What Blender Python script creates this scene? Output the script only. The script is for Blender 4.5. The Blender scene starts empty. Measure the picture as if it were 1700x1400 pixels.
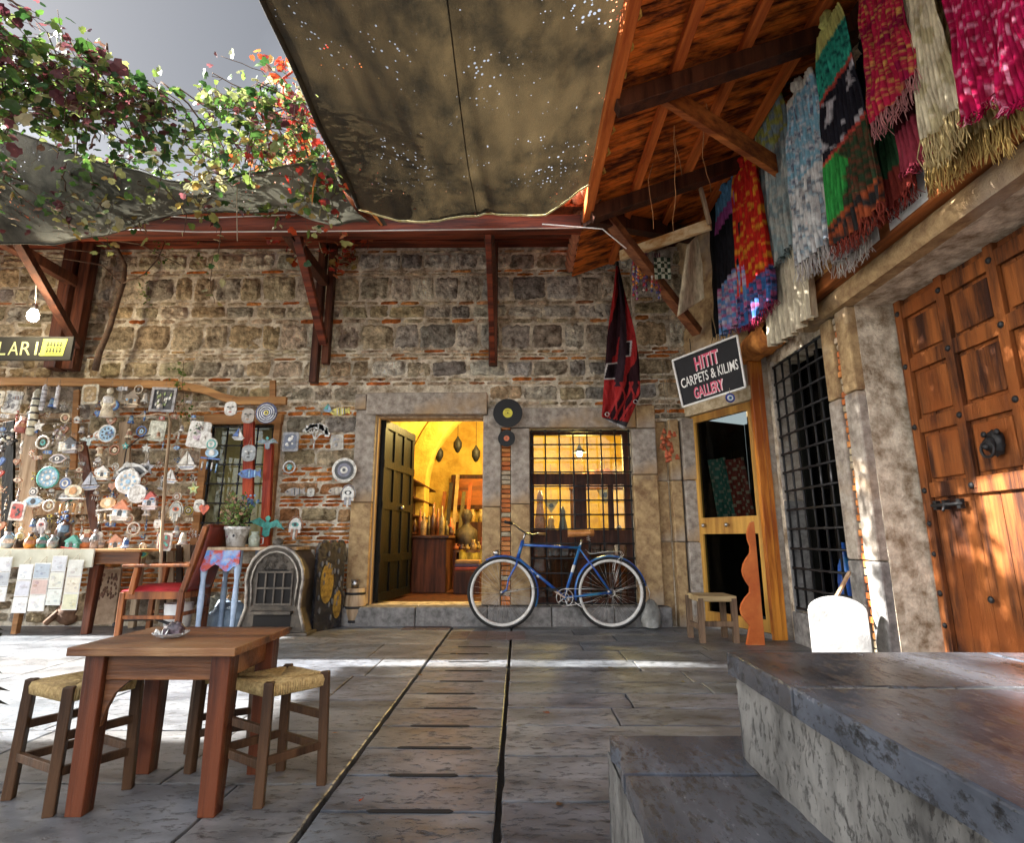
import bpy, math, random
from mathutils import Vector, Euler, Matrix, noise
R = math.radians
scene = bpy.context.scene
COL = scene.collection
# ---------------------------------------------------------------- camera, world, sun, exposure
CAM = Vector((0, 0, 0.9)); F = 921.0
CROT = Euler((R(90) + math.atan(195 / F), 0, R(0.62)), 'XYZ')
cd = bpy.data.cameras.new('camera'); cam = bpy.data.objects.new('camera', cd); COL.objects.link(cam)
cam.location = CAM; cam.rotation_euler = CROT
cd.sensor_fit = 'HORIZONTAL'; cd.sensor_width = 36; cd.lens = F / 1700 * 36; cd.clip_end = 500; cd.clip_start = 0.05
scene.camera = cam
SUN = Vector((-1.6, 0.0, 1.0)).normalized()      # towards the sun
w = bpy.data.worlds.new('World'); scene.world = w; w.use_nodes = True
nt = w.node_tree; bg = nt.nodes['Background']
sky = nt.nodes.new('ShaderNodeTexSky'); sky.sky_type = 'NISHITA'; sky.sun_disc = False
sky.sun_elevation = math.asin(SUN.z); sky.sun_rotation = -math.atan2(-SUN.x, SUN.y)
sky.dust_density = 4.0
hs = nt.nodes.new('ShaderNodeHueSaturation'); hs.inputs['Saturation'].default_value = 0.38
nt.links.new(sky.outputs[0], hs.inputs['Color']); wt = nt.nodes.new('ShaderNodeTexCoord'); wd = nt.nodes.new('ShaderNodeVectorMath'); wd.operation = 'DOT_PRODUCT'; wd.inputs[1].default_value = (-.45, .55, .70)
wn = nt.nodes.new('ShaderNodeTexNoise'); wn.inputs['Scale'].default_value = 2.2; wn.inputs['Detail'].default_value = 6
wa = nt.nodes.new('ShaderNodeMath'); wa.operation = 'MULTIPLY_ADD'; wa.inputs[1].default_value = .12; nt.links.new(wn.outputs[0], wa.inputs[0])
wr = nt.nodes.new('ShaderNodeMapRange'); wr.inputs[1].default_value = .93; wr.inputs[2].default_value = 1.05; wr.inputs[3].default_value = 1.0; wr.inputs[4].default_value = .27
wm = nt.nodes.new('ShaderNodeMixRGB'); wm.blend_type = 'MULTIPLY'; wm.inputs[0].default_value = 1     # sky darkened to grey towards the north west
nt.links.new(wt.outputs['Generated'], wd.inputs[0]); nt.links.new(wt.outputs['Generated'], wn.inputs['Vector']); nt.links.new(wd.outputs['Value'], wa.inputs[2]); nt.links.new(wa.outputs[0], wr.inputs[0])
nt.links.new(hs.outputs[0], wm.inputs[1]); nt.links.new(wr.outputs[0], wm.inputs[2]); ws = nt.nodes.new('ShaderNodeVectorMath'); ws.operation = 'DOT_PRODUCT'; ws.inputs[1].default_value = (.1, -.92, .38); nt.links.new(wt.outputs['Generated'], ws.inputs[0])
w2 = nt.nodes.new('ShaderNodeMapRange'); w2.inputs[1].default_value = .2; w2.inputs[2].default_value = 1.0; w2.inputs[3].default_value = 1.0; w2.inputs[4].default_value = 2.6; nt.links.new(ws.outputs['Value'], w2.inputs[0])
w3 = nt.nodes.new('ShaderNodeMixRGB'); w3.blend_type = 'MULTIPLY'; w3.inputs[0].default_value = 1      # sky brightness added behind the camera, out of view, to light the back wall
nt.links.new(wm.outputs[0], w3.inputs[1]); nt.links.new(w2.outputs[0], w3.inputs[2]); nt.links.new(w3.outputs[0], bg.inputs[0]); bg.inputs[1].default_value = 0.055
sd = bpy.data.lights.new('sun', 'SUN'); so = bpy.data.objects.new('sun', sd); COL.objects.link(so)
sd.energy = 5.0; sd.angle = R(0.6); sd.color = (1.0, 0.96, 0.90)
so.rotation_euler = SUN.to_track_quat('Z', 'Y').to_euler(); so.location = (-8, 1, 9)
scene.view_settings.view_transform = 'Standard'; scene.view_settings.look = 'None'
scene.view_settings.exposure = 2.9; scene.view_settings.gamma = 1.0
scene.view_settings.use_curve_mapping = False
scene.render.engine = 'CYCLES'
scene.cycles.max_bounces = 8; scene.cycles.diffuse_bounces = 5; scene.cycles.transparent_max_bounces = 12
rnd = random.Random(7)
CM = CROT.to_matrix()
# ---------------------------------------------------------------- helpers
def ray(px, py): return CM @ Vector((px - 850, 700 - py, -F))
def PY(px, py, Y):
    d = ray(px, py); return CAM + d * ((Y - CAM.y) / d.y)
def PX(px, py, X):
    d = ray(px, py); return CAM + d * ((X - CAM.x) / d.x)
def PZ(px, py, Z):
    d = ray(px, py); return CAM + d * ((Z - CAM.z) / d.z)
def V(*a): return Vector(a)
WL = {}
def link(o, parent, loc):
    COL.objects.link(o); o.location = loc
    if parent is not None:
        o.parent = parent; WL[o.name] = WL[parent.name] + Vector(loc)
    else: WL[o.name] = Vector(loc)
    return o
def tag(o, label, cat, group=None):
    o['label'] = label; o['category'] = cat
    if group: o['group'] = group
    return o
def thing(name, label, cat, loc, rz=0, group=None):
    o = bpy.data.objects.new(name, None); link(o, None, loc); o.rotation_euler = (0, 0, rz); o.empty_display_size = .1
    return tag(o, label, cat, group)
def struct(o, kind='structure'):
    o['kind'] = kind; return o
class MB:
    def __init__(s): s.v = []; s.f = []; s.c = []; s.col = (1, 1, 1); s.sm = []; s.smooth = False
    def add(s, vs, fs, col=None, smooth=None):
        n = len(s.v); s.v += [Vector(p) for p in vs]
        c = col or s.col; sm = s.smooth if smooth is None else smooth
        for f in fs: s.f.append([i + n for i in f]); s.c.append(c); s.sm.append(sm)
        return s
    def box(s, c, d, rot=None, col=None):
        c = Vector(c); hx, hy, hz = d[0] / 2, d[1] / 2, d[2] / 2
        vs = [Vector((x, y, z)) for x in (-hx, hx) for y in (-hy, hy) for z in (-hz, hz)]
        if rot is not None:
            m = Euler(rot).to_matrix() if not isinstance(rot, Matrix) else rot
            vs = [m @ p for p in vs]
        return s.add([p + c for p in vs], [(0, 1, 3, 2), (4, 6, 7, 5), (0, 4, 5, 1), (2, 3, 7, 6), (0, 2, 6, 4), (1, 5, 7, 3)], col, False)
    def bb(s, a, b, col=None):
        a = Vector(a); b = Vector(b); return s.box((a + b) / 2, [abs(b[i] - a[i]) for i in range(3)], None, col)
    def bar(s, a, b, w, h, up=(0, 0, 1), col=None, w2=None, h2=None):
        a = Vector(a); b = Vector(b); d = (b - a).normalized(); up = Vector(up)
        if abs(d.dot(up)) > .98: up = Vector((0, 1, 0))
        x = d.cross(up).normalized(); z = x.cross(d).normalized(); w2 = w2 or w; h2 = h2 or h
        vs = [a + x * sx * w / 2 + z * sz * h / 2 for sx, sz in ((-1, -1), (1, -1), (1, 1), (-1, 1))] + \
             [b + x * sx * w2 / 2 + z * sz * h2 / 2 for sx, sz in ((-1, -1), (1, -1), (1, 1), (-1, 1))]
        return s.add(vs, [(0, 1, 2, 3), (7, 6, 5, 4), (0, 4, 5, 1), (1, 5, 6, 2), (2, 6, 7, 3), (3, 7, 4, 0)], col, False)
    def tube(s, pts, r, n=8, col=None, closed=False):
        pts = [Vector(p) for p in pts]; N = len(pts); rs = r if isinstance(r, (list, tuple)) else [r] * N
        vs = []; prev = None
        for i, p in enumerate(pts):
            if closed: d = pts[(i + 1) % N] - pts[i - 1]
            else: d = pts[min(i + 1, N - 1)] - pts[max(i - 1, 0)]
            d.normalize()
            if prev is None:
                u = Vector((0, 0, 1)) if abs(d.z) < .9 else Vector((1, 0, 0)); x = d.cross(u).normalized()
            else: x = (prev - d * prev.dot(d)).normalized()
            prev = x; y = d.cross(x)
            for k in range(n):
                a = 2 * math.pi * k / n; vs.append(p + (x * math.cos(a) + y * math.sin(a)) * rs[i])
        fs = []
        for i in range(N if closed else N - 1):
            j = (i + 1) % N
            for k in range(n): fs.append((i * n + k, i * n + (k + 1) % n, j * n + (k + 1) % n, j * n + k))
        if not closed: fs += [tuple(range(n))[::-1], tuple(range((N - 1) * n, N * n))]
        return s.add(vs, fs, col, True)
    def lathe(s, prof, c=(0, 0, 0), n=20, axis='Z', col=None, cols=None):
        c = Vector(c); base = len(s.v); vs = []
        for (r, h) in prof:
            for k in range(n):
                a = 2 * math.pi * k / n; x, y = r * math.cos(a), r * math.sin(a)
                q = (x, y, h) if axis == 'Z' else ((x, -h, y) if axis == 'Y' else (h, x, y)); vs.append(c + Vector(q))
        for i in range(len(prof) - 1):
            fs = [(i * n + k, i * n + (k + 1) % n, (i + 1) * n + (k + 1) % n, (i + 1) * n + k) for k in range(n)]
            for f in fs: s.f.append([q + base for q in f]); s.c.append(cols[i] if cols else (col or s.col)); s.sm.append(True)
        s.v += vs; return s
    def prism(s, poly, mp, d0, d1, col=None, side=None):
        """poly 2-D, mp(a,b,d)->world"""
        n = len(poly); vs = [mp(a, b, d0) for a, b in poly] + [mp(a, b, d1) for a, b in poly]
        s.add(vs, [tuple(range(n)), tuple(range(n, 2 * n))[::-1]], col, False)
        return s.add(vs, [(i, i + n, (i + 1) % n + n, (i + 1) % n) for i in range(n)], side or col, False)
    def ell(s, c, r, n=12, m=8, col=None, nz=0, rot=None):
        c = Vector(c); vs = []; fs = []
        for j in range(m + 1):
            t = math.pi * j / m
            for k in range(n):
                a = 2 * math.pi * k / n; d = Vector((math.sin(t) * math.cos(a), math.sin(t) * math.sin(a), math.cos(t)))
                q = 1 + (nz * noise.noise(d * 2.3 + c * 3) if nz else 0); p = Vector((d.x * r[0] * q, d.y * r[1] * q, d.z * r[2] * q))
                if rot is not None: p = rot @ p
                vs.append(c + p)
        for j in range(m):
            for k in range(n): fs.append((j * n + k, j * n + (k + 1) % n, (j + 1) * n + (k + 1) % n, (j + 1) * n + k))
        return s.add(vs, fs, col, True)
    def grid(s, nu, nv, fn, cfn=None, smooth=True, vcol=False):
        if vcol: vc = [cfn(i / nu, j / nv) for j in range(nv + 1) for i in range(nu + 1)]
        vs = [fn(i / nu, j / nv) for j in range(nv + 1) for i in range(nu + 1)]; b = len(s.v); s.v += [Vector(p) for p in vs]
        for j in range(nv):
            for i in range(nu):
                q = j * (nu + 1) + i + b; s.f.append([q, q + 1, q + nu + 2, q + nu + 1])
                s.c.append((tuple(vc[j * (nu + 1) + i]), tuple(vc[j * (nu + 1) + i + 1]), tuple(vc[(j + 1) * (nu + 1) + i + 1]), tuple(vc[(j + 1) * (nu + 1) + i])) if vcol else (cfn((i + .5) / nu, (j + .5) / nv) if cfn else s.col)); s.sm.append(smooth)
        return s
    def build(s, name, mat, parent=None, local=False, bevel=0, solid=0, loc=None):
        me = bpy.data.meshes.new(name)
        if local: off = Vector((0, 0, 0)); L = Vector(loc or (0, 0, 0))
        else:
            xs = [p.x for p in s.v]; ys = [p.y for p in s.v]; zs = [p.z for p in s.v]
            base = Vector(((min(xs) + max(xs)) / 2, (min(ys) + max(ys)) / 2, min(zs)))
            off = base; L = base - (WL[parent.name] if parent is not None else Vector((0, 0, 0)))
        me.from_pydata([p - off for p in s.v], [], s.f); me.update()
        at = me.attributes.new('Col', 'FLOAT_COLOR', 'CORNER'); buf = []
        for f, c in zip(s.f, s.c):
            if isinstance(c[0], tuple):
                for q in c: buf += [q[0], q[1], q[2], 1.0]
            else: buf += [c[0], c[1], c[2], 1.0] * len(f)
        at.data.foreach_set('color', buf)
        me.polygons.foreach_set('use_smooth', s.sm)
        o = bpy.data.objects.new(name, me); me.materials.append(mat); link(o, parent, L)
        if bevel:
            b = o.modifiers.new('bevel', 'BEVEL'); b.width = bevel; b.segments = 2; b.limit_method = 'ANGLE'; b.angle_limit = R(40)
            b.harden_normals = False
        if solid:
            m = o.modifiers.new('solid', 'SOLIDIFY'); m.thickness = solid; m.offset = 0
        return o
# ---------------------------------------------------------------- materials
def NN(nt, t, **k):
    n = nt.nodes.new(t)
    for a, b in k.items(): setattr(n, a, b)
    return n
def pmat(name, c1=(.5, .5, .5), c2=None, scale=6, stretch=(1, 1, 1), rough=.7, metal=0, bump=.3, bscale=40, attr=False, spec=.4,
         contrast=(.35, .65), bdist=.01, coat=0, c3=None, s3=2.0, trans=0, rvar=.15, wave=None):
    m = bpy.data.materials.new(name); m.use_nodes = True; nt = m.node_tree; L = nt.links; b = nt.nodes['Principled BSDF']
    tc = NN(nt, 'ShaderNodeTexCoord'); mp = NN(nt, 'ShaderNodeMapping'); mp.inputs['Scale'].default_value = stretch
    L.new(tc.outputs['Object'], mp.inputs['Vector'])
    n1 = NN(nt, 'ShaderNodeTexNoise'); n1.inputs['Scale'].default_value = scale; n1.inputs['Detail'].default_value = 8; n1.inputs['Roughness'].default_value = .65
    L.new(mp.outputs[0], n1.inputs['Vector'])
    cr = NN(nt, 'ShaderNodeValToRGB'); cr.color_ramp.elements[0].position = contrast[0]; cr.color_ramp.elements[1].position = contrast[1]
    c2 = c2 or tuple(x * .6 for x in c1)
    cr.color_ramp.elements[0].color = (*c2, 1); cr.color_ramp.elements[1].color = (*c1, 1)
    L.new(n1.outputs['Fac'], cr.inputs['Fac']); out = cr.outputs[0]
    if c3:
        n3 = NN(nt, 'ShaderNodeTexNoise'); n3.inputs['Scale'].default_value = s3; n3.inputs['Detail'].default_value = 5; L.new(tc.outputs['Object'], n3.inputs['Vector'])
        r3 = NN(nt, 'ShaderNodeValToRGB'); r3.color_ramp.elements[0].position = .5; r3.color_ramp.elements[1].position = .68
        L.new(n3.outputs['Fac'], r3.inputs['Fac']); mx = NN(nt, 'ShaderNodeMixRGB'); mx.inputs[2].default_value = (*c3, 1)
        L.new(r3.outputs[0], mx.inputs[0]); L.new(out, mx.inputs[1]); out = mx.outputs[0]
    if attr:
        va = NN(nt, 'ShaderNodeAttribute', attribute_name='Col'); mx = NN(nt, 'ShaderNodeMixRGB', blend_type='MULTIPLY'); mx.inputs[0].default_value = 1
        L.new(va.outputs['Color'], mx.inputs[1]); L.new(out, mx.inputs[2]); out = mx.outputs[0]
    L.new(out, b.inputs['Base Color'])
    b.inputs['Metallic'].default_value = metal; b.inputs['Specular IOR Level'].default_value = spec
    rr = NN(nt, 'ShaderNodeMapRange'); rr.inputs[3].default_value = max(0, rough - rvar); rr.inputs[4].default_value = min(1, rough + rvar)
    L.new(n1.outputs['Fac'], rr.inputs[0]); L.new(rr.outputs[0], b.inputs['Roughness'])
    if coat: b.inputs['Coat Weight'].default_value = coat; b.inputs['Coat Roughness'].default_value = .15
    if bump:
        n2 = NN(nt, 'ShaderNodeTexNoise'); n2.inputs['Scale'].default_value = bscale; n2.inputs['Detail'].default_value = 6; n2.inputs['Roughness'].default_value = .7
        L.new(mp.outputs[0], n2.inputs['Vector']); bp = NN(nt, 'ShaderNodeBump'); bp.inputs['Strength'].default_value = bump; bp.inputs['Distance'].default_value = bdist
        L.new(n2.outputs['Fac'], bp.inputs['Height']); L.new(bp.outputs[0], b.inputs['Normal'])
    if trans:
        tr = NN(nt, 'ShaderNodeBsdfTranslucent'); L.new(out, tr.inputs['Color']); ms = NN(nt, 'ShaderNodeMixShader'); ms.inputs[0].default_value = trans
        L.new(b.outputs[0], ms.inputs[1]); L.new(tr.outputs[0], ms.inputs[2]); L.new(ms.outputs[0], nt.nodes['Material Output'].inputs['Surface'])
    return m
M = {}
M['masonry'] = pmat('rough_masonry', (1.75, 1.7, 1.58), (.20, .15, .11), 10, rough=.95, bump=1, bscale=26, attr=True, bdist=.09, spec=.1, contrast=(.30, .66))
M['mortar'] = pmat('wall_mortar', (.85, .77, .62), (.26, .19, .12), 9, rough=.95, bump=1, bscale=30, bdist=.02, spec=.1)
M['ashlar'] = pmat('dressed_stone', (.46, .41, .35), (.21, .175, .145), 14, rough=.85, bump=.8, bscale=90, bdist=.008, c3=(.42, .27, .13), s3=1.6, spec=.25)
M['ashlar_grey'] = pmat('dressed_stone_grey', (.27, .26, .25), (.11, .105, .10), 14, rough=.85, bump=.8, bscale=90, bdist=.008, spec=.25)
M['ashlar_warm'] = pmat('dressed_stone_warm', (.52, .37, .19), (.22, .13, .065), 10, rough=.85, bump=.8, bscale=60, bdist=.012, c3=(.36, .32, .28), s3=1.3, spec=.25)
def wood(n, c1, c2, ax='X', rough=.55, sc=14, coat=0, bump=.5, c3=None):
    st = {'X': (.08, 1, 1), 'Y': (1, .08, 1), 'Z': (1, 1, .08)}[ax]
    return pmat(n, c1, c2, sc, st, rough, 0, bump * 1.4, sc * 4, spec=.22, coat=coat * .5, bdist=.008, contrast=(.40, .60), c3=c3)
M['redwoodX'] = wood('red_stained_wood_x', (.21, .045, .018), (.045, .010, .005), 'X')
M['redwoodY'] = wood('red_stained_wood_y', (.30, .055, .02), (.09, .015, .006), 'Y')
M['darkbeam'] = wood('dark_beam', (.085, .03, .015), (.03, .01, .006), 'Z')
M['darkbeamZ'] = wood('dark_post', (.12, .04, .02), (.035, .012, .008), 'Z')
M['plank'] = wood('orange_roof_boards', (.78, .20, .03), (.09, .018, .005), 'X', .6, 10)
M['purlin'] = wood('orange_purlin', (.62, .17, .035), (.3, .06, .012), 'Y', .6, 10)
M['orangeZ'] = wood('orange_varnished_board', (.78, .30, .04), (.30, .07, .012), 'Z', .4, 8, .3)
M['doorwood'] = wood('studded_door_wood', (.27, .085, .02), (.035, .011, .005), 'Z', .7, 9, .0, .8, c3=(.22, .06, .012))
M['table'] = wood('table_wood', (.20, .078, .028), (.045, .016, .007), 'X', .36, 9, .25, .6, c3=(.27, .15, .07))
M['tableZ'] = wood('table_leg_wood', (.13, .036, .014), (.03, .009, .005), 'Z', .42, 9, .2)
M['stool'] = wood('stool_wood', (.085, .042, .02), (.025, .012, .006), 'Z', .5, 12)
M['chairwood'] = wood('chair_orange_wood', (.30, .10, .028), (.09, .026, .009), 'Z', .4, 10, .2)
M['palewood'] = wood('weathered_wood', (.48, .36, .24), (.24, .16, .09), 'Z', .75, 10)
M['railwood'] = wood('brown_rail_wood', (.42, .21, .08), (.2, .09, .03), 'X', .6, 8)
M['greenwood'] = wood('dark_door_paint', (.006, .006, .004), (.002, .002, .0015), 'Z', .45, 8)
M['iron'] = pmat('black_iron', (.02, .02, .022), (.008, .008, .009), 20, rough=.55, metal=.2, bump=.3)
M['steel'] = pmat('dull_steel', (.55, .54, .52), (.35, .34, .33), 20, rough=.3, metal=1, bump=.1)
M['castiron'] = pmat('cast_iron', (.11, .09, .07), (.03, .025, .02), 8, rough=.5, metal=.4, bump=.8, bscale=50)
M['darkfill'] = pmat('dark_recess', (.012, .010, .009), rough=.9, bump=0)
M['glaze'] = pmat('glazed_ceramic', (1.05, 1.05, 1.05), (.38, .34, .29), 16, rough=.35, attr=True, bump=.5, spec=.5, coat=.2, contrast=(.36, .56))
M['clay'] = pmat('matt_clay', (1, 1, 1), (.6, .56, .5), 14, rough=.8, attr=True, bump=.5)
M['cloth'] = pmat('dyed_cloth', (1.1, 1.1, 1.1), (.5, .46, .46), 30, (1, 1, .25), rough=.9, attr=True, bump=.5, bscale=160, spec=.1, trans=.25)
M['cord'] = pmat('string', (.45, .38, .28), rough=.9, bump=0)
M['paint'] = pmat('sign_paint', (1, 1, 1), (.8, .8, .8), 20, rough=.75, spec=.2, attr=True, bump=.1)
M['white'] = pmat('white_paint', (.80, .80, .78), (.72, .72, .70), 6, rough=.5, bump=.1)
M['yellowplaster'] = pmat('yellow_plaster', (.72, .52, .12), (.48, .30, .05), 4, rough=.8, bump=.7, bscale=12, bdist=.03)
M['leaf'] = pmat('leaves', (1, 1, 1), (.65, .65, .6), 20, rough=.5, attr=True, bump=.2, trans=.45)
M['bark'] = pmat('vine_bark', (.14, .085, .05), (.05, .03, .02), 20, rough=.9, bump=.8)
M['redbark'] = pmat('red_vine_bark', (.42, .07, .025), (.16, .02, .01), 15, rough=.9, bump=.8)
def travertine(name, c1, c2, c3, attr=True, rough=.42, st=(.35, 1.6, 1)):
    m = pmat(name, c1, c2, 4.5, st, rough, 0, .0, 30, attr=attr, contrast=(.32, .62), spec=.45, rvar=.12)
    nt = m.node_tree; L = nt.links; b = nt.nodes['Principled BSDF']; tc = NN(nt, 'ShaderNodeTexCoord')
    mp = NN(nt, 'ShaderNodeMapping'); mp.inputs['Scale'].default_value = (18 * st[0], 18 * st[1], 18); L.new(tc.outputs['Object'], mp.inputs[0])
    vn = NN(nt, 'ShaderNodeTexNoise'); vn.inputs['Scale'].default_value = 1.6; vn.inputs['Detail'].default_value = 9; vn.inputs['Roughness'].default_value = .75; L.new(mp.outputs[0], vn.inputs['Vector'])
    r = NN(nt, 'ShaderNodeValToRGB'); r.color_ramp.elements[0].position = .36; r.color_ramp.elements[1].position = .46; L.new(vn.outputs['Fac'], r.inputs[0])
    base = b.inputs['Base Color'].links[0].from_socket; mx = NN(nt, 'ShaderNodeMixRGB'); mx.inputs[1].default_value = (*c3, 1)
    L.new(r.outputs[0], mx.inputs[0]); L.new(base, mx.inputs[2]); L.new(mx.outputs[0], b.inputs['Base Color'])
    n2 = NN(nt, 'ShaderNodeTexNoise'); n2.inputs['Scale'].default_value = 60; n2.inputs['Detail'].default_value = 4; L.new(tc.outputs['Object'], n2.inputs['Vector'])
    ad = NN(nt, 'ShaderNodeMath', operation='MULTIPLY_ADD'); ad.inputs[1].default_value = .12; L.new(n2.outputs['Fac'], ad.inputs[0]); L.new(r.outputs[0], ad.inputs[2])
    bp = NN(nt, 'ShaderNodeBump'); bp.inputs['Strength'].default_value = .7; bp.inputs['Distance'].default_value = .006; L.new(ad.outputs[0], bp.inputs['Height']); L.new(bp.outputs[0], b.inputs['Normal'])
    return m
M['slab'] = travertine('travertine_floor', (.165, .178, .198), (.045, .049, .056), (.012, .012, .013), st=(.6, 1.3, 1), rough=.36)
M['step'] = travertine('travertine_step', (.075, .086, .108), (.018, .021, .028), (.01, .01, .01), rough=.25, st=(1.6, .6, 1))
M['riser'] = travertine('travertine_riser', (.15, .15, .145), (.025, .025, .025), (.025, .023, .022), rough=.6, st=(2.2, 2.0, .9))
def glassmat(name, tint=(.9, .95, .9), ior=1.4):
    m = bpy.data.materials.new(name); m.use_nodes = True; nt = m.node_tree; L = nt.links; nt.nodes.remove(nt.nodes['Principled BSDF'])
    t = NN(nt, 'ShaderNodeBsdfTransparent'); t.inputs[0].default_value = (*tint, 1); g = NN(nt, 'ShaderNodeBsdfGlossy'); g.inputs['Roughness'].default_value = .03
    fr = NN(nt, 'ShaderNodeFresnel'); fr.inputs[0].default_value = ior; ms = NN(nt, 'ShaderNodeMixShader'); L.new(fr.outputs[0], ms.inputs[0])
    L.new(t.outputs[0], ms.inputs[1]); L.new(g.outputs[0], ms.inputs[2]); L.new(ms.outputs[0], nt.nodes['Material Output'].inputs[0]); return m
M['glass'] = glassmat('window_glass'); M['darkglass'] = glassmat('dark_door_glass', (.55, .58, .56), 1.15)
def emit(name, c, s):
    m = bpy.data.materials.new(name); m.use_nodes = True; b = m.node_tree.nodes['Principled BSDF']
    b.inputs['Emission Color'].default_value = (*c, 1); b.inputs['Emission Strength'].default_value = s; b.inputs['Base Color'].default_value = (*c, 1); return m
M['bulb'] = emit('lit_bulb', (1, .88, .65), 20)
def lerp(a, b, t): return a + (b - a) * t
def jit(c, a, r=rnd):
    k = 1 + r.uniform(-a, a); return tuple(max(0, min(1, x * k * (1 + r.uniform(-a, a) * .25))) for x in c)
def mixc(a, b, t): return tuple(a[i] * (1 - t) + b[i] * t for i in range(3))
# ================================================================ SETTING: ground, paving
W = 6.3; XR = 2.5
g = MB(); g.grid(8, 8, lambda u, v: (-60 + 120 * u, -60 + 120 * v, -.045)); 
M['ground'] = pmat('packed_joint_dirt', (.06, .05, .04), (.03, .025, .02), 8, rough=.95)
struct(g.build('ground', M['ground']))
def slab(mb, x0, x1, y0, y1, col, z=0, gap=.006, th=.04, chip=1):
    # chipped-edge slab: subdivided outline with jitter
    gx = gap; nx = max(2, int((x1 - x0) / .07)); ny = max(2, int((y1 - y0) / .07)); pts = []
    j = lambda: (rnd.uniform(0, .0035) + (rnd.random() < .12) * rnd.uniform(0, .008)) * chip
    for i in range(nx): pts.append((x0 + gx + (x1 - x0 - 2 * gx) * i / nx, y0 + gx + j()))
    for i in range(ny): pts.append((x1 - gx - j(), y0 + gx + (y1 - y0 - 2 * gx) * i / ny))
    for i in range(nx): pts.append((x1 - gx - (x1 - x0 - 2 * gx) * i / nx, y1 - gx - j()))
    for i in range(ny): pts.append((x0 + gx + j(), y1 - gx - (y1 - y0 - 2 * gx) * i / ny))
    tx, ty = rnd.uniform(-.002, .002), rnd.uniform(-.002, .002); cx, cy = (x0 + x1) / 2, (y0 + y1) / 2
    n = len(pts); top = [V(a, b, z + (a - cx) * tx + (b - cy) * ty) for a, b in pts]; bot = [V(a, b, z - th) for a, b in pts]
    ins = [V(cx + (a - cx) * (1 - .006 / max(.1, x1 - x0) * 2), cy + (b - cy) * (1 - .006 / max(.1, y1 - y0) * 2), z + .002 + (a - cx) * tx + (b - cy) * ty) for a, b in pts]
    mb.add(ins + top + bot, [tuple(range(n))] + [(i, i + n, (i + 1) % n + n, (i + 1) % n) for i in range(n)] +
           [(i + n, i + 2 * n, (i + 1) % n + 2 * n, (i + 1) % n + n) for i in range(n)], col, False)
GL, GR = -.68, -.07
pv = MB()
def scol(): 
    b = rnd.choice([(1, 1, 1), (.9, .92, .95), (1.1, 1.02, .93), (.8, .8, .82), (.95, .88, .8), (1.15, 1.12, 1.08)]); return jit(b, .08) if max(b) <= 1 else tuple(x for x in b)
y = .35
slots = []
while y < 6.0:
    slab(pv, GL + .006, GR - .006, y, y + .29, scol(), gap=.003); slots.append(y); y += .29
def rows(x0, x1, y0, y1, dmin, dmax, lmin, lmax):
    y = y0
    while y < y1 - .02:
        d = rnd.uniform(dmin, dmax); ye = min(y1, y + d)
        if y1 - ye < .15: ye = y1
        x = x0
        while x < x1 - .02:
            xe = min(x1, x + rnd.uniform(lmin, lmax))
            if x1 - xe < .3: xe = x1
            slab(pv, x, xe, y, ye, scol(), gap=.0025); x = xe
        y = ye
rows(GR + .008, 3.2, .3, 6.12, .26, .44, .55, 1.3)
_sc = scol; scol = lambda: tuple(1.25 * x for x in _sc())  # slabs in the sun patch lightened, sunlight put into their colour
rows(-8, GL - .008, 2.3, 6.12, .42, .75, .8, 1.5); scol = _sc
rows(-8, GL - .008, .3, 2.3, .42, .75, .8, 1.5)
rows(-8, 3.2, -3.5, .28, .4, .7, .8, 1.5)
struct(pv.build('pavement', M['slab']))
# drain slots: flat black strips on the joints, shade inside the slots painted in
ds = MB()
for y in slots[2:-3]:
    x0 = -.52 + rnd.uniform(-.03, .03); L_ = .27 + rnd.uniform(-.03, .04)
    ds.prism([(x0, y - .011), (x0 + L_, y - .013), (x0 + L_ + .015, y), (x0 + L_, y + .013), (x0, y + .011), (x0 - .012, y)], lambda a, b, d: V(a, b, d), .0035, .0055)
struct(ds.build('drain_slots', M['darkfill']))
br = MB()
for (a, b, c, d) in ((665, 1047, 752, 1038), (742, 1063, 872, 1050)):
    p, q = PZ(a, b, 0), PZ(c, d, 0); n = 4
    for i in range(n):
        for k in range(2):
            br.bb((p.x + (q.x - p.x) * i / n + .004, p.y + (q.y - p.y) * k / 2 + .003, .001), (p.x + (q.x - p.x) * (i + 1) / n - .004, p.y + (q.y - p.y) * (k + 1) / 2 - .003, .007), jit((.75, .42, .35), .15))
struct(br.build('brick_paving_inset', M['slab']))
# ================================================================ stone platform in the right foreground
X1, Y1, H1 = .27, 1.90, .30; X2, Y2, H2 = .615, 1.735, .575
plat = thing('stone_platform', 'grey travertine stepped platform with a thick overhanging lip in the right foreground', 'stone platform', (1.6, .5, 0))
lo = MB()
def rough_face(mb, o, U, T, nu, nv, amp, col=(1, 1, 1), nrm=None):
    o, U, T = Vector(o), Vector(U), Vector(T); N = nrm or U.cross(T).normalized()
    mb.grid(nu, nv, lambda u, v: o + U * u + T * v + N * amp * (noise.noise((o + U * u + T * v) * 14) + .5 * noise.noise((o + U * u + T * v) * 40)), lambda a, b: col, True)
lo.bb((X1 + .012, -1.6, -.03), (X2 + .3, Y1 - .012, H1 - .045))
rough_face(lo, (X1 + .006, Y1 - .01, 0), (0, -3.4, 0), (0, 0, H1 - .045), 120, 12, .005, nrm=V(-1, 0, 0))
rough_face(lo, (X1 + .006, Y1 - .006, 0), (.6, 0, 0), (0, 0, H1 - .045), 20, 12, .004, nrm=V(0, 1, 0))
lo.build('riser', M['riser'], plat)
lt = MB(); yy = Y1
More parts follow.
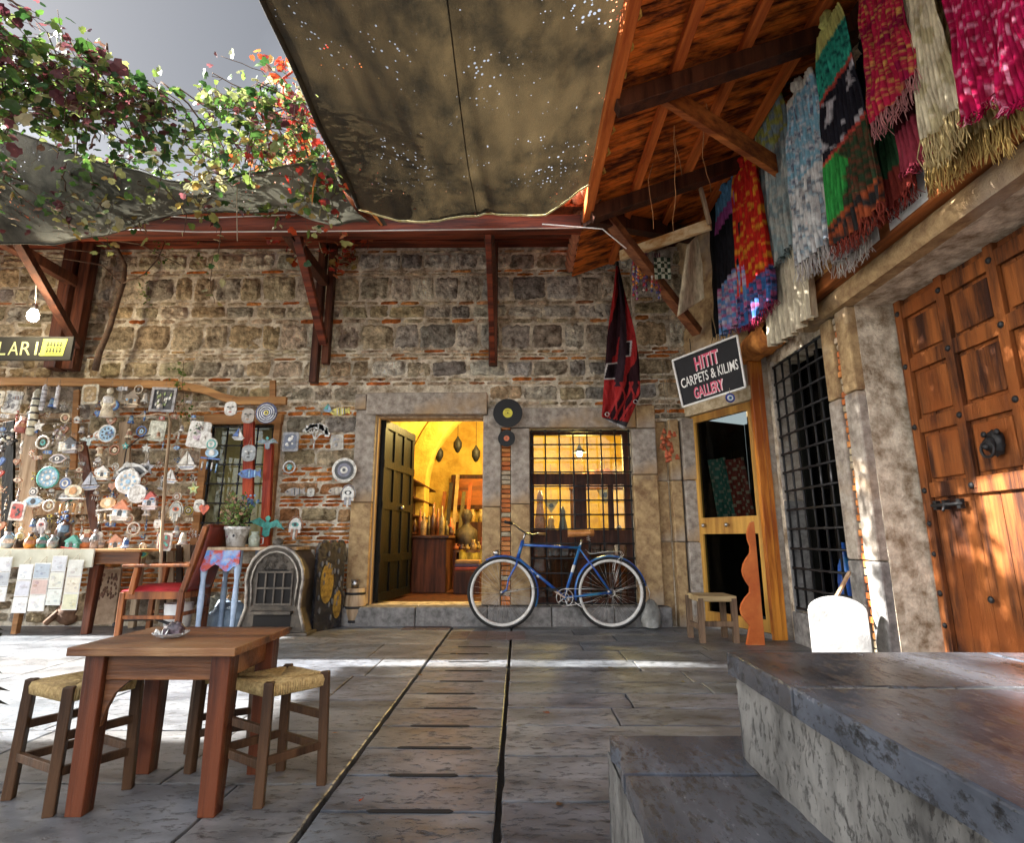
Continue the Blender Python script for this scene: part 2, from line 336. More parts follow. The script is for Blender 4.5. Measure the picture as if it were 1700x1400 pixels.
for d in (.30, .62, .8, .9, .7):
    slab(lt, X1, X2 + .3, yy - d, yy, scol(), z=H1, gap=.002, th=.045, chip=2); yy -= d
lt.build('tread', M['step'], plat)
up = MB(); up.bb((X2 + .02, -1.6, H1 - .03), (XR + .35, Y2 - .02, H2 - .055))
up.bb((X2 + .34, -1.6, -.03), (XR + .35, Y2 - .02, H1))
rough_face(up, (X2 + .014, Y2 - .015, H1), (0, -3.3, 0), (0, 0, H2 - H1 - .05), 120, 12, .007, nrm=V(-1, 0, 0))
rough_face(up, (X2 + .014, Y2 - .01, -.02), (2.3, 0, 0), (0, 0, H2 - .03), 60, 16, .006, nrm=V(0, 1, 0))
up.build('riser', M['riser'], plat)
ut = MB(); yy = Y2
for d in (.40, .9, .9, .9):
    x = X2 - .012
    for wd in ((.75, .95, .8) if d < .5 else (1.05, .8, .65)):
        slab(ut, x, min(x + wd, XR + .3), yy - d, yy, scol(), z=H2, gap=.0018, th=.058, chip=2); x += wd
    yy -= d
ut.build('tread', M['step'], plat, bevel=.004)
# ================================================================ masonry generator
def masonry(mb, mp, s0, s1, t0, t1, holes, pal, seed=1, bricks=True, dmax=.065, hs=(.13, .21)):
    r = random.Random(seed); t = t0; k = 0
    def pieces(ta, tb):
        iv = [(s0, s1)]
        for (a, b, c, d) in holes:
            if c < tb - .01 and d > ta + .01:
                nv = []
                for (p, q) in iv:
                    if b <= p or a >= q: nv.append((p, q)); continue
                    if a > p: nv.append((p, a))
                    if b < q: nv.append((b, q))
                iv = nv
        return iv
    while t < t1 - .03:
        kind, h = pal(None, t, r)
        te = min(t1, t + h)
        for (p, q) in pieces(t, te):
            s = p + (0 if k % 2 else -r.uniform(0, .1)); 
            while s < q - .02:
                if kind == 'stone': wd = r.uniform(.22, .46)
                elif kind == 'rubble': wd = r.uniform(.14, .46)
                else: wd = r.uniform(.16, .33)
                a, b = max(s, p), min(s + wd, q)
                if b - a < .04: s += wd; continue
                if q - b < .06: b = q; s = q
                sub = [(t, te)]
                if kind == 'rubble' and r.random() < .35:
                    m_ = t + (te - t) * r.uniform(.35, .65); sub = [(t, m_), (m_, te)]
                for (ta, tb) in sub:
                    col = pal((a + b) / 2, ta, r)
                    g_ = .005 if kind == 'brick' else .010; hw, hh = (b - a) / 2 - g_, (tb - ta) / 2 - g_ * (.8 if kind == 'brick' else 1)
                    cs, ct = (a + b) / 2 + r.uniform(-.003, .003), (ta + tb) / 2 + r.uniform(-.004, .004)
                    sk = r.uniform(-.05, .05) * hh; D = r.uniform(.35, 1) * dmax * (.55 if kind == 'brick' else 1); sd_ = r.uniform(0, 99)
                    nx, ny = (5, 3) if kind == 'brick' else (16, 11)
                    tl = r.uniform(-.4, .4); q4 = [(r.uniform(-.02, .012), r.uniform(-.018, .010)) for _ in range(4)] if kind != 'brick' else [(0, r.uniform(-.004, .004)) for _ in range(4)]
                    def fn(u, v):
                        x, z = 2 * u - 1, 2 * v - 1
                        rr = .25 if kind == 'brick' else .32
                        xx = x * (1 - rr * .16 * z ** 4); zz = z * (1 - rr * .16 * x ** 4)
                        pn = noise.noise(V(cs * 3 + x * 1.3, ct * 3 + z * 1.1, sd_)); pn2 = noise.noise(V(x * 3 * hw / .12, z * 3 * hh / .12, sd_ + 7))
                        e = (1 - x ** 12) * (1 - z ** 10)
                        ox = hw * .10 * noise.noise(V(z * 2.4, sd_, 3)); oz = hh * .2 * noise.noise(V(x * 2.9 + sd_, 1, 3)); qa, qb = (x + 1) / 2, (z + 1) / 2; cw4 = ((1 - qa) * (1 - qb), qa * (1 - qb), (1 - qa) * qb, qa * qb); ox += -sum(cw4[i] * q4[i][0] * (-1 if i % 2 == 0 else 1) * -1 for i in range(4)); oz += sum(cw4[i] * q4[i][1] * (-1 if i < 2 else 1) for i in range(4))
                        return mp(cs + xx * hw + ox, ct + zz * hh + oz + sk * x, -.004 + e * (D * (.75 + tl * z) + (.024 * pn + .030 * pn2 + .016 * noise.noise(V(x * 9 * hw / .12, z * 9 * hh / .12, sd_))) * (.4 if kind == 'brick' else 1)))
                    mb.grid(nx, ny, fn, lambda u, v: col, True)
                s += wd
        t = te; k += 1
def wallcore(mb, mp, s0, s1, t0, t1, holes, depth):
    ss = sorted(set([s0, s1] + [h for q in holes for h in q[:2] if s0 < h < s1])); ts = sorted(set([t0, t1] + [h for q in holes for h in q[2:] if t0 < h < t1]))
    hole = lambda i, j: not (0 <= i < len(ss) - 1 and 0 <= j < len(ts) - 1) or any(h[0] <= (ss[i] + ss[i + 1]) / 2 <= h[1] and h[2] <= (ts[j] + ts[j + 1]) / 2 <= h[3] for h in holes)
    for i in range(len(ss) - 1):
        for j in range(len(ts) - 1):
            if hole(i, j): continue
            a, b, c, d = ss[i], ss[i + 1], ts[j], ts[j + 1]
            mb.add([mp(a, c, 0), mp(b, c, 0), mp(b, d, 0), mp(a, d, 0)], [(0, 1, 2, 3)]); mb.add([mp(a, c, -depth), mp(b, c, -depth), mp(b, d, -depth), mp(a, d, -depth)], [(3, 2, 1, 0)])
            for (di, dj, e) in ((-1, 0, (a, c, a, d)), (1, 0, (b, c, b, d)), (0, -1, (a, c, b, c)), (0, 1, (a, d, b, d))):
                if hole(i + di, j + dj): mb.add([mp(e[0], e[1], 0), mp(e[2], e[3], 0), mp(e[2], e[3], -depth), mp(e[0], e[1], -depth)], [(0, 1, 2, 3)])
# ================================================================ back building
bb = thing('stone_shop_building', 'stone and brick shop front across the back with a lit doorway and barred window', 'building', (-2.5, W + .2, 0))
mpB = lambda s, t, d: V(s, W - d, t)
qx = lambda px, py=850, Y=W: PY(px, py, Y).x
qz = lambda py, Y=W, px=850: PY(px, py, Y).z
dX0, dX1, dZ0, dZ1 = qx(619), qx(801), qz(1005), qz(690)
wX0, wX1, wZ1 = qx(880), qx(1051), qz(713)
jX0 = qx(585); zL = qz(655); zW = qz(680); rX = qx(1092); xB = 2.02
lwX0, lwX1, lwZ0, lwZ1 = qx(338), qx(446), qz(905), qz(705)
ZT = 4.62
core = MB(); wallcore(core, mpB, -8.5, xB, -.03, ZT, [(dX0, dX1, dZ0, dZ1), (wX0, wX1, dZ0, wZ1), (lwX0, lwX1, lwZ0, lwZ1)], .34)
core.build('wall_core', M['mortar'], bb)
GREY = [(.50, .48, .45), (.32, .30, .28), (.60, .57, .51), (.42, .37, .31), (.70, .66, .59)]
TAN = [(.56, .48, .35), (.46, .38, .26), (.64, .56, .43), (.42, .38, .31), (.54, .43, .28)]
BRK = [(.62, .20, .05), (.55, .16, .045), (.66, .28, .09), (.46, .22, .11), (.60, .40, .22)]
state = {'n': 0}
CRS = [(985, 1035), (905, 935), (842, 868), (800, 822), (745, 775), (690, 720), (640, 666), (598, 626), (537, 580), (506, 528), (458, 499), (420, 447), (396, 414)]
def palB(s, t, r):
    if s is None:
        state['n'] += 1
        if state.get('b', 0) > 0: state['b'] -= 1; state['k'] = 'brick'; return 'brick', r.uniform(.038, .05)
        for (ya, yb) in CRS:
            za, zb = qz(yb), qz(ya)
            if t < za - .03: state['k'] = 'brick'; return 'brick', min(za - t, (za - t) / max(1, round((za - t) / .052)))
            if t < zb - .05: state['k'] = 'stone'; return 'stone', zb - t
        state['b'] = r.choice([1, 2]); state['k'] = 'stone'; return 'stone', r.uniform(.13, .20)
    k = state['k']
    lf = s < -2.3 + r.uniform(-.3, .3)
    if k == 'brick':
        if t < 2.35: return jit(r.choice(BRK[:3]), .15)
        return jit(r.choice(BRK) if r.random() < (.2 if lf else .38) else (.58, .48, .36), .15)
    if t > 2.4 and abs(s + .1) < 1.2 and r.random() < .8: return jit(r.choice(GREY), .12)
    if t < 1.9 and s > -3.2: return jit(r.choice(TAN[:3] + BRK[3:]), .15)
    return jit(r.choice(TAN if lf or r.random() < .5 else GREY), .15)
holes = [(jX0, rX, -1, zW), (jX0, dX1 + .06, -1, zL), (lwX0 - .1, lwX1 + .1, lwZ0 - .08, lwZ1 + .1), (qx(1060), xB, -1, qz(700))]
ms = MB(); masonry(ms, mpB, -5.0, xB, 0, 4.42, holes, palB, 5)
ms.build('stonework', M['masonry'], bb)
# left third: larger irregular rubble
def palL(s, t, r):
    if s is None:
        if state.get('b2', 0) > 0: state['b2'] -= 1; state['k2'] = 'brick'; return 'brick', r.uniform(.035, .045)
        state['b2'] = r.choice([0, 1, 1]); state['k2'] = 'rubble'; return 'rubble', r.uniform(.17, .30)
    return jit(r.choice(BRK[3:] + [(.5, .4, .28)]), .12) if state['k2'] == 'brick' else jit(r.choice(TAN + GREY[:1]), .15)
m2 = MB(); masonry(m2, mpB, -8.4, -5.0, 0, 4.42, [], palL, 9); m2.build('stonework', M['masonry'], bb)
# dressed stone frames
def stonebox(name, x0, x1, z0, z1, y0=W - .09, y1=W + .16, mat='ashlar', par=bb):
    m = MB(); m.bb((x0 + .003, y0, z0 + .003), (x1 - .003, y1, z1 - .003))
    return m.build(name, M[mat], par, bevel=.012)
zth = qz(1006, W - .1)
zs = qz(835)
stonebox('door_jamb', jX0, dX0 + .005, zs, zL - .2, mat='ashlar'); stonebox('door_jamb', jX0, dX0 + .005, zth, zs, mat='ashlar_warm')
stonebox('lintel', jX0 + .12, dX1 + .05, dZ1 - .01, zL, y0=W - .12); stonebox('corner_stone', jX0 - .02, jX0 + .118, zL - .2, zL - .01, y0=W - .1)
pL = qx(832); pR = qx(848)
stonebox('door_jamb', dX1, pL, zs - .05, zL - .21 if False else dZ1 - .012); stonebox('door_jamb', dX1, pL, zth, zs - .05, mat='ashlar_warm')
stonebox('window_jamb', pR, wX0, zs - .02, wZ1 + .0, y0=W - .085); stonebox('window_jamb', pR, wX0, zth, zs - .02, mat='ashlar_warm', y0=W - .085)
strip = MB(); z = zth
while z < dZ1 - .05:
    strip.bb((pL + .004, W - .07 + rnd.uniform(-.01, .01), z), (pR - .004, W + .1, z + .042), jit(rnd.choice(BRK[:3]) if rnd.random() < .7 else (.5, .42, .3), .15)); z += .052
strip.build('brick_strip', M['clay'], bb, bevel=.004)
stonebox('window_lintel', dX1 + .055, qx(1060), wZ1, zW, y0=W - .1, mat='ashlar'); stonebox('window_lintel', qx(1060), rX, qz(715), zW + .02, y0=W - .13, mat='ashlar_warm')
zj = qz(790)
stonebox('window_jamb', wX1, rX, zj, qz(715), y0=W - .11); stonebox('window_jamb', wX1, rX, zth, zj, y0=W - .10, mat='ashlar_warm')
for a, b, c in ((jX0 - .02, qx(700), 0), (qx(700), qx(812), .01), (qx(812), qx(912), 0), (qx(912), qx(1010), .012), (qx(1010), rX + .05, 0)):
    stonebox('threshold_stone', a, b, -.03, zth - .003, y0=W - .2 + c, mat='ashlar_grey')
# pilasters and rough column between window and the corner
for i, (a, b, y0, mt) in enumerate(((1093, 1112, W - .02, 'ashlar_warm'), (1113, 1131, W - .12, 'ashlar_warm'), (1133, 1162, W - .16, 'ashlar'))):
    z0 = -.02
    for z1 in (qz(900), qz(800), qz(700)):
        stonebox('pilaster', qx(a), qx(b), z0, z1, y0=y0 + rnd.uniform(-.01, .01), mat=mt); z0 = z1
m3 = MB(); masonry(m3, lambda s, t, d: V(s, W - .08 - d, t), qx(1066), 2.0, qz(700), 4.4, [], palB, 31, dmax=.07); m3.build('stonework', M['masonry'], bb)
m4 = MB(); m4.bb((qx(1064), W - .078, qz(702)), (2.0, W - .002, 4.4)); m4.build('wall_core', M['mortar'], bb)
# door leaf, opened inwards
hx = dX0 + .02
dl = MB(); dirv = V(.16, .985, 0); dw = 1.02; nn = V(.985, -.16, 0)
mpd = lambda a, b, d: V(hx, W + .10, 0) + dirv * a + nn * d + V(0, 0, b)
z0, z1 = dZ0 + .02, dZ1 - .02
dl.prism([(0, z0), (dw, z0), (dw, z1), (0, z1)], mpd, 0, .04)
leaf = dl.build('door', M['greenwood'], bb)
pn = MB()
for a in (.0, .31, .62, .93): pn.prism([(a, z0), (a + .08, z0), (a + .08, z1), (a, z1)], mpd, .0405, .06)
for zz in (z0, z0 + .42, z0 + 1.02, z0 + 1.5, z1 - .1): pn.prism([(0, zz), (dw, zz), (dw, zz + .09), (0, zz + .09)], mpd, .041, .066)
pn.build('door_rail', M['greenwood'], leaf)
kb = MB(); kb.ell(mpd(.55, z0 + 1.06, .09), (.03, .03, .03)); kb.build('door_knob', M['steel'], leaf)
fr = MB(); fr.bb((dX0, W - .02, dZ0), (dX0 + .02, W + .1, dZ1)); fr.bb((dX0 + .02, W - .01, dZ1 - .03), (dX1, W + .1, dZ1)); fr.build('door_frame', M['palewood'], bb)
# interior shell of the lit shop
vx, vr, vy0, vy1, vs, vh = .35, 2.1, W + .34, 10.3, 1.65, 1.95
sh = MB(); fl0 = dZ0 - .01
def vault(u, v):
    yy = vy0 + (vy1 - vy0) * v; q = u * 3
    if q < .5: p = (vx - vr, fl0 + (vs - fl0) * q * 2)
    elif q > 2.5: p = (vx + vr, vs - (vs - fl0) * (q - 2.5) * 2)
    else:
        a = math.pi * (1 - (q - .5) / 2); p = (vx + vr * math.cos(a), vs + vh * math.sin(a))
    k = .03 * noise.noise(V(p[0] * 2, yy * 2, p[1] * 2)); return V(p[0] + k, yy, p[1] + k)
sh.grid(72, 20, vault, None, True)
sh.grid(20, 20, lambda u, v: V(vx + vr * (2 * u - 1), vy1, fl0 + v * 3.4)); sh.build('interior_vault', M['yellowplaster'], bb)
fm = MB(); fm.bb((vx - vr, vy0 - .3, fl0 - .1), (vx + vr, vy1, fl0)); fm.build('interior_floor', M['darkbeamZ'], bb)
ar = MB(); ri, ro = vr - .32, vr - .02
def archp(r_, q, y): a = math.pi * (1 - q); return V(vx + r_ * math.cos(a), y, vs + (r_ - vr + vh) * math.sin(a))
ar.grid(48, 1, lambda u, v: archp(lerp(ri, ro, v), u, 8.5)); ar.grid(48, 2, lambda u, v: archp(ri, u, lerp(8.5, 8.95, v)))
for sx in (-1, 1): ar.bb((vx + sx * ri, 8.5, fl0), (vx + sx * ro, 8.95, vs))
ar.build('interior_arch', M['yellowplaster'], bb)
# barred main window
wf = MB()
for a, b in (((wX0, W + .10, dZ0), (wX0 + .05, W + .16, wZ1)), ((wX1 - .07, W + .10, dZ0), (wX1, W + .16, wZ1)), ((wX0 + .05, W + .10, wZ1 - .05), (wX1 - .07, W + .16, wZ1)),
             ((wX0 + .05, W + .10, qz(803)), (wX1 - .07, W + .17, qz(785))), ((qx(955), W + .101, dZ0), (qx(976), W + .159, qz(803))), ((wX0 + .05, W + .10, dZ0), (wX1 - .07, W + .155, dZ0 + .07)),
             ((qx(1013), W + .102, qz(885)), (qx(1022), W + .158, qz(803))), ((wX0 + .05, W + .103, qz(905)), (wX1 - .07, W + .158, qz(880)))): wf.bb(a, b)
win = wf.build('window_frame', M['darkbeam'], bb)
gp = MB(); gp.bb((wX0 + .05, W + .125, dZ0 + .07), (wX1 - .07, W + .129, wZ1 - .05)); gp.build('window_pane', M['glass'], win)
def grille(mp, s0, s1, t0, t1, ns, nt_, r=.009, col=None):
    m = MB()
    for i in range(ns + 1):
        s = s0 + (s1 - s0) * i / ns; m.tube([mp(s, t0, 0), mp(s, t1, 0)], r, 6)
    for j in range(nt_ + 1):
        t = t0 + (t1 - t0) * j / nt_; m.tube([mp(s0, t, .012), mp(s1, t, .012)], r, 6)
        for i in range(ns + 1):
            s = s0 + (s1 - s0) * i / ns; m.box(mp(s, t, .006), (.026, .026, .026))
    return m
grille(lambda s, t, d: V(s, W - .03 - d, t), wX0 + .02, wX1 - .02, dZ0 + .02, wZ1 - .03, 7, 12).build('window_grille', M['iron'], bb)
# left barred window behind the souvenirs
gw = MB(); gw.bb((lwX0, W + .12, lwZ0), (lwX1, W + .34, lwZ1)); 
lw = MB()
lw.bb((lwX0 - .08, W - .07, lwZ1), (lwX1 + .08, W + .05, lwZ1 + .12)); lw.bb((lwX0 - .08, W - .06, lwZ0), (lwX0, W + .05, lwZ1)); lw.bb((lwX1, W - .06, lwZ0), (lwX1 + .07, W + .05, lwZ1)); lw.bb((lwX0 - .08, W - .09, lwZ0 - .07), (lwX1 + .08, W + .05, lwZ0))
lwf = lw.build('window_frame', M['railwood'], bb)
gl = MB(); gl.bb((lwX0, W + .06, lwZ0), (lwX1, W + .064, lwZ1)); gl.build('window_pane', M['glass'], lwf)
gb = MB(); gb.bb((lwX0 - .3, W + .35, lwZ0 - .3), (lwX1 + .3, W + .36, lwZ1 + .3)); M['ochre'] = pmat('ochre_plaster', (.6, .42, .16), (.4, .25, .1), 4); gb.build('interior_wall', M['ochre'], bb)
grille(lambda s, t, d: V(s, W - .03 - d, t), lwX0 + .02, lwX1 - .02, lwZ0 + .02, lwZ1 - .03, 4, 6).build('window_grille', M['iron'], bb)
# eaves: roof boards, beams, posts and struts
rf = MB()
x = -9.0
while x < .9:
    wd = rnd.uniform(.10, .14); rf.prism([(4.78, 4.02), (6.45, 4.70), (6.45, 4.73), (4.78, 4.05)], lambda a, b, d: V(d, a, b), x, x + wd - .008, jit((1, 1, 1), .2)); x += wd
roofo = rf.build('roof_boards', wood('roof_red_boards', (.42, .09, .03), (.14, .03, .012), 'Y'), bb)
bm = MB(); bm.bb((-9, 4.86, 3.83), (.62, 4.97, 3.985)); bm.build('eave_beam', M['redwoodX'], bb, bevel=.006)
bm = MB(); bm.bb((-9, 6.12, 4.44), (xB, 6.29, 4.585)); bm.build('wall_plate', M['redwoodX'], bb, bevel=.006)
bm = MB(); bm.bb((-9, 5.5, 4.15), (1.2, 5.59, 4.26)); bm.build('eave_beam', M['redwoodX'], bb, bevel=.006)
tl_ = MB()
rt = MB()
x = -9.0
while x < .8:      # half-round tiles on top
    a = V(x, 4.72, 4.09); b = V(x, 6.5, 4.81)
    rt.tube([a, (a + b) / 2, b], .075, 8, jit((1, 1, 1), .2)); x += .135
M['tile'] = pmat('terracotta_tiles', (.60, .22, .10), (.32, .10, .05), 8, rough=.85, attr=True, bump=.5)
rt.build('roof_tiles', M['tile'], bb)
for px in (140, 545, 820):
    X = qx(px, 500)
    m = MB(); zb = {140: 618, 545: 640, 820: 612}[px]
    if px == 820: m.bb((X - .05, W - .17, qz(zb)), (X + .05, W - .07, 4.43)); m.build('wall_post', M['darkbeamZ'], bb, bevel=.005)
    elif px == 545:
        m.bb((X - .10, W - .17, qz(zb)), (X - .015, W - .07, 4.43)); m.bb((X + .02, W - .15, qz(608)), (X + .10, W - .06, 4.43)); m.build('wall_post', M['darkbeamZ'], bb, bevel=.005)
    else:
        m.bb((X - .14, W - .25, qz(zb)), (X + .0, W - .07, 4.43)); m.bb((X + .03, W - .2, qz(zb)), (X + .16, W - .07, 4.43)); m.build('wall_post', M['darkbeamZ'], bb, bevel=.005)
    m = MB(); m.bb((X - .05, 4.97, 3.86), (X + .05, W - .17, 3.98)); m.build('tie_beam', M['darkbeam'], bb, bevel=.005)
for (a, b, c, d, w_) in ((486, 362, 538, 570, .085), (816, 360, 818, 600, .06), (30, 400, 130, 575, .085)):
    pin = PY(c, d, W - .2); po = V(pin.x, 4.95, 3.84); po = PY(a, b, 4.97) if a < 700 else po
    m = MB(); m.bar(po, pin, w_, w_); m.build('strut', M['redwoodX'] if a != 30 else M['darkbeam'], bb, bevel=.005)
# ================================================================ right building
rb = thing('gallery_building', 'stone building along the right side with a deep wooden header, barred window and plank eaves', 'building', (3.0, 3.5, 0))
mpR = lambda s, t, d: V(XR - d, s, t)
gY0, gY1 = PX(1403, 800, XR).y, PX(1303, 800, XR).y; gZ0, gZ1 = .27, 2.56
DY0, DY1, DZ1 = 1.75, 3.88, 2.60
core = MB(); wallcore(core, mpR, -2, 5.36, -.03, 4.7, [(gY0, gY1, gZ0, gZ1), (DY0, DY1, .0, DZ1)], .5); core.build('wall_core', M['mortar'], rb)
def palR(s, t, r):
    if s is None:
        if state.get('b3', 0) > 0: state['b3'] -= 1; state['k3'] = 'brick'; return 'brick', r.uniform(.04, .05)
        state['b3'] = 2; state['k3'] = 'stone'; return 'stone', r.uniform(.15, .24)
    return jit(r.choice(BRK), .15) if state['k3'] == 'brick' else jit(r.choice(TAN + GREY), .15)
m5 = MB(); masonry(m5, mpR, -1.9, 5.3, 2.9, 4.66, [], palR, 17); m5.build('stonework', M['masonry'], rb)
def sbR(name, y0, y1, z0, z1, d=.06, dep=.3, mat='ashlar'):
    m = MB(); m.bb((XR - d, y0 + .003, z0 + .003), (XR + dep, y1 - .003, z1 - .003)); return m.build(name, M[mat], rb, bevel=.014)
# jamb by the post, pier with brick strip, recess reveal
sbR('window_jamb', gY1, 5.22, 0, 1.25, .03, mat='ashlar_grey'); sbR('window_jamb', gY1, 5.22, 1.25, 2.6, .035, mat='ashlar')
sbR('window_sill', gY0 - .02, gY1 + .02, -.02, gZ0, .05, .18, mat='ashlar_grey')
pw = (gY0 - DY1) / 2
for (z0, z1, mt) in ((0, .75, 'ashlar_grey'), (.75, 1.95, 'ashlar'), (1.95, 2.6, 'ashlar_warm')):
    sbR('pier_stone', DY1, DY1 + pw * .82, z0, z1, .07, .32, mt); sbR('pier_stone', gY0 - pw * .8, gY0, z0 + .0, z1 + .0, .06, .18, mt)
stp = MB(); z = 0
while z < 2.58:
    stp.bb((XR - .04 + rnd.uniform(-.01, .01), DY1 + pw * .82 + .004, z), (XR + .1, gY0 - pw * .8 - .004, z + .044), jit(rnd.choice(BRK[:3]) if rnd.random() < .75 else (.5, .42, .3), .15)); z += .054
stp.build('brick_strip', M['clay'], rb, bevel=.004)
sbR('door_jamb', .9, DY0, 0, 2.6, .07, .3, 'ashlar')
# stone lintel and wooden header
m = MB(); m.grid(60, 6, lambda u, v: V(XR - .10 + .004 * noise.noise(V(u * 20, v * 3, 0)) - .03 * math.sin(v * math.pi), 1.2 + (4.45 - 1.2) * u, 2.60 + .145 * v)); m.bb((XR - .1, 1.2, 2.602), (XR + .3, 4.44, 2.745)); m.build('lintel', M['ashlar_warm'], rb)
m = MB(); m.bb((XR - .19, -1, 2.75), (XR, 5.25, 2.86)); m.build('header_beam', wood('header_wood', (.40, .13, .035), (.16, .05, .015), 'Y'), rb, bevel=.01)
m = MB(); m.bb((XR - .16, -1, 2.865), (XR - .005, 5.2, 3.02)); m.build('header_board', wood('header_board_wood', (.55, .30, .10), (.3, .13, .04), 'Y'), rb, bevel=.006)
m = MB()   # carved knobbly bracket at the header's end
m.grid(22, 14, lambda u, v: V(XR - .14, 4.98, 2.76) + V((.15 + .03 * noise.noise(V(u * 6, v * 5, 1))) * math.cos(v * 2 * math.pi) * (1 - .5 * (u - .4) ** 2), (u - .3) * .75, (.125 + .05 * noise.noise(V(u * 7, v * 6, 4))) * math.sin(v * 2 * math.pi)) , None, True)
m.build('carved_bracket', pmat('orange_carved_wood', (.72, .30, .07), (.35, .10, .02), 12, rough=.6, bump=.8, bscale=30, bdist=.02), rb)
# barred window
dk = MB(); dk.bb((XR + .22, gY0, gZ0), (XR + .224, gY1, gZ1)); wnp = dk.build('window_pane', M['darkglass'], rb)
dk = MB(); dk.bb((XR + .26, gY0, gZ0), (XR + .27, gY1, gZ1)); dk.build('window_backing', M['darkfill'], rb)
wf = MB()
for a, b in ((gY0, gY0 + .05), (gY1 - .05, gY1), ((gY0 + gY1) / 2 - .03, (gY0 + gY1) / 2 + .03)): wf.bb((XR + .16, a, gZ0), (XR + .215, b, gZ1))
wf.build('window_frame', M['greenwood'], rb)
grille(lambda s, t, d: V(XR + .0 - d, s, t), gY0 + .02, gY1 - .02, gZ0 + .03, gZ1 - .03, 6, 13, .010).build('window_grille', M['iron'], rb)
# studded wooden door in the recess
XD = XR + .30
dm = MB(); y = DY0
while y < DY1 - .02:
    ye = min(DY1, y + .19); dm.bb((XD, y + .002, .0), (XD + .05, ye - .002, DZ1), jit((1, 1, 1), .2)); y = ye
door = dm.build('door', M['doorwood'], rb, bevel=.004)
st = MB(); rails = [.55, 1.22, 1.66, 2.10, 2.50]; stiles = [DY1 - .06, 3.42, 3.02, 2.6, 2.2, DY0 + .06]
for yy in stiles: st.bb((XD - .035, yy - .035, 1.2 if 1.9 < yy < 3.7 else 0), (XD - .001, yy + .035, DZ1 - .001))
for zz in rails[1:]: st.bb((XD - .030, DY0 + .1, zz - .05), (XD - .0012, DY1 - .1, zz + .05))
st.bb((XD - .028, DY0 + .1, .1), (XD - .0012, DY1 - .1, .2))
st.build('door_rail', M['doorwood'], door, bevel=.005)
pnl = MB()
for i in range(len(stiles) - 1):
    for j in range(1, 4):
        a, b = stiles[i + 1] + .06, stiles[i] - .06; c, d = rails[j] + .075, rails[j + 1] - .075
        pnl.bb((XD - .018, a, c), (XD - .0015, b, d), jit((1, 1, 1), .2))
pnl.build('door_panel', M['doorwood'], door, bevel=.012)
for yy in stiles:
    for zz in rails: sdm = MB(); sdm.ell((XD - .036, yy, zz), (.014, .021, .021), 10, 6); sdm.build('door_stud', M['iron'], door)
for zz in (.35, .8, 1.0): 
    for yy in (DY1 - .06,): sdm = MB(); sdm.ell((XD - .036, yy, zz), (.014, .018, .018), 8, 6); sdm.build('door_stud', M['iron'], door)
kc = PX(1652, 735, XD - .05); kn = MB()
kn.ell(kc, (.03, .06, .075), 14, 10, nz=.3); kn.ell(kc + V(-.03, 0, -.01), (.03, .035, .045), 12, 8, nz=.3); kn.ell(kc + V(-.055, 0, -.025), (.018, .02, .018)); 
for s in (-1, 1): kn.ell(kc + V(-.02, s * .045, .055), (.012, .018, .018))
kn.tube([kc + V(-.05, .045 * math.sin(a), -.07 - .045 * math.cos(a) + .03) for a in [i * math.pi / 8 for i in range(16)]], .009, 6, closed=True)
kn.build('door_knocker', M['iron'], door)
hb = PX(1572, 838, XD - .05); bt = MB(); bt.tube([hb + V(0, .13, 0), hb + V(0, -.13, 0)], .012, 8); bt.tube([hb + V(0, .02, 0), hb + V(-.03, .0, -.04)], .009, 6)
for s in (-.1, .02, .1): bt.box(hb + V(.01, s, 0), (.03, .03, .06))
bt.build('door_bolt', M['iron'], door)
rg = MB(); rc = PX(1516, 880, XR + .22); rg.tube([rc + V(.055 * math.cos(a), -.02, .055 * math.sin(a)) for a in [i * math.pi / 10 for i in range(20)]], .007, 6, closed=True); rg.build('iron_ring', M['iron'], rb)
# angled gallery doorway at the corner
A = V(1.94, 6.2, 0); B = V(2.33, 5.40, 0); U = (B - A).normalized(); LW = (B - A).length; Nn = V(-U.y, U.x, 0) * -1
if Nn.y > 0: Nn = -Nn
mg = lambda a, b, d: A + U * a + Nn * d + V(0, 0, b)
def pr(mb, a0, a1, b0, b1, d0, d1, col=None): mb.prism([(a0, b0), (a1, b0), (a1, b1), (a0, b1)], mg, d0, d1, col)
gd = MB()
for q in ((.03, .10, .05, 2.25), (LW - .06, LW, .05, 2.25), (.10, LW - .06, 2.17, 2.25), (.10, LW - .06, .95, 1.12), (.10, LW - .06, .05, .16)): pr(gd, *q, -.05, 0)
M['yellowwood'] = wood('yellow_door_wood', (.55, .30, .06), (.30, .14, .03), 'Z', .45, 8, .1)
gdo = gd.build('glazed_door', M['yellowwood'], rb, bevel=.004)
gg = MB(); pr(gg, .10, LW - .06, .16, 2.17, -.03, -.026); gg.build('door_pane', M['darkglass'], gdo)
for q in (.15, LW - .42): gk = MB(); gk.ell(mg(q, 1.04, .03), (.022, .022, .022)); gk.build('door_knob', M['steel'], gdo)
m = MB(); pr(m, -.02, LW + .05, 2.26, 2.40, -.1, .03); m.build('door_lintel', wood('bleached_lintel', (.70, .60, .42), (.45, .34, .2), 'X'), rb, bevel=.006)
m = MB(); pr(m, -.05, LW + .02, 2.405, 4.66, -.3, -.02); m.build('corner_wall', M['ashlar_warm'], rb)
m = MB(); pr(m, -.03, LW + .02, -.03, .048, -.3, .02); m.build('door_sill', M['ashlar_grey'], rb)
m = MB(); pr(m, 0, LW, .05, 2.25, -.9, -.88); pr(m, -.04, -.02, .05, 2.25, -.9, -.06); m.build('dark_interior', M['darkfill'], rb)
m = MB(); m.bb((2.315, 5.33, 0), (2.39, 5.40, 2.70)); m.build('door_post', M['orangeZ'], rb, bevel=.004)
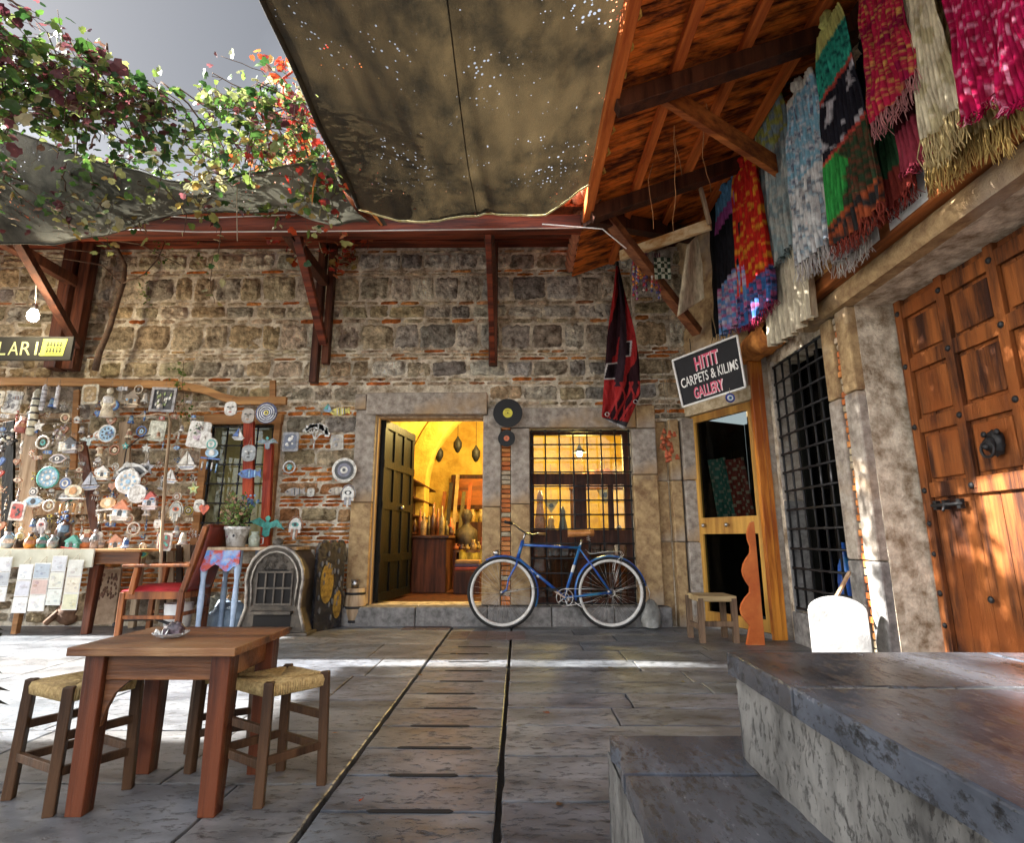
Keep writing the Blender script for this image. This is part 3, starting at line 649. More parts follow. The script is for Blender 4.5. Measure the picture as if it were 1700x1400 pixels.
m = MB(); m.bb((2.395, 5.34, 0), (2.44, 5.40, 2.72)); m.build('door_post', M['orangeZ'], rb, bevel=.004)
m = MB(); m.bb((2.372, 5.363, -.02), (3.0, 5.62, 2.9)); m.build('corner_pier', M['ashlar'], rb, bevel=.01)
m = MB(); m.bb((2.46, 5.363, 2.902), (3.0, 6.9, 4.66)); m.bb((2.9, 5.625, -.02), (3.0, 6.9, 2.9)); m.build('rear_wall', M['ashlar_warm'], rb)
# eaves of the right building
ex0, ez0, ex1, ez1 = .66, 4.02, 2.62, 4.74
pb = MB(); y = -.6
while y < 6.2:
    wd = rnd.uniform(.055, .085); pb.prism([(ex0, ez0), (ex1, ez1), (ex1, ez1 + .025), (ex0, ez0 + .025)], lambda a, b, d: V(a, d, b), y, y + wd - .012, jit((1, 1, 1), .25)); y += wd
pb.build('roof_boards', M['plank'], rb)
m = MB(); m.add([(ex0, -.6, ez0 + .06), (ex1, -.6, ez1 + .06), (ex1, 6.3, ez1 + .06), (ex0, 6.3, ez0 + .06)], [(0, 1, 2, 3)]); m.build('roof_underlay', M['darkfill'], rb)
tm = MB(); y = -.7
while y < 6.3:
    a, b = V(ex0 - .06, y, ez0 + .1), V(ex1, y, ez1 + .16); tm.tube([a, (a + b) / 2, b], .075, 8, jit((1, 1, 1), .2)); y += .135
tm.build('roof_tiles', M['tile'], rb)
rz = lambda x: ez0 + (ez1 - ez0) * (x - ex0) / (ex1 - ex0)
for x in (1.12, 1.62, 2.12):
    m = MB(); m.bb((x - .035, -.5, rz(x) - .085), (x + .035, 6.1, rz(x) - .012)); m.build('purlin', M['purlin'], rb, bevel=.004)
for y in (1.0, 2.15, 3.35, 4.7):
    m = MB(); m.bar((ex0 + .03, y, rz(ex0) - .15), (XR, y, rz(XR) - .15), .11, .13); m.build('rafter', M['darkbeam'], rb, bevel=.006)
m = MB(); m.bb((ex0 - .03, -.6, ez0 - .14), (ex0 + .05, 4.85, ez0 - .005)); m.build('eave_beam', M['purlin'], rb, bevel=.006)
m = MB(); m.bb((XR - .12, -.6, 4.46), (XR, 5.9, 4.58)); m.build('wall_plate', M['darkbeam'], rb)
m = MB(); m.bar((ex0, 4.8, 3.92), (2.3, 6.2, 4.5), .12, .15); m.build('valley_beam', M['darkbeam'], rb)
m = MB(); m.bar(V(1.08, 3.55, 4.16), PX(1326, 300, 2.42), .05, .17); m.build('brace', M['redwoodX'] if False else wood('brace_wood', (.5, .16, .04), (.2, .05, .015), 'X'), rb, bevel=.004)
m = MB(); m.bar(PY(1000, 350, 4.92), PY(1158, 552, 5.85), .10, .10); m.build('brace', wood('corner_brace_wood', (.28, .11, .045), (.12, .04, .02), 'X'), rb, bevel=.005)
# lights that burn inside the shop (the pendant seen through the window and another above the aisle)
def lamp(name, loc, e, c, r=.06):
    d = bpy.data.lights.new(name, 'POINT'); d.energy = e; d.color = c; d.shadow_soft_size = r; o = bpy.data.objects.new(name, d); COL.objects.link(o); o.location = loc; return o
lamp('shop_pendant_light', PY(962, 762, 7.6), 28, (1, .66, .18)); lamp('shop_vault_light', (-.35, 8.0, 2.7), 24, (1, .76, .26))
# ================================================================ AWNINGS
def tarpmat(name, c1, c2, holes=.03, tr=.25):
    m = pmat(name, c1, c2, 5.0, (1, .7, 1), .75, 0, .9, 90, contrast=(.38, .62), c3=tuple(x * 1.5 for x in c1), s3=1.1)
    nt = m.node_tree; L = nt.links; b = nt.nodes['Principled BSDF']; out = nt.nodes['Material Output']; tc = NN(nt, 'ShaderNodeTexCoord')
    base = b.inputs['Base Color'].links[0].from_socket
    t = NN(nt, 'ShaderNodeBsdfTranslucent'); L.new(base, t.inputs[0]); m1 = NN(nt, 'ShaderNodeMixShader'); m1.inputs[0].default_value = tr
    L.new(b.outputs[0], m1.inputs[1]); L.new(t.outputs[0], m1.inputs[2])
    vo = NN(nt, 'ShaderNodeTexVoronoi'); vo.inputs['Scale'].default_value = 26; L.new(tc.outputs['Object'], vo.inputs['Vector'])
    n = NN(nt, 'ShaderNodeTexNoise'); n.inputs['Scale'].default_value = 2.2; n.inputs['Detail'].default_value = 3; L.new(tc.outputs['Object'], n.inputs['Vector'])
    mr = NN(nt, 'ShaderNodeMapRange'); mr.inputs[1].default_value = .46; mr.inputs[2].default_value = .70; mr.inputs[3].default_value = 0; mr.inputs[4].default_value = .26; L.new(n.outputs[0], mr.inputs[0])
    lt_ = NN(nt, 'ShaderNodeMath', operation='LESS_THAN'); L.new(vo.outputs['Distance'], lt_.inputs[0]); L.new(mr.outputs[0], lt_.inputs[1])
    v2 = NN(nt, 'ShaderNodeTexVoronoi'); v2.inputs['Scale'].default_value = 6.0; dn = NN(nt, 'ShaderNodeTexNoise'); dn.inputs['Scale'].default_value = 30; L.new(tc.outputs['Object'], dn.inputs['Vector']); dm = NN(nt, 'ShaderNodeMixRGB', blend_type='ADD'); dm.inputs[0].default_value = .07; L.new(tc.outputs['Object'], dm.inputs[1]); L.new(dn.outputs['Color'], dm.inputs[2]); L.new(dm.outputs[0], v2.inputs['Vector']); l2 = NN(nt, 'ShaderNodeMath', operation='LESS_THAN'); L.new(v2.outputs['Distance'], l2.inputs[0]); l2.inputs[1].default_value = .05
    mxh = NN(nt, 'ShaderNodeMath', operation='MAXIMUM'); L.new(lt_.outputs[0], mxh.inputs[0]); L.new(l2.outputs[0], mxh.inputs[1]); lt_ = mxh
    tp = NN(nt, 'ShaderNodeBsdfTransparent'); m2 = NN(nt, 'ShaderNodeMixShader'); L.new(lt_.outputs[0], m2.inputs[0]); L.new(m1.outputs[0], m2.inputs[1]); L.new(tp.outputs[0], m2.inputs[2])
    L.new(m2.outputs[0], out.inputs['Surface']); return m
M['tarp'] = tarpmat('olive_tarp_cloth', (.050, .036, .018), (.016, .013, .008))
M['tarpgrey'] = tarpmat('grey_tarp_cloth', (.10, .098, .075), (.035, .034, .027))
def pl(pts, t):
    """piecewise linear over list of (t, value)"""
    for (a, va), (b, vb) in zip(pts, pts[1:]):
        if t <= b: return lerp(va, vb, (t - a) / (b - a)) if b > a else vb
    return pts[-1][1]
def tarpfn(u, v):    # u across (left to right), v from near to far
    x = lerp(-1.47, .70, u); yb = pl([(0, 4.60), (.3, 4.72), (.55, 4.76), (.8, 4.66), (1, 4.34)], u); y = lerp(.4, yb, v)
    zb = pl([(0, 3.90), (.5, 3.90), (1, 4.0)], u)
    s = math.sin(math.pi * u) * .20 * (.35 + .65 * math.sin(math.pi * min(1, v * 1.02)))
    fold = .035 * math.exp(-((u - .5 - .1 * (v - .5)) / .03) ** 2) + .025 * math.sin(u * 9 + v * 3) * math.sin(math.pi * u)
    diag = .06 * math.sin(9 * (v * 1.3 - u * .9)) * math.sin(math.pi * u) * v
    return V(x, y, zb + .12 * (1 - v) - s + fold + diag + .05 * noise.noise(V(u * 4, v * 6, 0)) + .012 * noise.noise(V(u * 22, v * 9, 3)))
m = MB(); m.grid(100, 140, tarpfn)
tarp = thing('courtyard_awning', 'large worn olive brown tarpaulin full of pinholes stretched overhead in the centre', 'awning', (0, 2.5, 3.9))
m.build('cloth', M['tarp'], tarp)
h = MB(); M['hem'] = pmat('pale_hem', (.75, .70, .42), (.5, .42, .15), 20, rough=.8, bump=.4)
h.tube([tarpfn(1, k / 40) + V(.012, 0, 0) for k in range(41)], .014, 6); h.tube([tarpfn(1 - k / 30, 1) + V(0, .01, -.005) for k in range(31)], .009, 6); h.build('hem', M['hem'], tarp)
h = MB(); h.tube([tarpfn(0, k / 40) for k in range(41)], .022, 6); h.build('hem', M['tarp'], tarp)
sw = MB()
for f in (.5,): sw.tube([tarpfn(f, k / 60) + V(0, 0, -.004) for k in range(61)], .0045, 4)
for f in (): sw.tube([tarpfn(k / 40, f) + V(0, 0, -.004) for k in range(41)], .0035, 4)
sw.build('seam', M['tarp'], tarp)
rp = MB(); pts = []
for k in range(60):
    p = tarpfn(1, .25 + .75 * k / 60); pts.append(p + V(.035 + .022 * math.cos(k * 1.3), 0, .02 * math.sin(k * 1.3)))
rp.tube(pts, .010, 5); rp.build('lacing_rope', pmat('yellow_rope', (.75, .55, .12), (.4, .25, .05), 20, rough=.8), tarp)
TOPX = [(0, (545, 262)), (.22, (430, 285)), (.4, (320, 305)), (.6, (180, 275)), (.8, (0, 208)), (1, (-75, 190))]
BOTX = [(0, (612, 368)), (.1, (560, 372)), (.22, (480, 350)), (.4, (330, 352)), (.5, (250, 366)), (.6, (170, 392)), (.7, (90, 404)), (.8, (0, 404)), (1, (-75, 404))]
def pl2(L, t): return pl([(a, b[0]) for a, b in L], t), pl([(a, b[1]) for a, b in L], t)
def tarp2(u, v):
    a = PY(*pl2(TOPX, u), 4.10); b = PY(*pl2(BOTX, u), 4.74)
    p = a.lerp(b, v); p.z -= .10 * math.sin(math.pi * v) * (1 + .6 * math.sin(u * 13)) ; p.z += .035 * noise.noise(V(u * 12, v * 3, 5)) ; return p
m = MB(); m.grid(80, 16, tarp2)
t2 = thing('side_awning', 'sagging grey green tarpaulin hanging like a hammock under the vines at the left', 'awning', (-4, 4.4, 3.6)); m.build('cloth', M['tarpgrey'], t2)
h = MB(); h.tube([tarp2(k / 60, 0) for k in range(61)], .010, 5); h.build('hem', M['tarpgrey'], t2)
h = MB(); h.tube([tarp2(k / 60, 1) for k in range(61)], .010, 5); h.build('hem', M['tarpgrey'], t2)
tw = MB(); 
def twf(u, v):
    c = PY(lerp(556, 636, v), lerp(258, 374, v), lerp(4.35, 4.78, v)); r_ = .035 + .075 * math.sin(math.pi * min(1, v * 1.1)) ** 1.0
    a = u * 2 * math.pi; k = 1 + .3 * math.sin(3 * a + v * 9); return c + V(math.cos(a) * r_ * k, math.sin(a) * r_ * k * .5, math.sin(a) * r_ * .4)
tw.grid(24, 16, twf); tw.build('gathered_corner', M['tarp'], t2)
cd_ = MB(); cd_.tube([PY(575, 285, 4.3), PY(590, 315, 4.4), PY(612, 345, 4.6), PY(634, 374, 4.75)], [.014, .02, .02, .01], 6); cd_.tube([PY(556, 262, 4.3), PY(528, 285, 4.2), PY(520, 310, 4.15), PY(518, 340, 4.15)], [.008, .014, .008, .003], 5)
cd_.build('tie_cord', pmat('orange_cord', (.7, .28, .06), (.4, .12, .03), 20), t2)
def blocker_sheet(name, label, x0, x1, y0, y1, z):  # sheet added out of view only to block and shape the sun
    m = MB(); m.grid(20, 30, lambda u, v: V(lerp(x0, x1, u), lerp(y0, y1, v), z - .2 * math.sin(math.pi * u) * math.sin(math.pi * v)))
    tag(m.build(name, M['blockercloth'], solid=.004), label, 'awning')
M['blockercloth'] = pmat('plain_blocker_cloth', (.12, .10, .07), (.07, .06, .04), 3, rough=.8, bump=.3)
blocker_sheet('sun_blocker', 'unseen brown sheet added to keep sun off the middle paving, nearest the sagging tarpaulin', -8.0, -4.75, -1.5, 4.26, 4.2)
blocker_sheet('sun_blocker', 'unseen narrow brown strip along the far left eave, added to trim the sun streak', -8.4, -4.95, 4.47, 4.84, 3.95)
blocker_sheet('sun_blocker', 'unseen wide brown sheet farther left, added to shade the left foreground', -15, -8.05, -2.5, 2.75, 4.25)
blocker_sheet('sun_blocker', 'unseen narrow brown sheet added to keep sun off the right foreground', -4.6, -2.75, -1.5, 1.6, 4.22)
# ================================================================ VINES
def leaf(mb, p, s, r, col, droop=.5):
    d = V(r.gauss(0, 1), r.gauss(0, 1), r.gauss(0, .6) - droop); d.normalize(); n = V(r.gauss(0, .5), r.gauss(0, .5) - .5, r.gauss(0, .5) + .6).normalized(); x = d.cross(n)
    if x.length < .1: return
    x.normalize(); n = x.cross(d); sh = [(0, 0), (.32, -.08), (.62, .25), (.40, .42), (.45, .80), (0, 1.15), (-.45, .80), (-.40, .42), (-.62, .25), (-.32, -.08)]
    vs = [p + x * a * s + d * b * s + n * (-.25 * s * abs(a) + .08 * s * math.sin(b * 3)) for a, b in sh]; c = p + d * .45 * s + n * .06 * s
    mb.add(vs + [c], [(10, i, (i + 1) % 10) for i in range(10)], jit(col, .2, r), False)
GRN = [(.05, .12, .025), (.08, .17, .03), (.16, .23, .05), (.26, .30, .10), (.03, .08, .02)]
MAR = [(.13, .04, .045), (.20, .07, .08), (.10, .03, .04), (.24, .12, .09)]
YEL = [(.40, .40, .14), (.50, .48, .28), (.38, .26, .07)]
RED = [(.42, .04, .025), (.48, .07, .02), (.30, .03, .02), (.5, .16, .05)]
def vine(label, region, n_stems, per, pals, seed, cat='vine', size=(.030, .064), hang=.25, bark='bark', steps=18, st=.075, ngroup=None):
    r = random.Random(seed); t = thing('climbing_vine', label, cat, region(r)); sm = MB(); lf = MB()
    for k in range(n_stems):
        p = region(r); a = r.uniform(0, 6.28); d = V(math.cos(a), math.sin(a) * .8, r.uniform(-.3, .2)); pts = [p]; 
        for i in range(steps):
            d = (d + V(r.gauss(0, .28), r.gauss(0, .28), r.gauss(0, .2) - .04)).normalized(); q = pts[-1] + d * st
            if not region(None, q): d = V(-d.x, -d.y, abs(d.z)) if r.random() < .6 else d; q = pts[-1] + V(0, 0, -.03)
            pts.append(q)
        if r.random() < hang:
            for i in range(r.randint(3, 9)): pts.append(pts[-1] + V(r.gauss(0, .015), r.gauss(0, .015), -.05))
        r0 = r.uniform(.0025, .008); sm.tube(pts, [r0 * (1 - .7 * i / len(pts)) for i in range(len(pts))], 4)
        for i in range(per):
            q = r.choice(pts) + V(r.gauss(0, .05), r.gauss(0, .05), r.gauss(0, .045)); pal = pals(q, r)
            leaf(lf, q, r.uniform(*size) * (1.5 if r.random() < .1 else 1), r, r.choice(pal))
    sm.build('stem', M[bark], t); lf.build('leaves', M['leaf'], t)
    return t
def band(y, x): return 3.80 < y < 4.10 and x < -2.7
def regA(r, q=None):       # band of green along the near edge of the left tarp
    if q is not None: return not band(q.y, q.x) and -5.2 < q.x < -1.62 and 3.15 < q.y < 4.6 and 3.66 < q.z < 4.36 and not (q.x > -3.1 and q.y < 3.4)
    x = r.uniform(-4.9, -1.7); y = r.uniform(3.4, 3.8) if r.random() < .6 and x < -2.7 else (r.uniform(4.12, 4.45) if x < -2.7 else r.uniform(3.5, 4.4)); return V(x, y, 4.16 - .2 * (y - 3.6) + r.gauss(0, .08))
def regB(r, q=None):
    if q is not None: return -4.9 < q.x < -2.55 and 2.5 < q.y < 3.8 and 3.85 < q.z < 4.34 and q.x < -2.75 - .45 * (3.4 - q.y)
    y = r.uniform(2.6, 3.72); x = r.uniform(-4.3, -2.85 - .4 * (3.4 - y)); return V(x, y, 4.14 + r.gauss(0, .07))
def regC(r, q=None):
    if q is not None: return -2.35 < q.x < -1.50 and 3.45 < q.y < 4.6 and 3.8 < q.z < 4.65
    y = r.uniform(3.6, 4.5); x = r.uniform(-1.95, -1.55); return V(x, y, 4.12 + r.gauss(0, .12))
def palA(q, r):
    z = r.random()
    if q.x < -3.9 and z < .2: return MAR
    if q.z < 3.8 and z < .5: return YEL
    return GRN if z < .84 else (MAR if z < .93 else YEL)
vine('green grape vine trailing over the near edge of the sagging grey tarpaulin', regA, 110, 24, palA, 3, hang=.3)
vine('maroon and green creeper filling the top left corner of the sky', regB, 110, 22, lambda q, r: MAR if r.random() < .3 else GRN, 4, size=(.032, .068), hang=.2)
vine('loose yellow green vine shoots beside the left edge of the large awning', regC, 24, 12, lambda q, r: GRN[2:4] if r.random() < .55 else (RED if q.y > 3.6 else MAR), 5, hang=.1)
def regD(r, q=None):
    if q is not None: return -2.9 < q.x < -1.55 and 4.9 < q.y < 6.3 and 4.2 < q.z < 6.3
    return V(r.uniform(-2.55, -1.7), r.uniform(5.0, 5.9), r.choice([r.uniform(4.45, 4.9), r.uniform(4.45, 5.9)]))
vine('red autumn creeper on the roof between the two tarpaulins', regD, 60, 24, lambda q, r: RED if r.random() < .75 else YEL, 6, size=(.04, .08), hang=.1, bark='redbark')
tk = MB(); tp = [PY(488, 262, 5.4), PY(492, 225, 5.4), PY(486, 185, 5.4), PY(500, 160, 5.4), PY(512, 146, 5.4)]
tk.tube(tp, [.085, .075, .065, .06, .05], 10); tk.tube([PY(486, 185, 5.4), PY(474, 165, 5.4), PY(478, 148, 5.35)], [.06, .06, .07], 10); tk.tube([PY(495, 170, 5.4), PY(470, 130, 5.3), PY(500, 108, 5.3)], [.02, .016, .012], 8)
tag(tk.build('vine_trunk', M['redbark']), 'thick red brown forked vine trunk rising above the roof beside the large awning', 'vine trunk')
# vine trunk and bare tendrils climbing the left wall post
bt = MB(); bt.tube([PY(x, y, 6.0) for x, y in ((158, 615), (165, 585), (182, 545), (195, 500), (205, 470), (208, 440), (196, 415), (165, 398))], [.035, .033, .03, .028, .026, .022, .02, .018], 8)
for P in (((200, 470), (170, 440), (110, 430), (60, 425)), ((60, 402), (120, 415), (170, 420), (215, 435)), ((160, 395), (230, 405), (300, 440)), ((205, 470), (240, 455), (262, 430), (275, 400))):
    bt.tube([PY(x, y, 5.9) for x, y in P], [.009, .008, .006, .003][:len(P)], 5)
t = thing('bare_vine', 'bare twisting vine stem climbing the dark post at the left with thin tendrils', 'vine', (-4.6, 6.0, 3)); bt.build('stem', M['bark'], t)
lf = MB(); r = random.Random(8)
for cx, cy, n in ((240, 478, 26), (265, 412, 18), (295, 640, 20), (300, 620, 16), (310, 680, 22), (270, 420, 8), (330, 430, 8)):
    for i in range(n): leaf(lf, PY(cx + r.gauss(0, 7), cy + r.gauss(0, 14), 6.05), r.uniform(.02, .04), r, r.choice(GRN[1:4]))
lf.build('leaves', M['leaf'], t)
bt = MB(); bt.tube([PY(x, y, 6.1) for x, y in ((305, 600), (303, 640), (306, 680), (312, 700))], .003, 5); bt.build('stem', M['bark'], t)
# dry strands and cables hanging from the right eave
def strand(label, pts, Y0, Y1, r_=.004, col='dry'):
    n = len(pts); m = MB(); P = [PY(x, y, lerp(Y0, Y1, i / (n - 1))) for i, (x, y) in enumerate(pts)]; Q = []
    for a, b in zip(P, P[1:]):
        for k in range(4): Q.append(a.lerp(b, k / 4) + V(rnd.gauss(0, .008), rnd.gauss(0, .008), 0))
    Q.append(P[-1]); m.tube(Q, r_, 5); tag(m.build('dry_strand', M[col]), label, 'dry stem', 'dry stems trailing from the eaves')
M['dry'] = pmat('dry_stem', (.55, .30, .12), (.3, .12, .05), 20, bump=.4)
strand('dry brown stem hanging straight near the ends of the roof boards', [(1160, 0), (1168, 90), (1172, 180), (1165, 260), (1180, 318)], 3.2, 4.6)
strand('forked dry stem dangling left of the slanting brace', [(1105, 0), (1128, 60), (1125, 120), (1110, 200), (1132, 290)], 3.2, 4.4)
strand('long looping dry stem nearest the large awning hem', [(1030, 70), (1070, 90), (1085, 140), (1070, 200), (1080, 270), (1085, 380)], 3.4, 4.7)
strand('short dry stem swinging above the brace', [(1105, 28), (1095, 50), (1090, 80)], 3.2, 3.3)
strand('dry stem hanging over the end of the bleached plank', [(1118, 210), (1120, 300), (1118, 385)], 3.9, 4.8)
for i, (P, lab) in enumerate(((((130, 378), (330, 385), (520, 384), (700, 382), (980, 378)), 'white cable stretched along the eave beam above the wall'), (((180, 352), (330, 362), (490, 356)), 'thin cable running under the vines at the left eave'), (((1040, 413), (1000, 380), (900, 372)), 'short slack cable near the black floodlight'))):
    m = MB(); Q = [PY(x, y, 4.75) for x, y in P]; m.tube(Q, .006, 5); tag(m.build('cable', M['white']), lab, 'cable')
m = MB(); m.tube([PY(396, 270, 4.2), PY(393, 330, 4.2), PY(394, 400, 4.3)], .004, 5); tag(m.build('cord', M['cord']), 'pale cord hanging straight down out of the green vine', 'cord')
# ================================================================ FURNITURE in the foreground
def table_():
    t = thing('low_wooden_table', 'low reddish brown wooden table with four square legs in the left foreground', 'table', (-1.26, 2.23, 0))
    x0, x1, y0, y1, h = -1.545, -.965, 2.0, 2.47, .535
    m = MB(); n = 5; 
    for i in range(n):
        a = y0 + (y1 - y0) * i / n; m.bb((x0, a + .0008, h - .028), (x1, y0 + (y1 - y0) * (i + 1) / n - .0008, h), jit((1, 1, 1), .1))
    m.build('tabletop', M['table'], t, bevel=.003)
    for (a, b) in ((x0 + .075, y0 + .07), (x1 - .065, y0 + .07), (x0 + .075, y1 - .06), (x1 - .065, y1 - .06)):
        m = MB(); m.bar((a, b, h - .03), (a, b, 0), .068, .068, up=(0, 1, 0), w2=.058, h2=.058); m.build('leg', M['tableZ'], t, bevel=.004)
    for (p, q) in (((x0 + .11, y0 + .055, h - .115), (x1 - .10, y0 + .078, h - .03)), ((x0 + .11, y1 - .07, h - .115), (x1 - .10, y1 - .05, h - .03)), ((x0 + .06, y0 + .105, h - .115), (x0 + .082, y1 - .095, h - .03)), ((x1 - .08, y0 + .105, h - .115), (x1 - .055, y1 - .095, h - .03))):
        m = MB(); m.bb(p, q); m.build('apron', M['table'], t, bevel=.003)
    m = MB(); q = [(0, 0), (.085, 0), (.06, -.02), (.035, -.045), (.015, -.09), (0, -.15)]
    m.prism([(x0 + .111 + a, h - .116 + b) for a, b in q], lambda a, b, d: V(a, d, b), y0 + .058, y0 + .075); m.build('corner_bracket', M['table'], t, bevel=.002)
table_()
M['rush'] = pmat('woven_rush', (.58, .42, .18), (.28, .18, .07), 60, rough=.8, bump=.8, bscale=120)
def rush_stool(label, corners, h=.385, stag=0, mat='stool', group='low rush seated stools'):
    c = sum((V(x, y, 0) for x, y in corners), V(0, 0, 0)) / 4; t = thing('rush_stool', label, 'stool', c, group=group)
    C = [V(x, y, 0) for x, y in corners]
    for p in C:
        q = c.lerp(p, .93); m = MB(); m.bar(V(p.x, p.y, 0), V(q.x, q.y, h + .012), .034, .034, up=(c - p).normalized()); m.build('leg', M[mat], t, bevel=.004)
    for i in range(4):
        a, b = C[i], C[(i + 1) % 4]
        for zz in ((.10 + .03 * (i % 2)), (.10 + .03 * (i % 2) + .11)) if i % 2 else ((.14,)):
            m = MB(); m.bar(c.lerp(a, .98) + V(0, 0, zz), c.lerp(b, .98) + V(0, 0, zz), .018, .028); m.build('rail', M[mat], t, bevel=.002)
    # rush seat: strands wound from each side to the centre
    m = MB(); T = [c.lerp(p, .93) + V(0, 0, h) for p in C]; cc = sum(T, V(0, 0, 0)) / 4
    for i in range(4):
        a, b = T[i], T[(i + 1) % 4]; n = 13
        e0 = (a - cc); 
        for k in range(n):
            f = 1.02 - k / n; p, q = cc + (a - cc) * f, cc + (b - cc) * f; dz = V(0, 0, -.006 * (1 - f) + .001 * (k % 2))
            ins = (q - p) * .04; m.tube([p + ins + dz, (p + q) / 2 + dz + V(0, 0, -.002), q - ins + dz], .0078, 5)
        for k in range(22):      # strands wrapped round the seat rail
            p = a.lerp(b, .07 + .86 * (k + .5) / 22); o = (p - cc).normalized() * .006; m.tube([p + o + V(0, 0, .004), p + o * 2.2 + V(0, 0, -.012), p + o * 1.6 + V(0, 0, -.034), p - o + V(0, 0, -.038)], .0052, 5)
    m.build('seat', M['rush'], t); return t
rush_stool('rush seated stool with dark legs at the right side of the low table', [(-.889, 2.118), (-.736, 2.30), (-.944, 2.43), (-1.095, 2.25)])
rush_stool('rush seated stool with dark legs at the left end of the low table', [(-1.555, 2.05), (-1.80, 2.17), (-1.68, 2.38), (-1.437, 2.26)])
rush_stool('rush seated stool tucked behind and mostly under the low table', [(-1.29, 2.40), (-1.09, 2.52), (-1.20, 2.72), (-1.41, 2.60)], h=.36)
dc = PZ(283, 1059, .535)
m = MB(); m.lathe([(0, .0), (.035, 0), (.045, .004), (.062, .016), (.064, .019), (.058, .018), (.042, .007), (.0, .005)], (dc.x, dc.y, .5365), 28)
M['clear'] = pmat('clear_glass', (.9, .92, .95), (.85, .88, .9), 5, rough=.05, bump=0); M['clear'].node_tree.nodes['Principled BSDF'].inputs['Transmission Weight'].default_value = .8
tag(m.build('glass_dish', M['clear']), 'small clear glass dish standing on the low wooden tabletop', 'dish')
m = MB(); m.ell((dc.x + .012, dc.y, .567), (.036, .024, .024), 16, 10, nz=.35); m.box((dc.x + .012, dc.y - .002, .558), (.062, .038, .022))
tag(m.build('wrapped_sweet', pmat('dark_wrapper', (.10, .06, .08), (.02, .015, .02), 30, rough=.25, bump=.8, bscale=50, coat=.5)), 'dark glossy wrapped lump lying in the glass dish', 'sweet')
m = MB(); m.grid(8, 8, lambda u, v: V(dc.x - .045 + u * .05 - .02 * v, dc.y - .03 + v * .05, .552 + .016 * math.sin(u * 7 + v * 4)))
tag(m.build('paper_napkin', M['white'], solid=.001), 'crumpled white paper napkin beside the dark lump in the glass dish', 'napkin')
# dark spiky plant cut by the left edge
m = MB(); r = random.Random(2); b0 = PZ(-52, 1290, 0)
for k in range(40):
    a = r.uniform(0, 6.28); z0 = r.uniform(.05, .55); l = r.uniform(.07, .13); d = V(math.cos(a), math.sin(a), r.uniform(-.2, .8)).normalized(); p = b0 + V(-.05, 0, z0); s = d.cross(V(0, 0, 1)).normalized()
    m.add([p + s * .03, p + d * l * .5 + s * .05, p + d * l - V(0, 0, .03), p + d * l * .5 - s * .05, p - s * .03, p + d * l * .55 - V(0, 0, .01)], [(0, 1, 5), (1, 2, 5), (2, 3, 5), (3, 4, 5), (4, 0, 5)], jit((.010, .014, .010), .3), False)
t = thing('spiky_plant', 'dark jagged leaved plant cut off by the left edge of the view', 'plant', b0); m.build('leaves', M['leaf'], t)
m = MB(); m.tube([b0 + V(-.05, 0, .0), b0 + V(-.05, 0, .35), b0 + V(-.06, 0, .62)], [.02, .015, .008], 6); m.build('stem', M['bark'], t)
# ================================================================ ARMCHAIR
a = PZ(218, 1050, 0); BY = 5.80
def cp(px, py, Y): return PY(px, py, Y)
t = thing('armchair', 'old orange wooden armchair with tall leather back and red seat facing left', 'chair', (a.x + .35, 6.0 - .1, 0))
N_, Fr = 5.50, 5.95     # near and far side
def side(Y, dx):
    X = lambda px: PY(px, 950, 5.62).x + dx
    fx, bx = X(224), X(322)
    m = MB(); m.bar((fx, Y, 0), (fx, Y, .40), .05, .05, up=(0, 1, 0)); m.build('leg', M['chairwood'], t, bevel=.006)
    m = MB(); m.bar((fx + .08, Y, .38), (fx + .11, Y, .63), .05, .06, up=(0, 1, 0), w2=.04, h2=.07); m.build('arm_post', M['chairwood'], t, bevel=.006)
    m = MB(); m.bar((bx - .03, Y, 0), (bx - .02, Y, .42), .05, .05, up=(0, 1, 0)); m.bar((bx - .02, Y, .40), (bx + .14, Y, 1.02), .05, .05, up=(0, 1, 0)); m.build('back_post', M['chairwood'], t, bevel=.006)
    m = MB(); m.bar((fx - .03, Y, .645), (bx + .04, Y, .65), .07, .03); m.build('armrest', M['chairwood'], t, bevel=.008)
    m = MB(); m.bar((fx, Y, .37), (bx, Y, .37), .03, .07); m.bar((fx, Y, .17), (bx, Y, .17), .025, .035); m.build('side_rail', M['chairwood'], t, bevel=.004)
    return fx, bx
fx, bx = side(N_, 0); side(Fr, 0)
m = MB(); m.bar((fx, N_, .37), (fx, Fr, .37), .03, .07); m.bar((bx, N_, .20), (bx, Fr, .20), .025, .035); m.bar((bx, N_, .37), (bx, Fr, .37), .03, .06); m.build('cross_rail', M['chairwood'], t, bevel=.004)
m = MB(); m.grid(14, 14, lambda u, v: V(lerp(fx - .02, bx - .01, u), lerp(N_ - .015, Fr + .015, v), .41 + .06 * (math.sin(math.pi * u) * math.sin(math.pi * v)) ** .35))
m.bb((fx - .02, N_ - .01, .385), (bx, Fr + .01, .412)); M['redseat'] = pmat('red_leather', (.48, .03, .04), (.25, .015, .02), 12, rough=.4, bump=.3); m.build('seat', M['redseat'], t)
m = MB(); d = V(.16, 0, .62); o = V(bx - .0, 0, .42)
m.grid(10, 14, lambda u, v: V(o.x + d.x * v + .02 * math.sin(math.pi * v), lerp(N_ + .02, Fr - .02, u), o.z + d.z * v) + V(.02 * math.sin(math.pi * u), 0, 0)); m.build('backrest', pmat('brown_red_leather', (.20, .035, .02), (.08, .015, .01), 6, rough=.4, bump=.3), t, solid=.03)
m = MB(); m.bar((bx + .135, N_, 1.01), (bx + .135, Fr, 1.01), .05, .05); m.build('top_rail', M['chairwood'], t, bevel=.008)
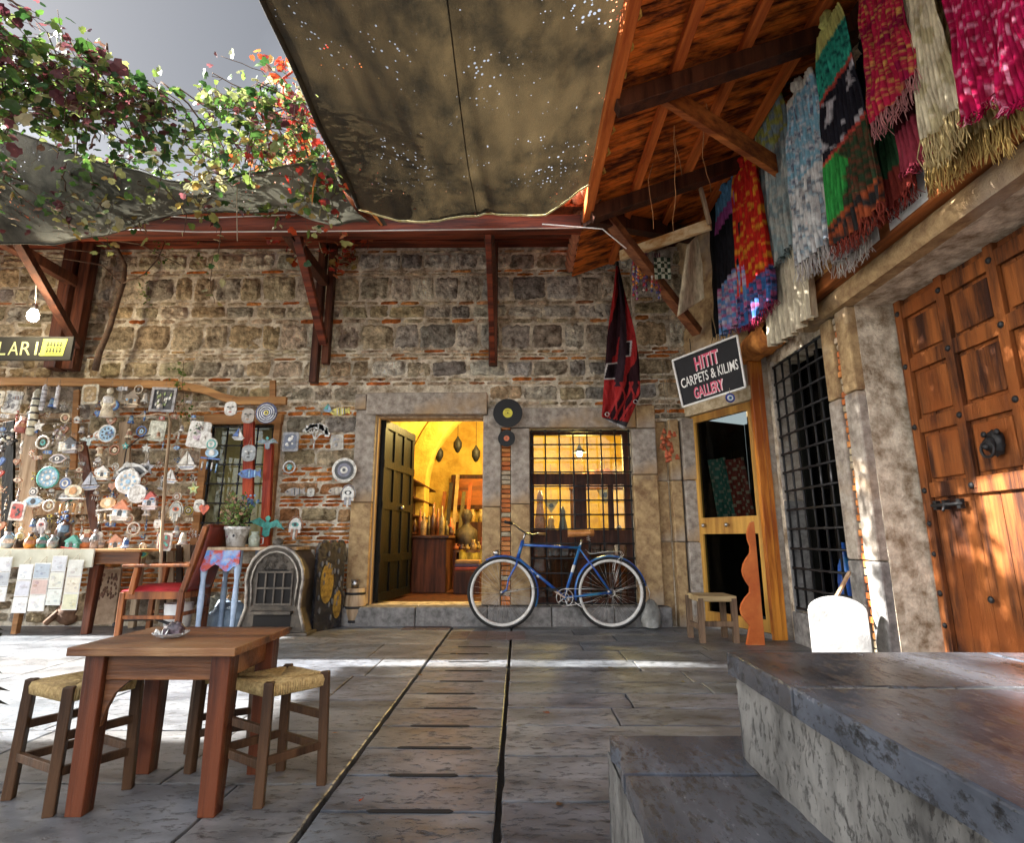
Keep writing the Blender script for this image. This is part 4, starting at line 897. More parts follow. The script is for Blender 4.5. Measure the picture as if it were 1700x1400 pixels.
# ================================================================ BICYCLE (leaning on the window grille)
YB = 5.98
def bp(px, py, dy=0): return PY(px, py, YB + dy)
bk = thing('bicycle', 'old blue bicycle with white rims and brown saddle leaning below the barred window', 'bicycle', V(bp(923, 1040).x, YB, 0))
M['bluepaint'] = pmat('blue_cycle_paint', (.02, .10, .42), (.01, .045, .22), 14, rough=.35, bump=.15, coat=.4, c3=(.03, .20, .35), s3=5)
M['tyre'] = pmat('tyre_rubber', (.02, .02, .02), (.01, .01, .01), 30, rough=.8, bump=.4); M['rimwhite'] = pmat('white_rim', (.72, .72, .70), (.5, .48, .44), 10, rough=.4)
Rw = .345
hF = V(bp(834, 985).x, YB, Rw + .012); hR = V(bp(1014, 985).x, YB, Rw + .012)
def circ(c, r_, n=48, a0=0, a1=2 * math.pi, dy=0): return [c + V(r_ * math.cos(a0 + (a1 - a0) * k / n), dy, r_ * math.sin(a0 + (a1 - a0) * k / n)) for k in range(n if a1 - a0 > 6.28 else n + 1)]
for hc in (hF, hR):
    wt = MB(); wt.tube(circ(hc, .012, 12), .012, 6, closed=True); wt.tube([hc + V(0, -.045, 0), hc + V(0, .045, 0)], .014, 10)
    wo = wt.build('wheel_hub', M['steel'], bk)
    ty = MB(); ty.tube(circ(hc, Rw), .019, 10, closed=True); ty.build('tyre', M['tyre'], wo)
    ri = MB(); ri.tube(circ(hc, Rw - .022), .019, 8, closed=True); ri.build('rim', M['rimwhite'], wo)
    sp = MB()
    for k in range(32):
        a_ = 2 * math.pi * k / 32; b_ = a_ + (.55 if k % 4 < 2 else -.55); sp.tube([hc + V(.018 * math.cos(b_), .03 * (1 if k % 2 else -1), .018 * math.sin(b_)), hc + V((Rw - .03) * math.cos(a_), 0, (Rw - .03) * math.sin(a_))], .0013, 4)
    sp.build('spokes', M['steel'], wo)
BBk = bp(937, 992); ST = bp(962, 910); HT = bp(866, 905); HB = bp(859, 929)
fm = MB(); fm.tube([HT + (HT - HB) * .3, HB], .019, 10); fm.tube([HT, ST], .014, 10); fm.tube([HB + V(.005, 0, .01), BBk], .016, 10); fm.tube([ST + (ST - BBk) * .05, BBk], .015, 10)
for s in (-1, 1):
    fm.tube([ST + V(0, s * .012, -.01), ST.lerp(hR, .5) + V(0, s * .04, 0), hR + V(0, s * .05, 0)], .008, 8); fm.tube([BBk + V(0, s * .02, 0), BBk.lerp(hR, .4) + V(0, s * .045, 0), hR + V(0, s * .05, 0)], .009, 8)
fm.tube([BBk + V(0, -.035, 0), BBk + V(0, .035, 0)], .022, 12); fm.build('frame', M['bluepaint'], bk)
bd = MB(); 
for (a_, b_) in ((.25, .34), (.42, .47)): bd.tube([HB.lerp(BBk, a_), HB.lerp(BBk, b_)], .0172, 10)
for (a_, b_) in ((.35, .50),): bd.tube([ST.lerp(BBk, a_), ST.lerp(BBk, b_)], .0162, 10)
bd.build('frame_band', M['rimwhite'], bk)
fk = MB()
for s in (-1, 1): fk.tube([HB + V(.0, s * .012, .0), HB + V(-.01, s * .045, -.05), HB.lerp(hF, .6) + V(0, s * .05, 0), hF + V(.045, s * .05, .03), hF + V(0, s * .05, 0)], [.012, .012, .010, .008, .007], 8)
fk.build('fork', M['bluepaint'], bk)
def fender(hc, a0, a1, name='mudguard'):
    m = MB(); n = 36; r_ = Rw + .032
    def fn(u, v):
        a_ = a0 + (a1 - a0) * v; w_ = (u - .5) * 2; rr = r_ - .016 * w_ * w_; return hc + V(rr * math.cos(a_), .03 * w_, rr * math.sin(a_))
    m.grid(8, n, fn); m.build(name, M['bluepaint'], bk, solid=.002)
fender(hF, R(-22), R(118)); fender(hR, R(10), R(192))
st_ = MB()
for s in (-1, 1):
    st_.tube([hR + V(0, s * .05, 0), hR + V((Rw + .03) * math.cos(R(70)), s * .03, (Rw + .03) * math.sin(R(70)))], .003, 5); st_.tube([hR + V(0, s * .05, 0), hR + V((Rw + .03) * math.cos(R(16)), s * .03, (Rw + .03) * math.sin(R(16)))], .003, 5)
    st_.tube([hF + V(0, s * .05, 0), hF + V((Rw + .03) * math.cos(R(8)), s * .03, (Rw + .03) * math.sin(R(8)))], .003, 5)
st_.build('mudguard_stay', M['steel'], bk)
hbm = MB(); sm_ = bp(873, 883); hbm.tube([HT + (HT - HB) * .25, sm_], .011, 8)
hbm.tube([bp(842, 868, -.27), bp(852, 870, -.22), bp(864, 880, -.10), bp(873, 886), bp(885, 888, .10), bp(893, 886, .22), bp(901, 887, .27)], .010, 8); hbm.build('handlebar', M['steel'], bk)
gr = MB(); gr.tube([bp(838, 867, -.28), bp(850, 869, -.24)], .015, 8); gr.build('grip', M['tyre'], bk); gr = MB(); gr.tube([bp(893, 886, .22), bp(905, 888, .29)], .015, 8); gr.build('grip', pmat('tan_grip', (.5, .3, .12)), bk)
lp = MB(); q = hF + V((Rw + .06) * math.cos(R(100)), 0, (Rw + .06) * math.sin(R(100))); lp.lathe([(0, -.03), (.02, -.028), (.032, .0), (.035, .03), (0, .034)], q, 14, axis='X'); lp.build('headlamp', M['steel'], bk)
spt = MB(); spt.tube([ST, bp(967, 896)], .011, 8); spt.build('seat_post', M['steel'], bk)
M['saddle'] = pmat('tan_saddle_leather', (.55, .24, .07), (.32, .12, .03), 12, rough=.45, bump=.3)
sd_ = MB(); a_, b_ = bp(944, 887), bp(984, 886)
def sdl(u, v):
    x = lerp(a_.x - .01, b_.x + .01, v); w_ = pl([(0, .018), (.12, .035), (.5, .05), (.85, .095), (1, .05)], v); an = u * 2 * math.pi; zt = .035 * (1 if math.sin(an) > 0 else 1.1)
    return V(x, YB + w_ * math.cos(an), a_.z + .004 + zt * math.sin(an) * (1 - .25 * abs(math.cos(an)) ** 2) + .012 * v)
sd_.grid(20, 16, sdl); sd_.build('saddle', M['saddle'], bk)
for s in (-1, 1):
    m = MB(); c_ = V(b_.x - .045, YB + s * .045, a_.z - .04); m.tube(sum([[c_ + V(.016 * math.cos(k * 1.2), .016 * math.sin(k * 1.2), -.03 + .06 * k / 16)] for k in range(17)], []), .003, 5); m.build('saddle_spring', M['steel'], bk)
rk = MB(); z_ = hR.z + Rw + .07
for s in (-1, 1): rk.tube([bp(972, 913) + V(0, s * .02, 0), bp(979, 920) + V(0, s * .06, 0), V(hR.x, YB + s * .065, z_), bp(1031, 917) + V(0, s * .065, 0), bp(1034, 922) + V(0, s * .05, 0), hR + V(.05, s * .055, Rw * .9), hR + V(0, s * .055, .02)], .004, 6)
for k in range(5): rk.tube([V(hR.x - .13 + .06 * k, YB - .065, z_), V(hR.x - .13 + .06 * k, YB + .065, z_)], .0035, 5)
rk.build('luggage_rack', M['steel'], bk)
ch = MB(); cw = BBk + V(0, -.045, 0); ch.tube(circ(cw, .085, 36), .005, 5, closed=True); ch.tube(circ(cw, .045, 24), .004, 5, closed=True)
for k in range(5): ch.bar(cw + V(.02 * math.cos(k * 1.257), 0, .02 * math.sin(k * 1.257)), cw + V(.085 * math.cos(k * 1.257), 0, .085 * math.sin(k * 1.257)), .012, .004, up=(0, 1, 0))
ch.build('chainring', M['steel'], bk)
cn = MB(); cn.tube([cw + V(0, 0, .088), hR + V(0, -.05, .035)], .004, 5); cn.tube([cw + V(0, 0, -.088), hR + V(0, -.05, -.04)], .004, 5); cn.tube(circ(hR + V(0, -.05, 0), .035, 20), .005, 5, closed=True); cn.build('chain', M['steel'], bk)
ck = MB(); e1 = bp(917, 979, -.09); ck.bar(cw + V(0, -.02, 0), e1, .012, .018); e2 = cw * 2 - e1 + V(0, .11, 0); ck.bar(BBk + V(0, .05, 0), BBk * 2 - e1 + V(0, -.0, 0), .012, .018); ck.build('crank', M['steel'], bk)
for e in (e1 + V(0, -.05, 0), BBk * 2 - e1 + V(0, .05, 0)): m = MB(); m.box(e, (.08, .08, .022)); m.build('pedal', M['tyre'], bk, bevel=.004)
ks = MB(); ks.tube([BBk + V(.06, 0, -.02), BBk + V(.17, -.1, -.09)], .006, 6); ks.build('kickstand', M['steel'], bk); ks = MB(); ks.tube([hR + V(Rw * .95 + .03, -.02, .12), hR + V(Rw + .05, -.03, .0), hR + V(Rw + .03, -.04, -.10)], .004, 5); ks.build('dangling_cable', M['steel'], bk)
# ================================================================ SOUVENIR WALL
Wc, Bl, Te, Kk, Rd, Ye, Cl, Cr, Gy, Lb = (.72, .71, .67), (.06, .15, .42), (.07, .38, .34), (.03, .03, .035), (.50, .07, .05), (.70, .60, .10), (.42, .20, .11), (.74, .66, .48), (.30, .30, .32), (.30, .50, .68)
def poly_circle(r_, n=20, rx=1, rz=1, a0=0): return [(r_ * rx * math.cos(a0 + 2 * math.pi * k / n), r_ * rz * math.sin(a0 + 2 * math.pi * k / n)) for k in range(n)]
def rrect(w_, h_, c=.2):
    q = min(w_, h_) * c; P = []
    for sx, sz, a0 in ((1, 1, 0), (-1, 1, 90), (-1, -1, 180), (1, -1, 270)):
        for k in range(4):
            a_ = R(a0 + 30 * k); P.append((sx * (w_ / 2 - q) + q * math.cos(a_), sz * (h_ / 2 - q) + q * math.sin(a_)))
    return P
def souvenir(kind, c, s, cols, label, cat, string=.08, group=None, rs=0, par_s=True):
    """c centre point, s overall size in metres; front faces -Y"""
    rr = random.Random(rs * 7 + int(abs(c.x) * 1000)); tilt = rr.uniform(-.12, .12); ct, sn = math.cos(tilt), math.sin(tilt); dep = .014
    mp = lambda a, b, d: V(c.x + (a * ct - b * sn), c.y - d, c.z + (a * sn + b * ct))
    a, b, e = (list(cols) + [cols[-1], cols[-1]])[:3]; m = MB(); h = s / 2; top = h
    P = lambda poly, d0, d1, col: m.prism(poly, mp, d0, d1, col)
    off = lambda poly, x, z: [(p + x, q + z) for p, q in poly]
    if kind == 'disc':
        P(poly_circle(h, 28), 0, dep, a); P(poly_circle(h * .78, 24), dep + .0005, dep + .003, b); P(poly_circle(h * .55, 20), dep + .0035, dep + .005, e); P(poly_circle(h * .3, 16), dep + .0055, dep + .007, a); P(poly_circle(h * .14, 12), dep + .0075, dep + .009, b)
    elif kind == 'dish':
        m.lathe([(h, .0), (h, .010), (h * .85, .004), (0, .002)], mp(0, 0, 0), 28, 'Y', cols=[a, a, b]); P(poly_circle(h, 28), -.004, 0, a)
        for k in range(9): q = R(40 * k); P(off(poly_circle(h * .12, 8), h * .55 * math.cos(q), h * .55 * math.sin(q)), .003, .006, e)
        P(poly_circle(h * .2, 12), .003, .0065, e)
    elif kind == 'ring':
        m.tube([mp(h * .86 * math.cos(k * math.pi / 14), h * .86 * math.sin(k * math.pi / 14), .008) for k in range(28)], h * .13, 6, a, closed=True); P(poly_circle(h * .35, 14, 1, 1.3), 0, .01, b); P(poly_circle(h * .15, 10), .0105, .014, e)
    elif kind == 'tile':
        P(rrect(s * .82, s, .12), 0, dep, a); P(rrect(s * .62, s * .78, .25), dep + .0005, dep + .003, b)
        for k in range(7): P(off(poly_circle(s * rr.uniform(.05, .1), 7), rr.uniform(-.2, .2) * s, rr.uniform(-.28, .28) * s), dep + .0035 + k * .0004, dep + .006 + k * .0004, e)
    elif kind == 'frame':
        for q in ((-1, 0), (1, 0)): P([(q[0] * h * .9 - h * .1, -h), (q[0] * h * .9 + h * .1, -h), (q[0] * h * .9 + h * .1, h), (q[0] * h * .9 - h * .1, h)], 0, .02, a)
        for q in (-1, 1): P([(-h * .8, q * h * .9 - h * .1), (h * .8, q * h * .9 - h * .1), (h * .8, q * h * .9 + h * .1), (-h * .8, q * h * .9 + h * .1)], 0, .019, a)
        P([(-h * .82, -h * .82), (h * .82, -h * .82), (h * .82, h * .82), (-h * .82, h * .82)], 0, .006, b)
        for k in range(16): x_, z_ = rr.uniform(-.6, .6) * h, rr.uniform(-.6, .6) * h; P(off([(-h * .03, -h * .15), (h * .08, 0), (h * .02, h * .2), (-h * .08, h * .02)], x_, z_), .0065 + k * .0003, .0085 + k * .0003, rr.choice([e, Wc, (.3, .4, .15)]))
    elif kind == 'fish':
        P([(-h, .0), (-h * .6, h * .32), (0, h * .42), (h * .5, h * .25), (h * .66, .02), (h, h * .35), (h * .93, 0), (h, -h * .35), (h * .66, -.02), (h * .5, -h * .25), (0, -h * .42), (-h * .6, -h * .32)], 0, dep, a)
        for k in range(4): x_ = -h * .3 + k * h * .24; P([(x_, -h * .32), (x_ + h * .09, -h * .32), (x_ + h * .09, h * .32), (x_, h * .32)], dep + .0005, dep + .003, b if k % 2 else e)
        P(off(poly_circle(h * .08, 10), -h * .68, h * .07), dep + .001, dep + .005, Kk); top = h * .42
    elif kind == 'bird':
        P([(-h, h * .15), (-h * .5, h * .42), (-h * .1, h * .2), (0, h * .5), (h * .1, h * .2), (h * .5, h * .42), (h, -h * .1), (h * .5, h * .02), (h * .2, -h * .1), (h * .2, -h * .5), (0, -h * .6), (-h * .2, -h * .5), (-h * .2, -h * .1), (-h * .5, h * .0)], 0, dep, a)
        for k in (-1, 1):
            for j in range(4): x_ = k * h * (.25 + .17 * j); P([(x_, h * .02), (x_ + h * .03, h * .02), (x_ + h * .03, h * .28), (x_, h * .28)], dep + .0005, dep + .003, b)
        P(off(poly_circle(h * .14, 10), 0, h * .42), dep + .0005, dep + .01, b); top = h * .5
    elif kind == 'hamsa':
        P([(-h * .55, -h * .05), (-h * .5, h * .5), (-h * .25, h * .85), (0, h * .95), (h * .25, h * .85), (h * .5, h * .5), (h * .55, -h * .05)], 0, dep, a)
        for k, (x_, l_) in enumerate(((-.42, .35), (-.21, .75), (0, .92), (.21, .75), (.42, .35))): P([(x_ * h - h * .09, -h * l_), (x_ * h + h * .09, -h * l_), (x_ * h + h * .09, -h * .06), (x_ * h - h * .09, -h * .06)], 0, dep * .9, a if k % 2 == 0 else e)
        P(off(poly_circle(h * .32, 16, 1, .62), 0, h * .35), dep + .0005, dep + .003, b); P(off(poly_circle(h * .15, 12), 0, h * .35), dep + .0035, dep + .005, Kk if b != Kk else a)
        for q in (-1, 1): m.tube([mp(q * h * .62, -h * .1, .005), mp(q * h * .66, h * .4, .005), mp(q * h * .35, h * .95, .005), mp(0, h * 1.05, .005)], h * .06, 5, e)
    elif kind == 'house':
        m.box(mp(0, -h * .25, .02), (s * .72, .04, s * .7), None, a); P([(-h * .95, h * .1), (h * .95, h * .1), (0, h)], -.002, .045, b); P([(-h * .2, -h * .6), (h * .2, -h * .6), (h * .2, -h * .05), (0, h * .08), (-h * .2, -h * .05)], .0405, .044, Kk); P([(-h, -h * .62), (h, -h * .62), (h, -h * .52), (-h, -h * .52)], -.003, .06, e)
        for k in (-.45, .45): P(off(rrect(h * .22, h * .22, .1), h * k, h * -.1), .0407, .044, Lb)
    elif kind == 'bell':
        m.lathe([(0, h), (h * .25, h * .97), (h * .42, h * .6), (h * .5, -h * .2), (h * .72, -h * .7), (h * .66, -h * .72), (h * .42, -h * .2), (0, h * .5)], c, 16, 'Z', cols=[a, a, b, a, b, a, a]); m.ell(V(c.x, c.y, c.z - h * .85), (h * .14, h * .14, h * .2), 8, 6, e); m.tube([V(c.x, c.y, c.z + h * .5), V(c.x, c.y, c.z - h * .8)], .0015, 4, Kk)
    elif kind == 'boat':
        P([(-h, -h * .35), (h * .95, -h * .45), (h * .6, -h * .85), (-h * .5, -h * .85)], 0, dep * 1.3, a); P([(-h * .9, -h * .28), (-h * .05, -h * .28), (-h * .05, h)], 0, dep, b); P([(h * .05, -h * .32), (h * .75, -h * .38), (h * .05, h * .85)], 0, dep, e); P([(-h * .7, -h * .55), (h * .7, -h * .6), (h * .66, -h * .66), (-h * .66, -h * .62)], dep * 1.3 + .0005, dep * 1.3 + .003, Bl)
    elif kind == 'mask':
        P(rrect(s * .84, s, .38), 0, dep * 1.4, a)
        for q in (-1, 1): P(off(poly_circle(h * .15, 10, 1.2, .6), q * h * .33, h * .22), dep * 1.4 + .0005, dep * 1.4 + .003, b)
        P(off(poly_circle(h * .17, 10, 1.3, .5), 0, -h * .5), dep * 1.4 + .0005, dep * 1.4 + .003, e); P([(-h * .06, -h * .2), (h * .08, -h * .2), (0, h * .2)], dep * 1.4 + .0005, dep * 1.4 + .012, a)
    elif kind == 'tree':
        def br(x_, z_, an, l_, g):
            x2, z2 = x_ + l_ * math.cos(an), z_ + l_ * math.sin(an); m.tube([mp(x_, z_, .006), mp(x2, z2, .006)], h * .05 * (.5 + g * .22), 5, a)
            if g == 0:
                for _ in range(3): P(off(poly_circle(h * .09, 6), x2 + rr.uniform(-1, 1) * h * .12, z2 + rr.uniform(-1, 1) * h * .12), .004, .012, a)
                return
            for da in (-.55, -.1, .45): br(x2, z2, an + da + rr.uniform(-.15, .15), l_ * .72, g - 1)
        br(0, -h, math.pi / 2, h * .62, 3)
    elif kind == 'eye':
        P([(-h, 0), (-h * .5, h * .42), (0, h * .55), (h * .5, h * .42), (h, 0), (h * .5, -h * .42), (0, -h * .55), (-h * .5, -h * .42)], 0, dep, a); P([(-h * .82, 0), (-h * .4, h * .3), (h * .4, h * .3), (h * .82, 0), (h * .4, -h * .3), (-h * .4, -h * .3)], dep + .0005, dep + .003, b); P(poly_circle(h * .24, 14), dep + .0035, dep + .006, e); P(poly_circle(h * .1, 10), dep + .0065, dep + .008, Kk); top = h * .5
    elif kind == 'chime':
        P(off(poly_circle(h * .55, 14, 1, .7), 0, h * .62), 0, dep, a); P(off(poly_circle(h * .25, 10), 0, h * .62), dep + .0005, dep + .004, b); P([(-h * .8, h * .1), (h * .8, h * .1), (h * .8, h * .22), (-h * .8, h * .22)], -.005, dep + .006, e)
        for k in range(4): x_ = -h * .6 + k * h * .4; l_ = h * rr.uniform(.5, 1.0); m.tube([mp(x_, h * .1, .006), mp(x_, h * .1 - l_ * .3, .006)], .0015, 4, Gy); m.tube([mp(x_, h * .1 - l_ * .3, .006), mp(x_, h * .1 - l_, .006)], h * .07, 6, a if k % 2 else b); m.ell(mp(x_, h * .1 - l_ - h * .08, .006), (h * .07,) * 3, 8, 6, e)
    elif kind == 'heart':
        P([(0, -h), (h * .8, -h * .1), (h * .95, h * .4), (h * .6, h * .8), (h * .2, h * .75), (0, h * .45), (-h * .2, h * .75), (-h * .6, h * .8), (-h * .95, h * .4), (-h * .8, -h * .1)], 0, dep * 1.3, a); P(off(poly_circle(h * .3, 12), 0, h * .1), dep * 1.3 + .0005, dep * 1.3 + .003, b)
    elif kind == 'star':
        P([((h if k % 2 == 0 else h * .45) * math.sin(k * math.pi / 5), (h if k % 2 == 0 else h * .45) * math.cos(k * math.pi / 5)) for k in range(10)], 0, dep, a); P(poly_circle(h * .25, 10), dep + .0005, dep + .004, b)
    elif kind == 'cluster':
        for k in range(34): q = V(rr.gauss(0, .4) * h, rr.gauss(0, .02), rr.gauss(0, .42) * h); m.ell(c + q, (h * rr.uniform(.09, .17),) * 3, 7, 5, jit(rr.choice([a, b, e]), .15))
    elif kind == 'jug':
        m.lathe([(0, -h), (h * .45, -h), (h * .62, -h * .45), (h * .55, 0), (h * .25, h * .4), (h * .3, h * .75), (h * .24, h * .75), (h * .18, h * .4), (0, h * .3)], c, 18, 'Z', cols=[a, a, b, a, e, a, a, a]); m.tube([V(c.x + h * .5, c.y, c.z - h * .1), V(c.x + h * .75, c.y, c.z + h * .25), V(c.x + h * .28, c.y, c.z + h * .6)], h * .07, 6, a)
    elif kind == 'figure':
        m.ell(c + V(0, 0, h * .72), (h * .22, h * .2, h * .26), 10, 8, a); m.lathe([(h * .12, h * .5), (h * .35, h * .3), (h * .3, -h * .1), (h * .42, -h), (0, -h)], c, 14, 'Z', cols=[a, b, e, b]); 
        for q in (-1, 1): m.tube([c + V(q * h * .3, 0, h * .28), c + V(q * h * .42, -.01, -h * .1), c + V(q * h * .2, -.03, -h * .3)], h * .09, 6, a)
    elif kind == 'spiral':
        P(poly_circle(h, 30), 0, dep, a); m.tube([mp(h * (.12 + .8 * k / 60) * math.cos(k * .42), h * (.12 + .8 * k / 60) * math.sin(k * .42), dep) for k in range(61)], h * .055, 5, b); P(poly_circle(h * .22, 12), dep + .0005, dep + .006, Ye); P(poly_circle(h * .1, 10), dep + .0065, dep + .008, Kk)
    elif kind == 'flute':
        m.lathe([(h * .12, -h), (h * .17, -h * .9), (h * .15, h * .8), (h * .05, h)], c, 10, 'Z', col=a)
        for k in range(5): m.lathe([(h * .165, -h * .7 + k * h * .3), (h * .185, -h * .68 + k * h * .3), (h * .165, -h * .62 + k * h * .3)], c, 10, 'Z', col=b)
    elif kind == 'beads':
        for k in range(9): m.ell(c + V(rr.gauss(0, .003), 0, h - s * k / 8), (h * rr.uniform(.13, .26),) * 3, 8, 5, jit(rr.choice([a, b, e]), .15))
        m.tube([c + V(0, 0, h), c - V(0, 0, h)], .0015, 4, Gy)
    elif kind == 'star_wire':
        for k in range(12): q = k * math.pi / 6; m.tube([mp(0, 0, .005), mp(h * math.cos(q), h * math.sin(q), .005)], h * .045, 5, a); P(off(poly_circle(h * .12, 8), h * .9 * math.cos(q), h * .9 * math.sin(q)), .002, .012, b)
    t = thing('ceramic_' + NAME.get(kind, 'ornament') if kind not in ('flute', 'jug', 'figure') else {'flute': 'reed_flute', 'jug': 'glazed_jug', 'figure': 'clay_figure'}[kind], label, cat, V(c.x, c.y, c.z - h), group=group)
    m.build('body', M['glaze'] if kind != 'cluster' else M['clay'], t)
    if string:
        s_ = MB(); p0 = c + V(0, -.004, top); s_.tube([p0 + V(-.02 * (string > .05), 0, -.002), p0 + V(0, .012, string), p0 + V(.02 * (string > .05), 0, -.002)], .0022, 4); s_.build('hanging_string', M['cord'], t)
    return t
NAME = dict(disc='disc', dish='plate', ring='ring', tile='tile', frame='picture', fish='fish', bird='bird', hamsa='hand', house='house', bell='bell', boat='boat', mask='mask', tree='tree', eye='eye', chime='chime', heart='heart', star='star', cluster='bead_cluster', beads='bead_string', spiral='disc', star_wire='star')
G = 'souvenirs hanging on the stone wall'
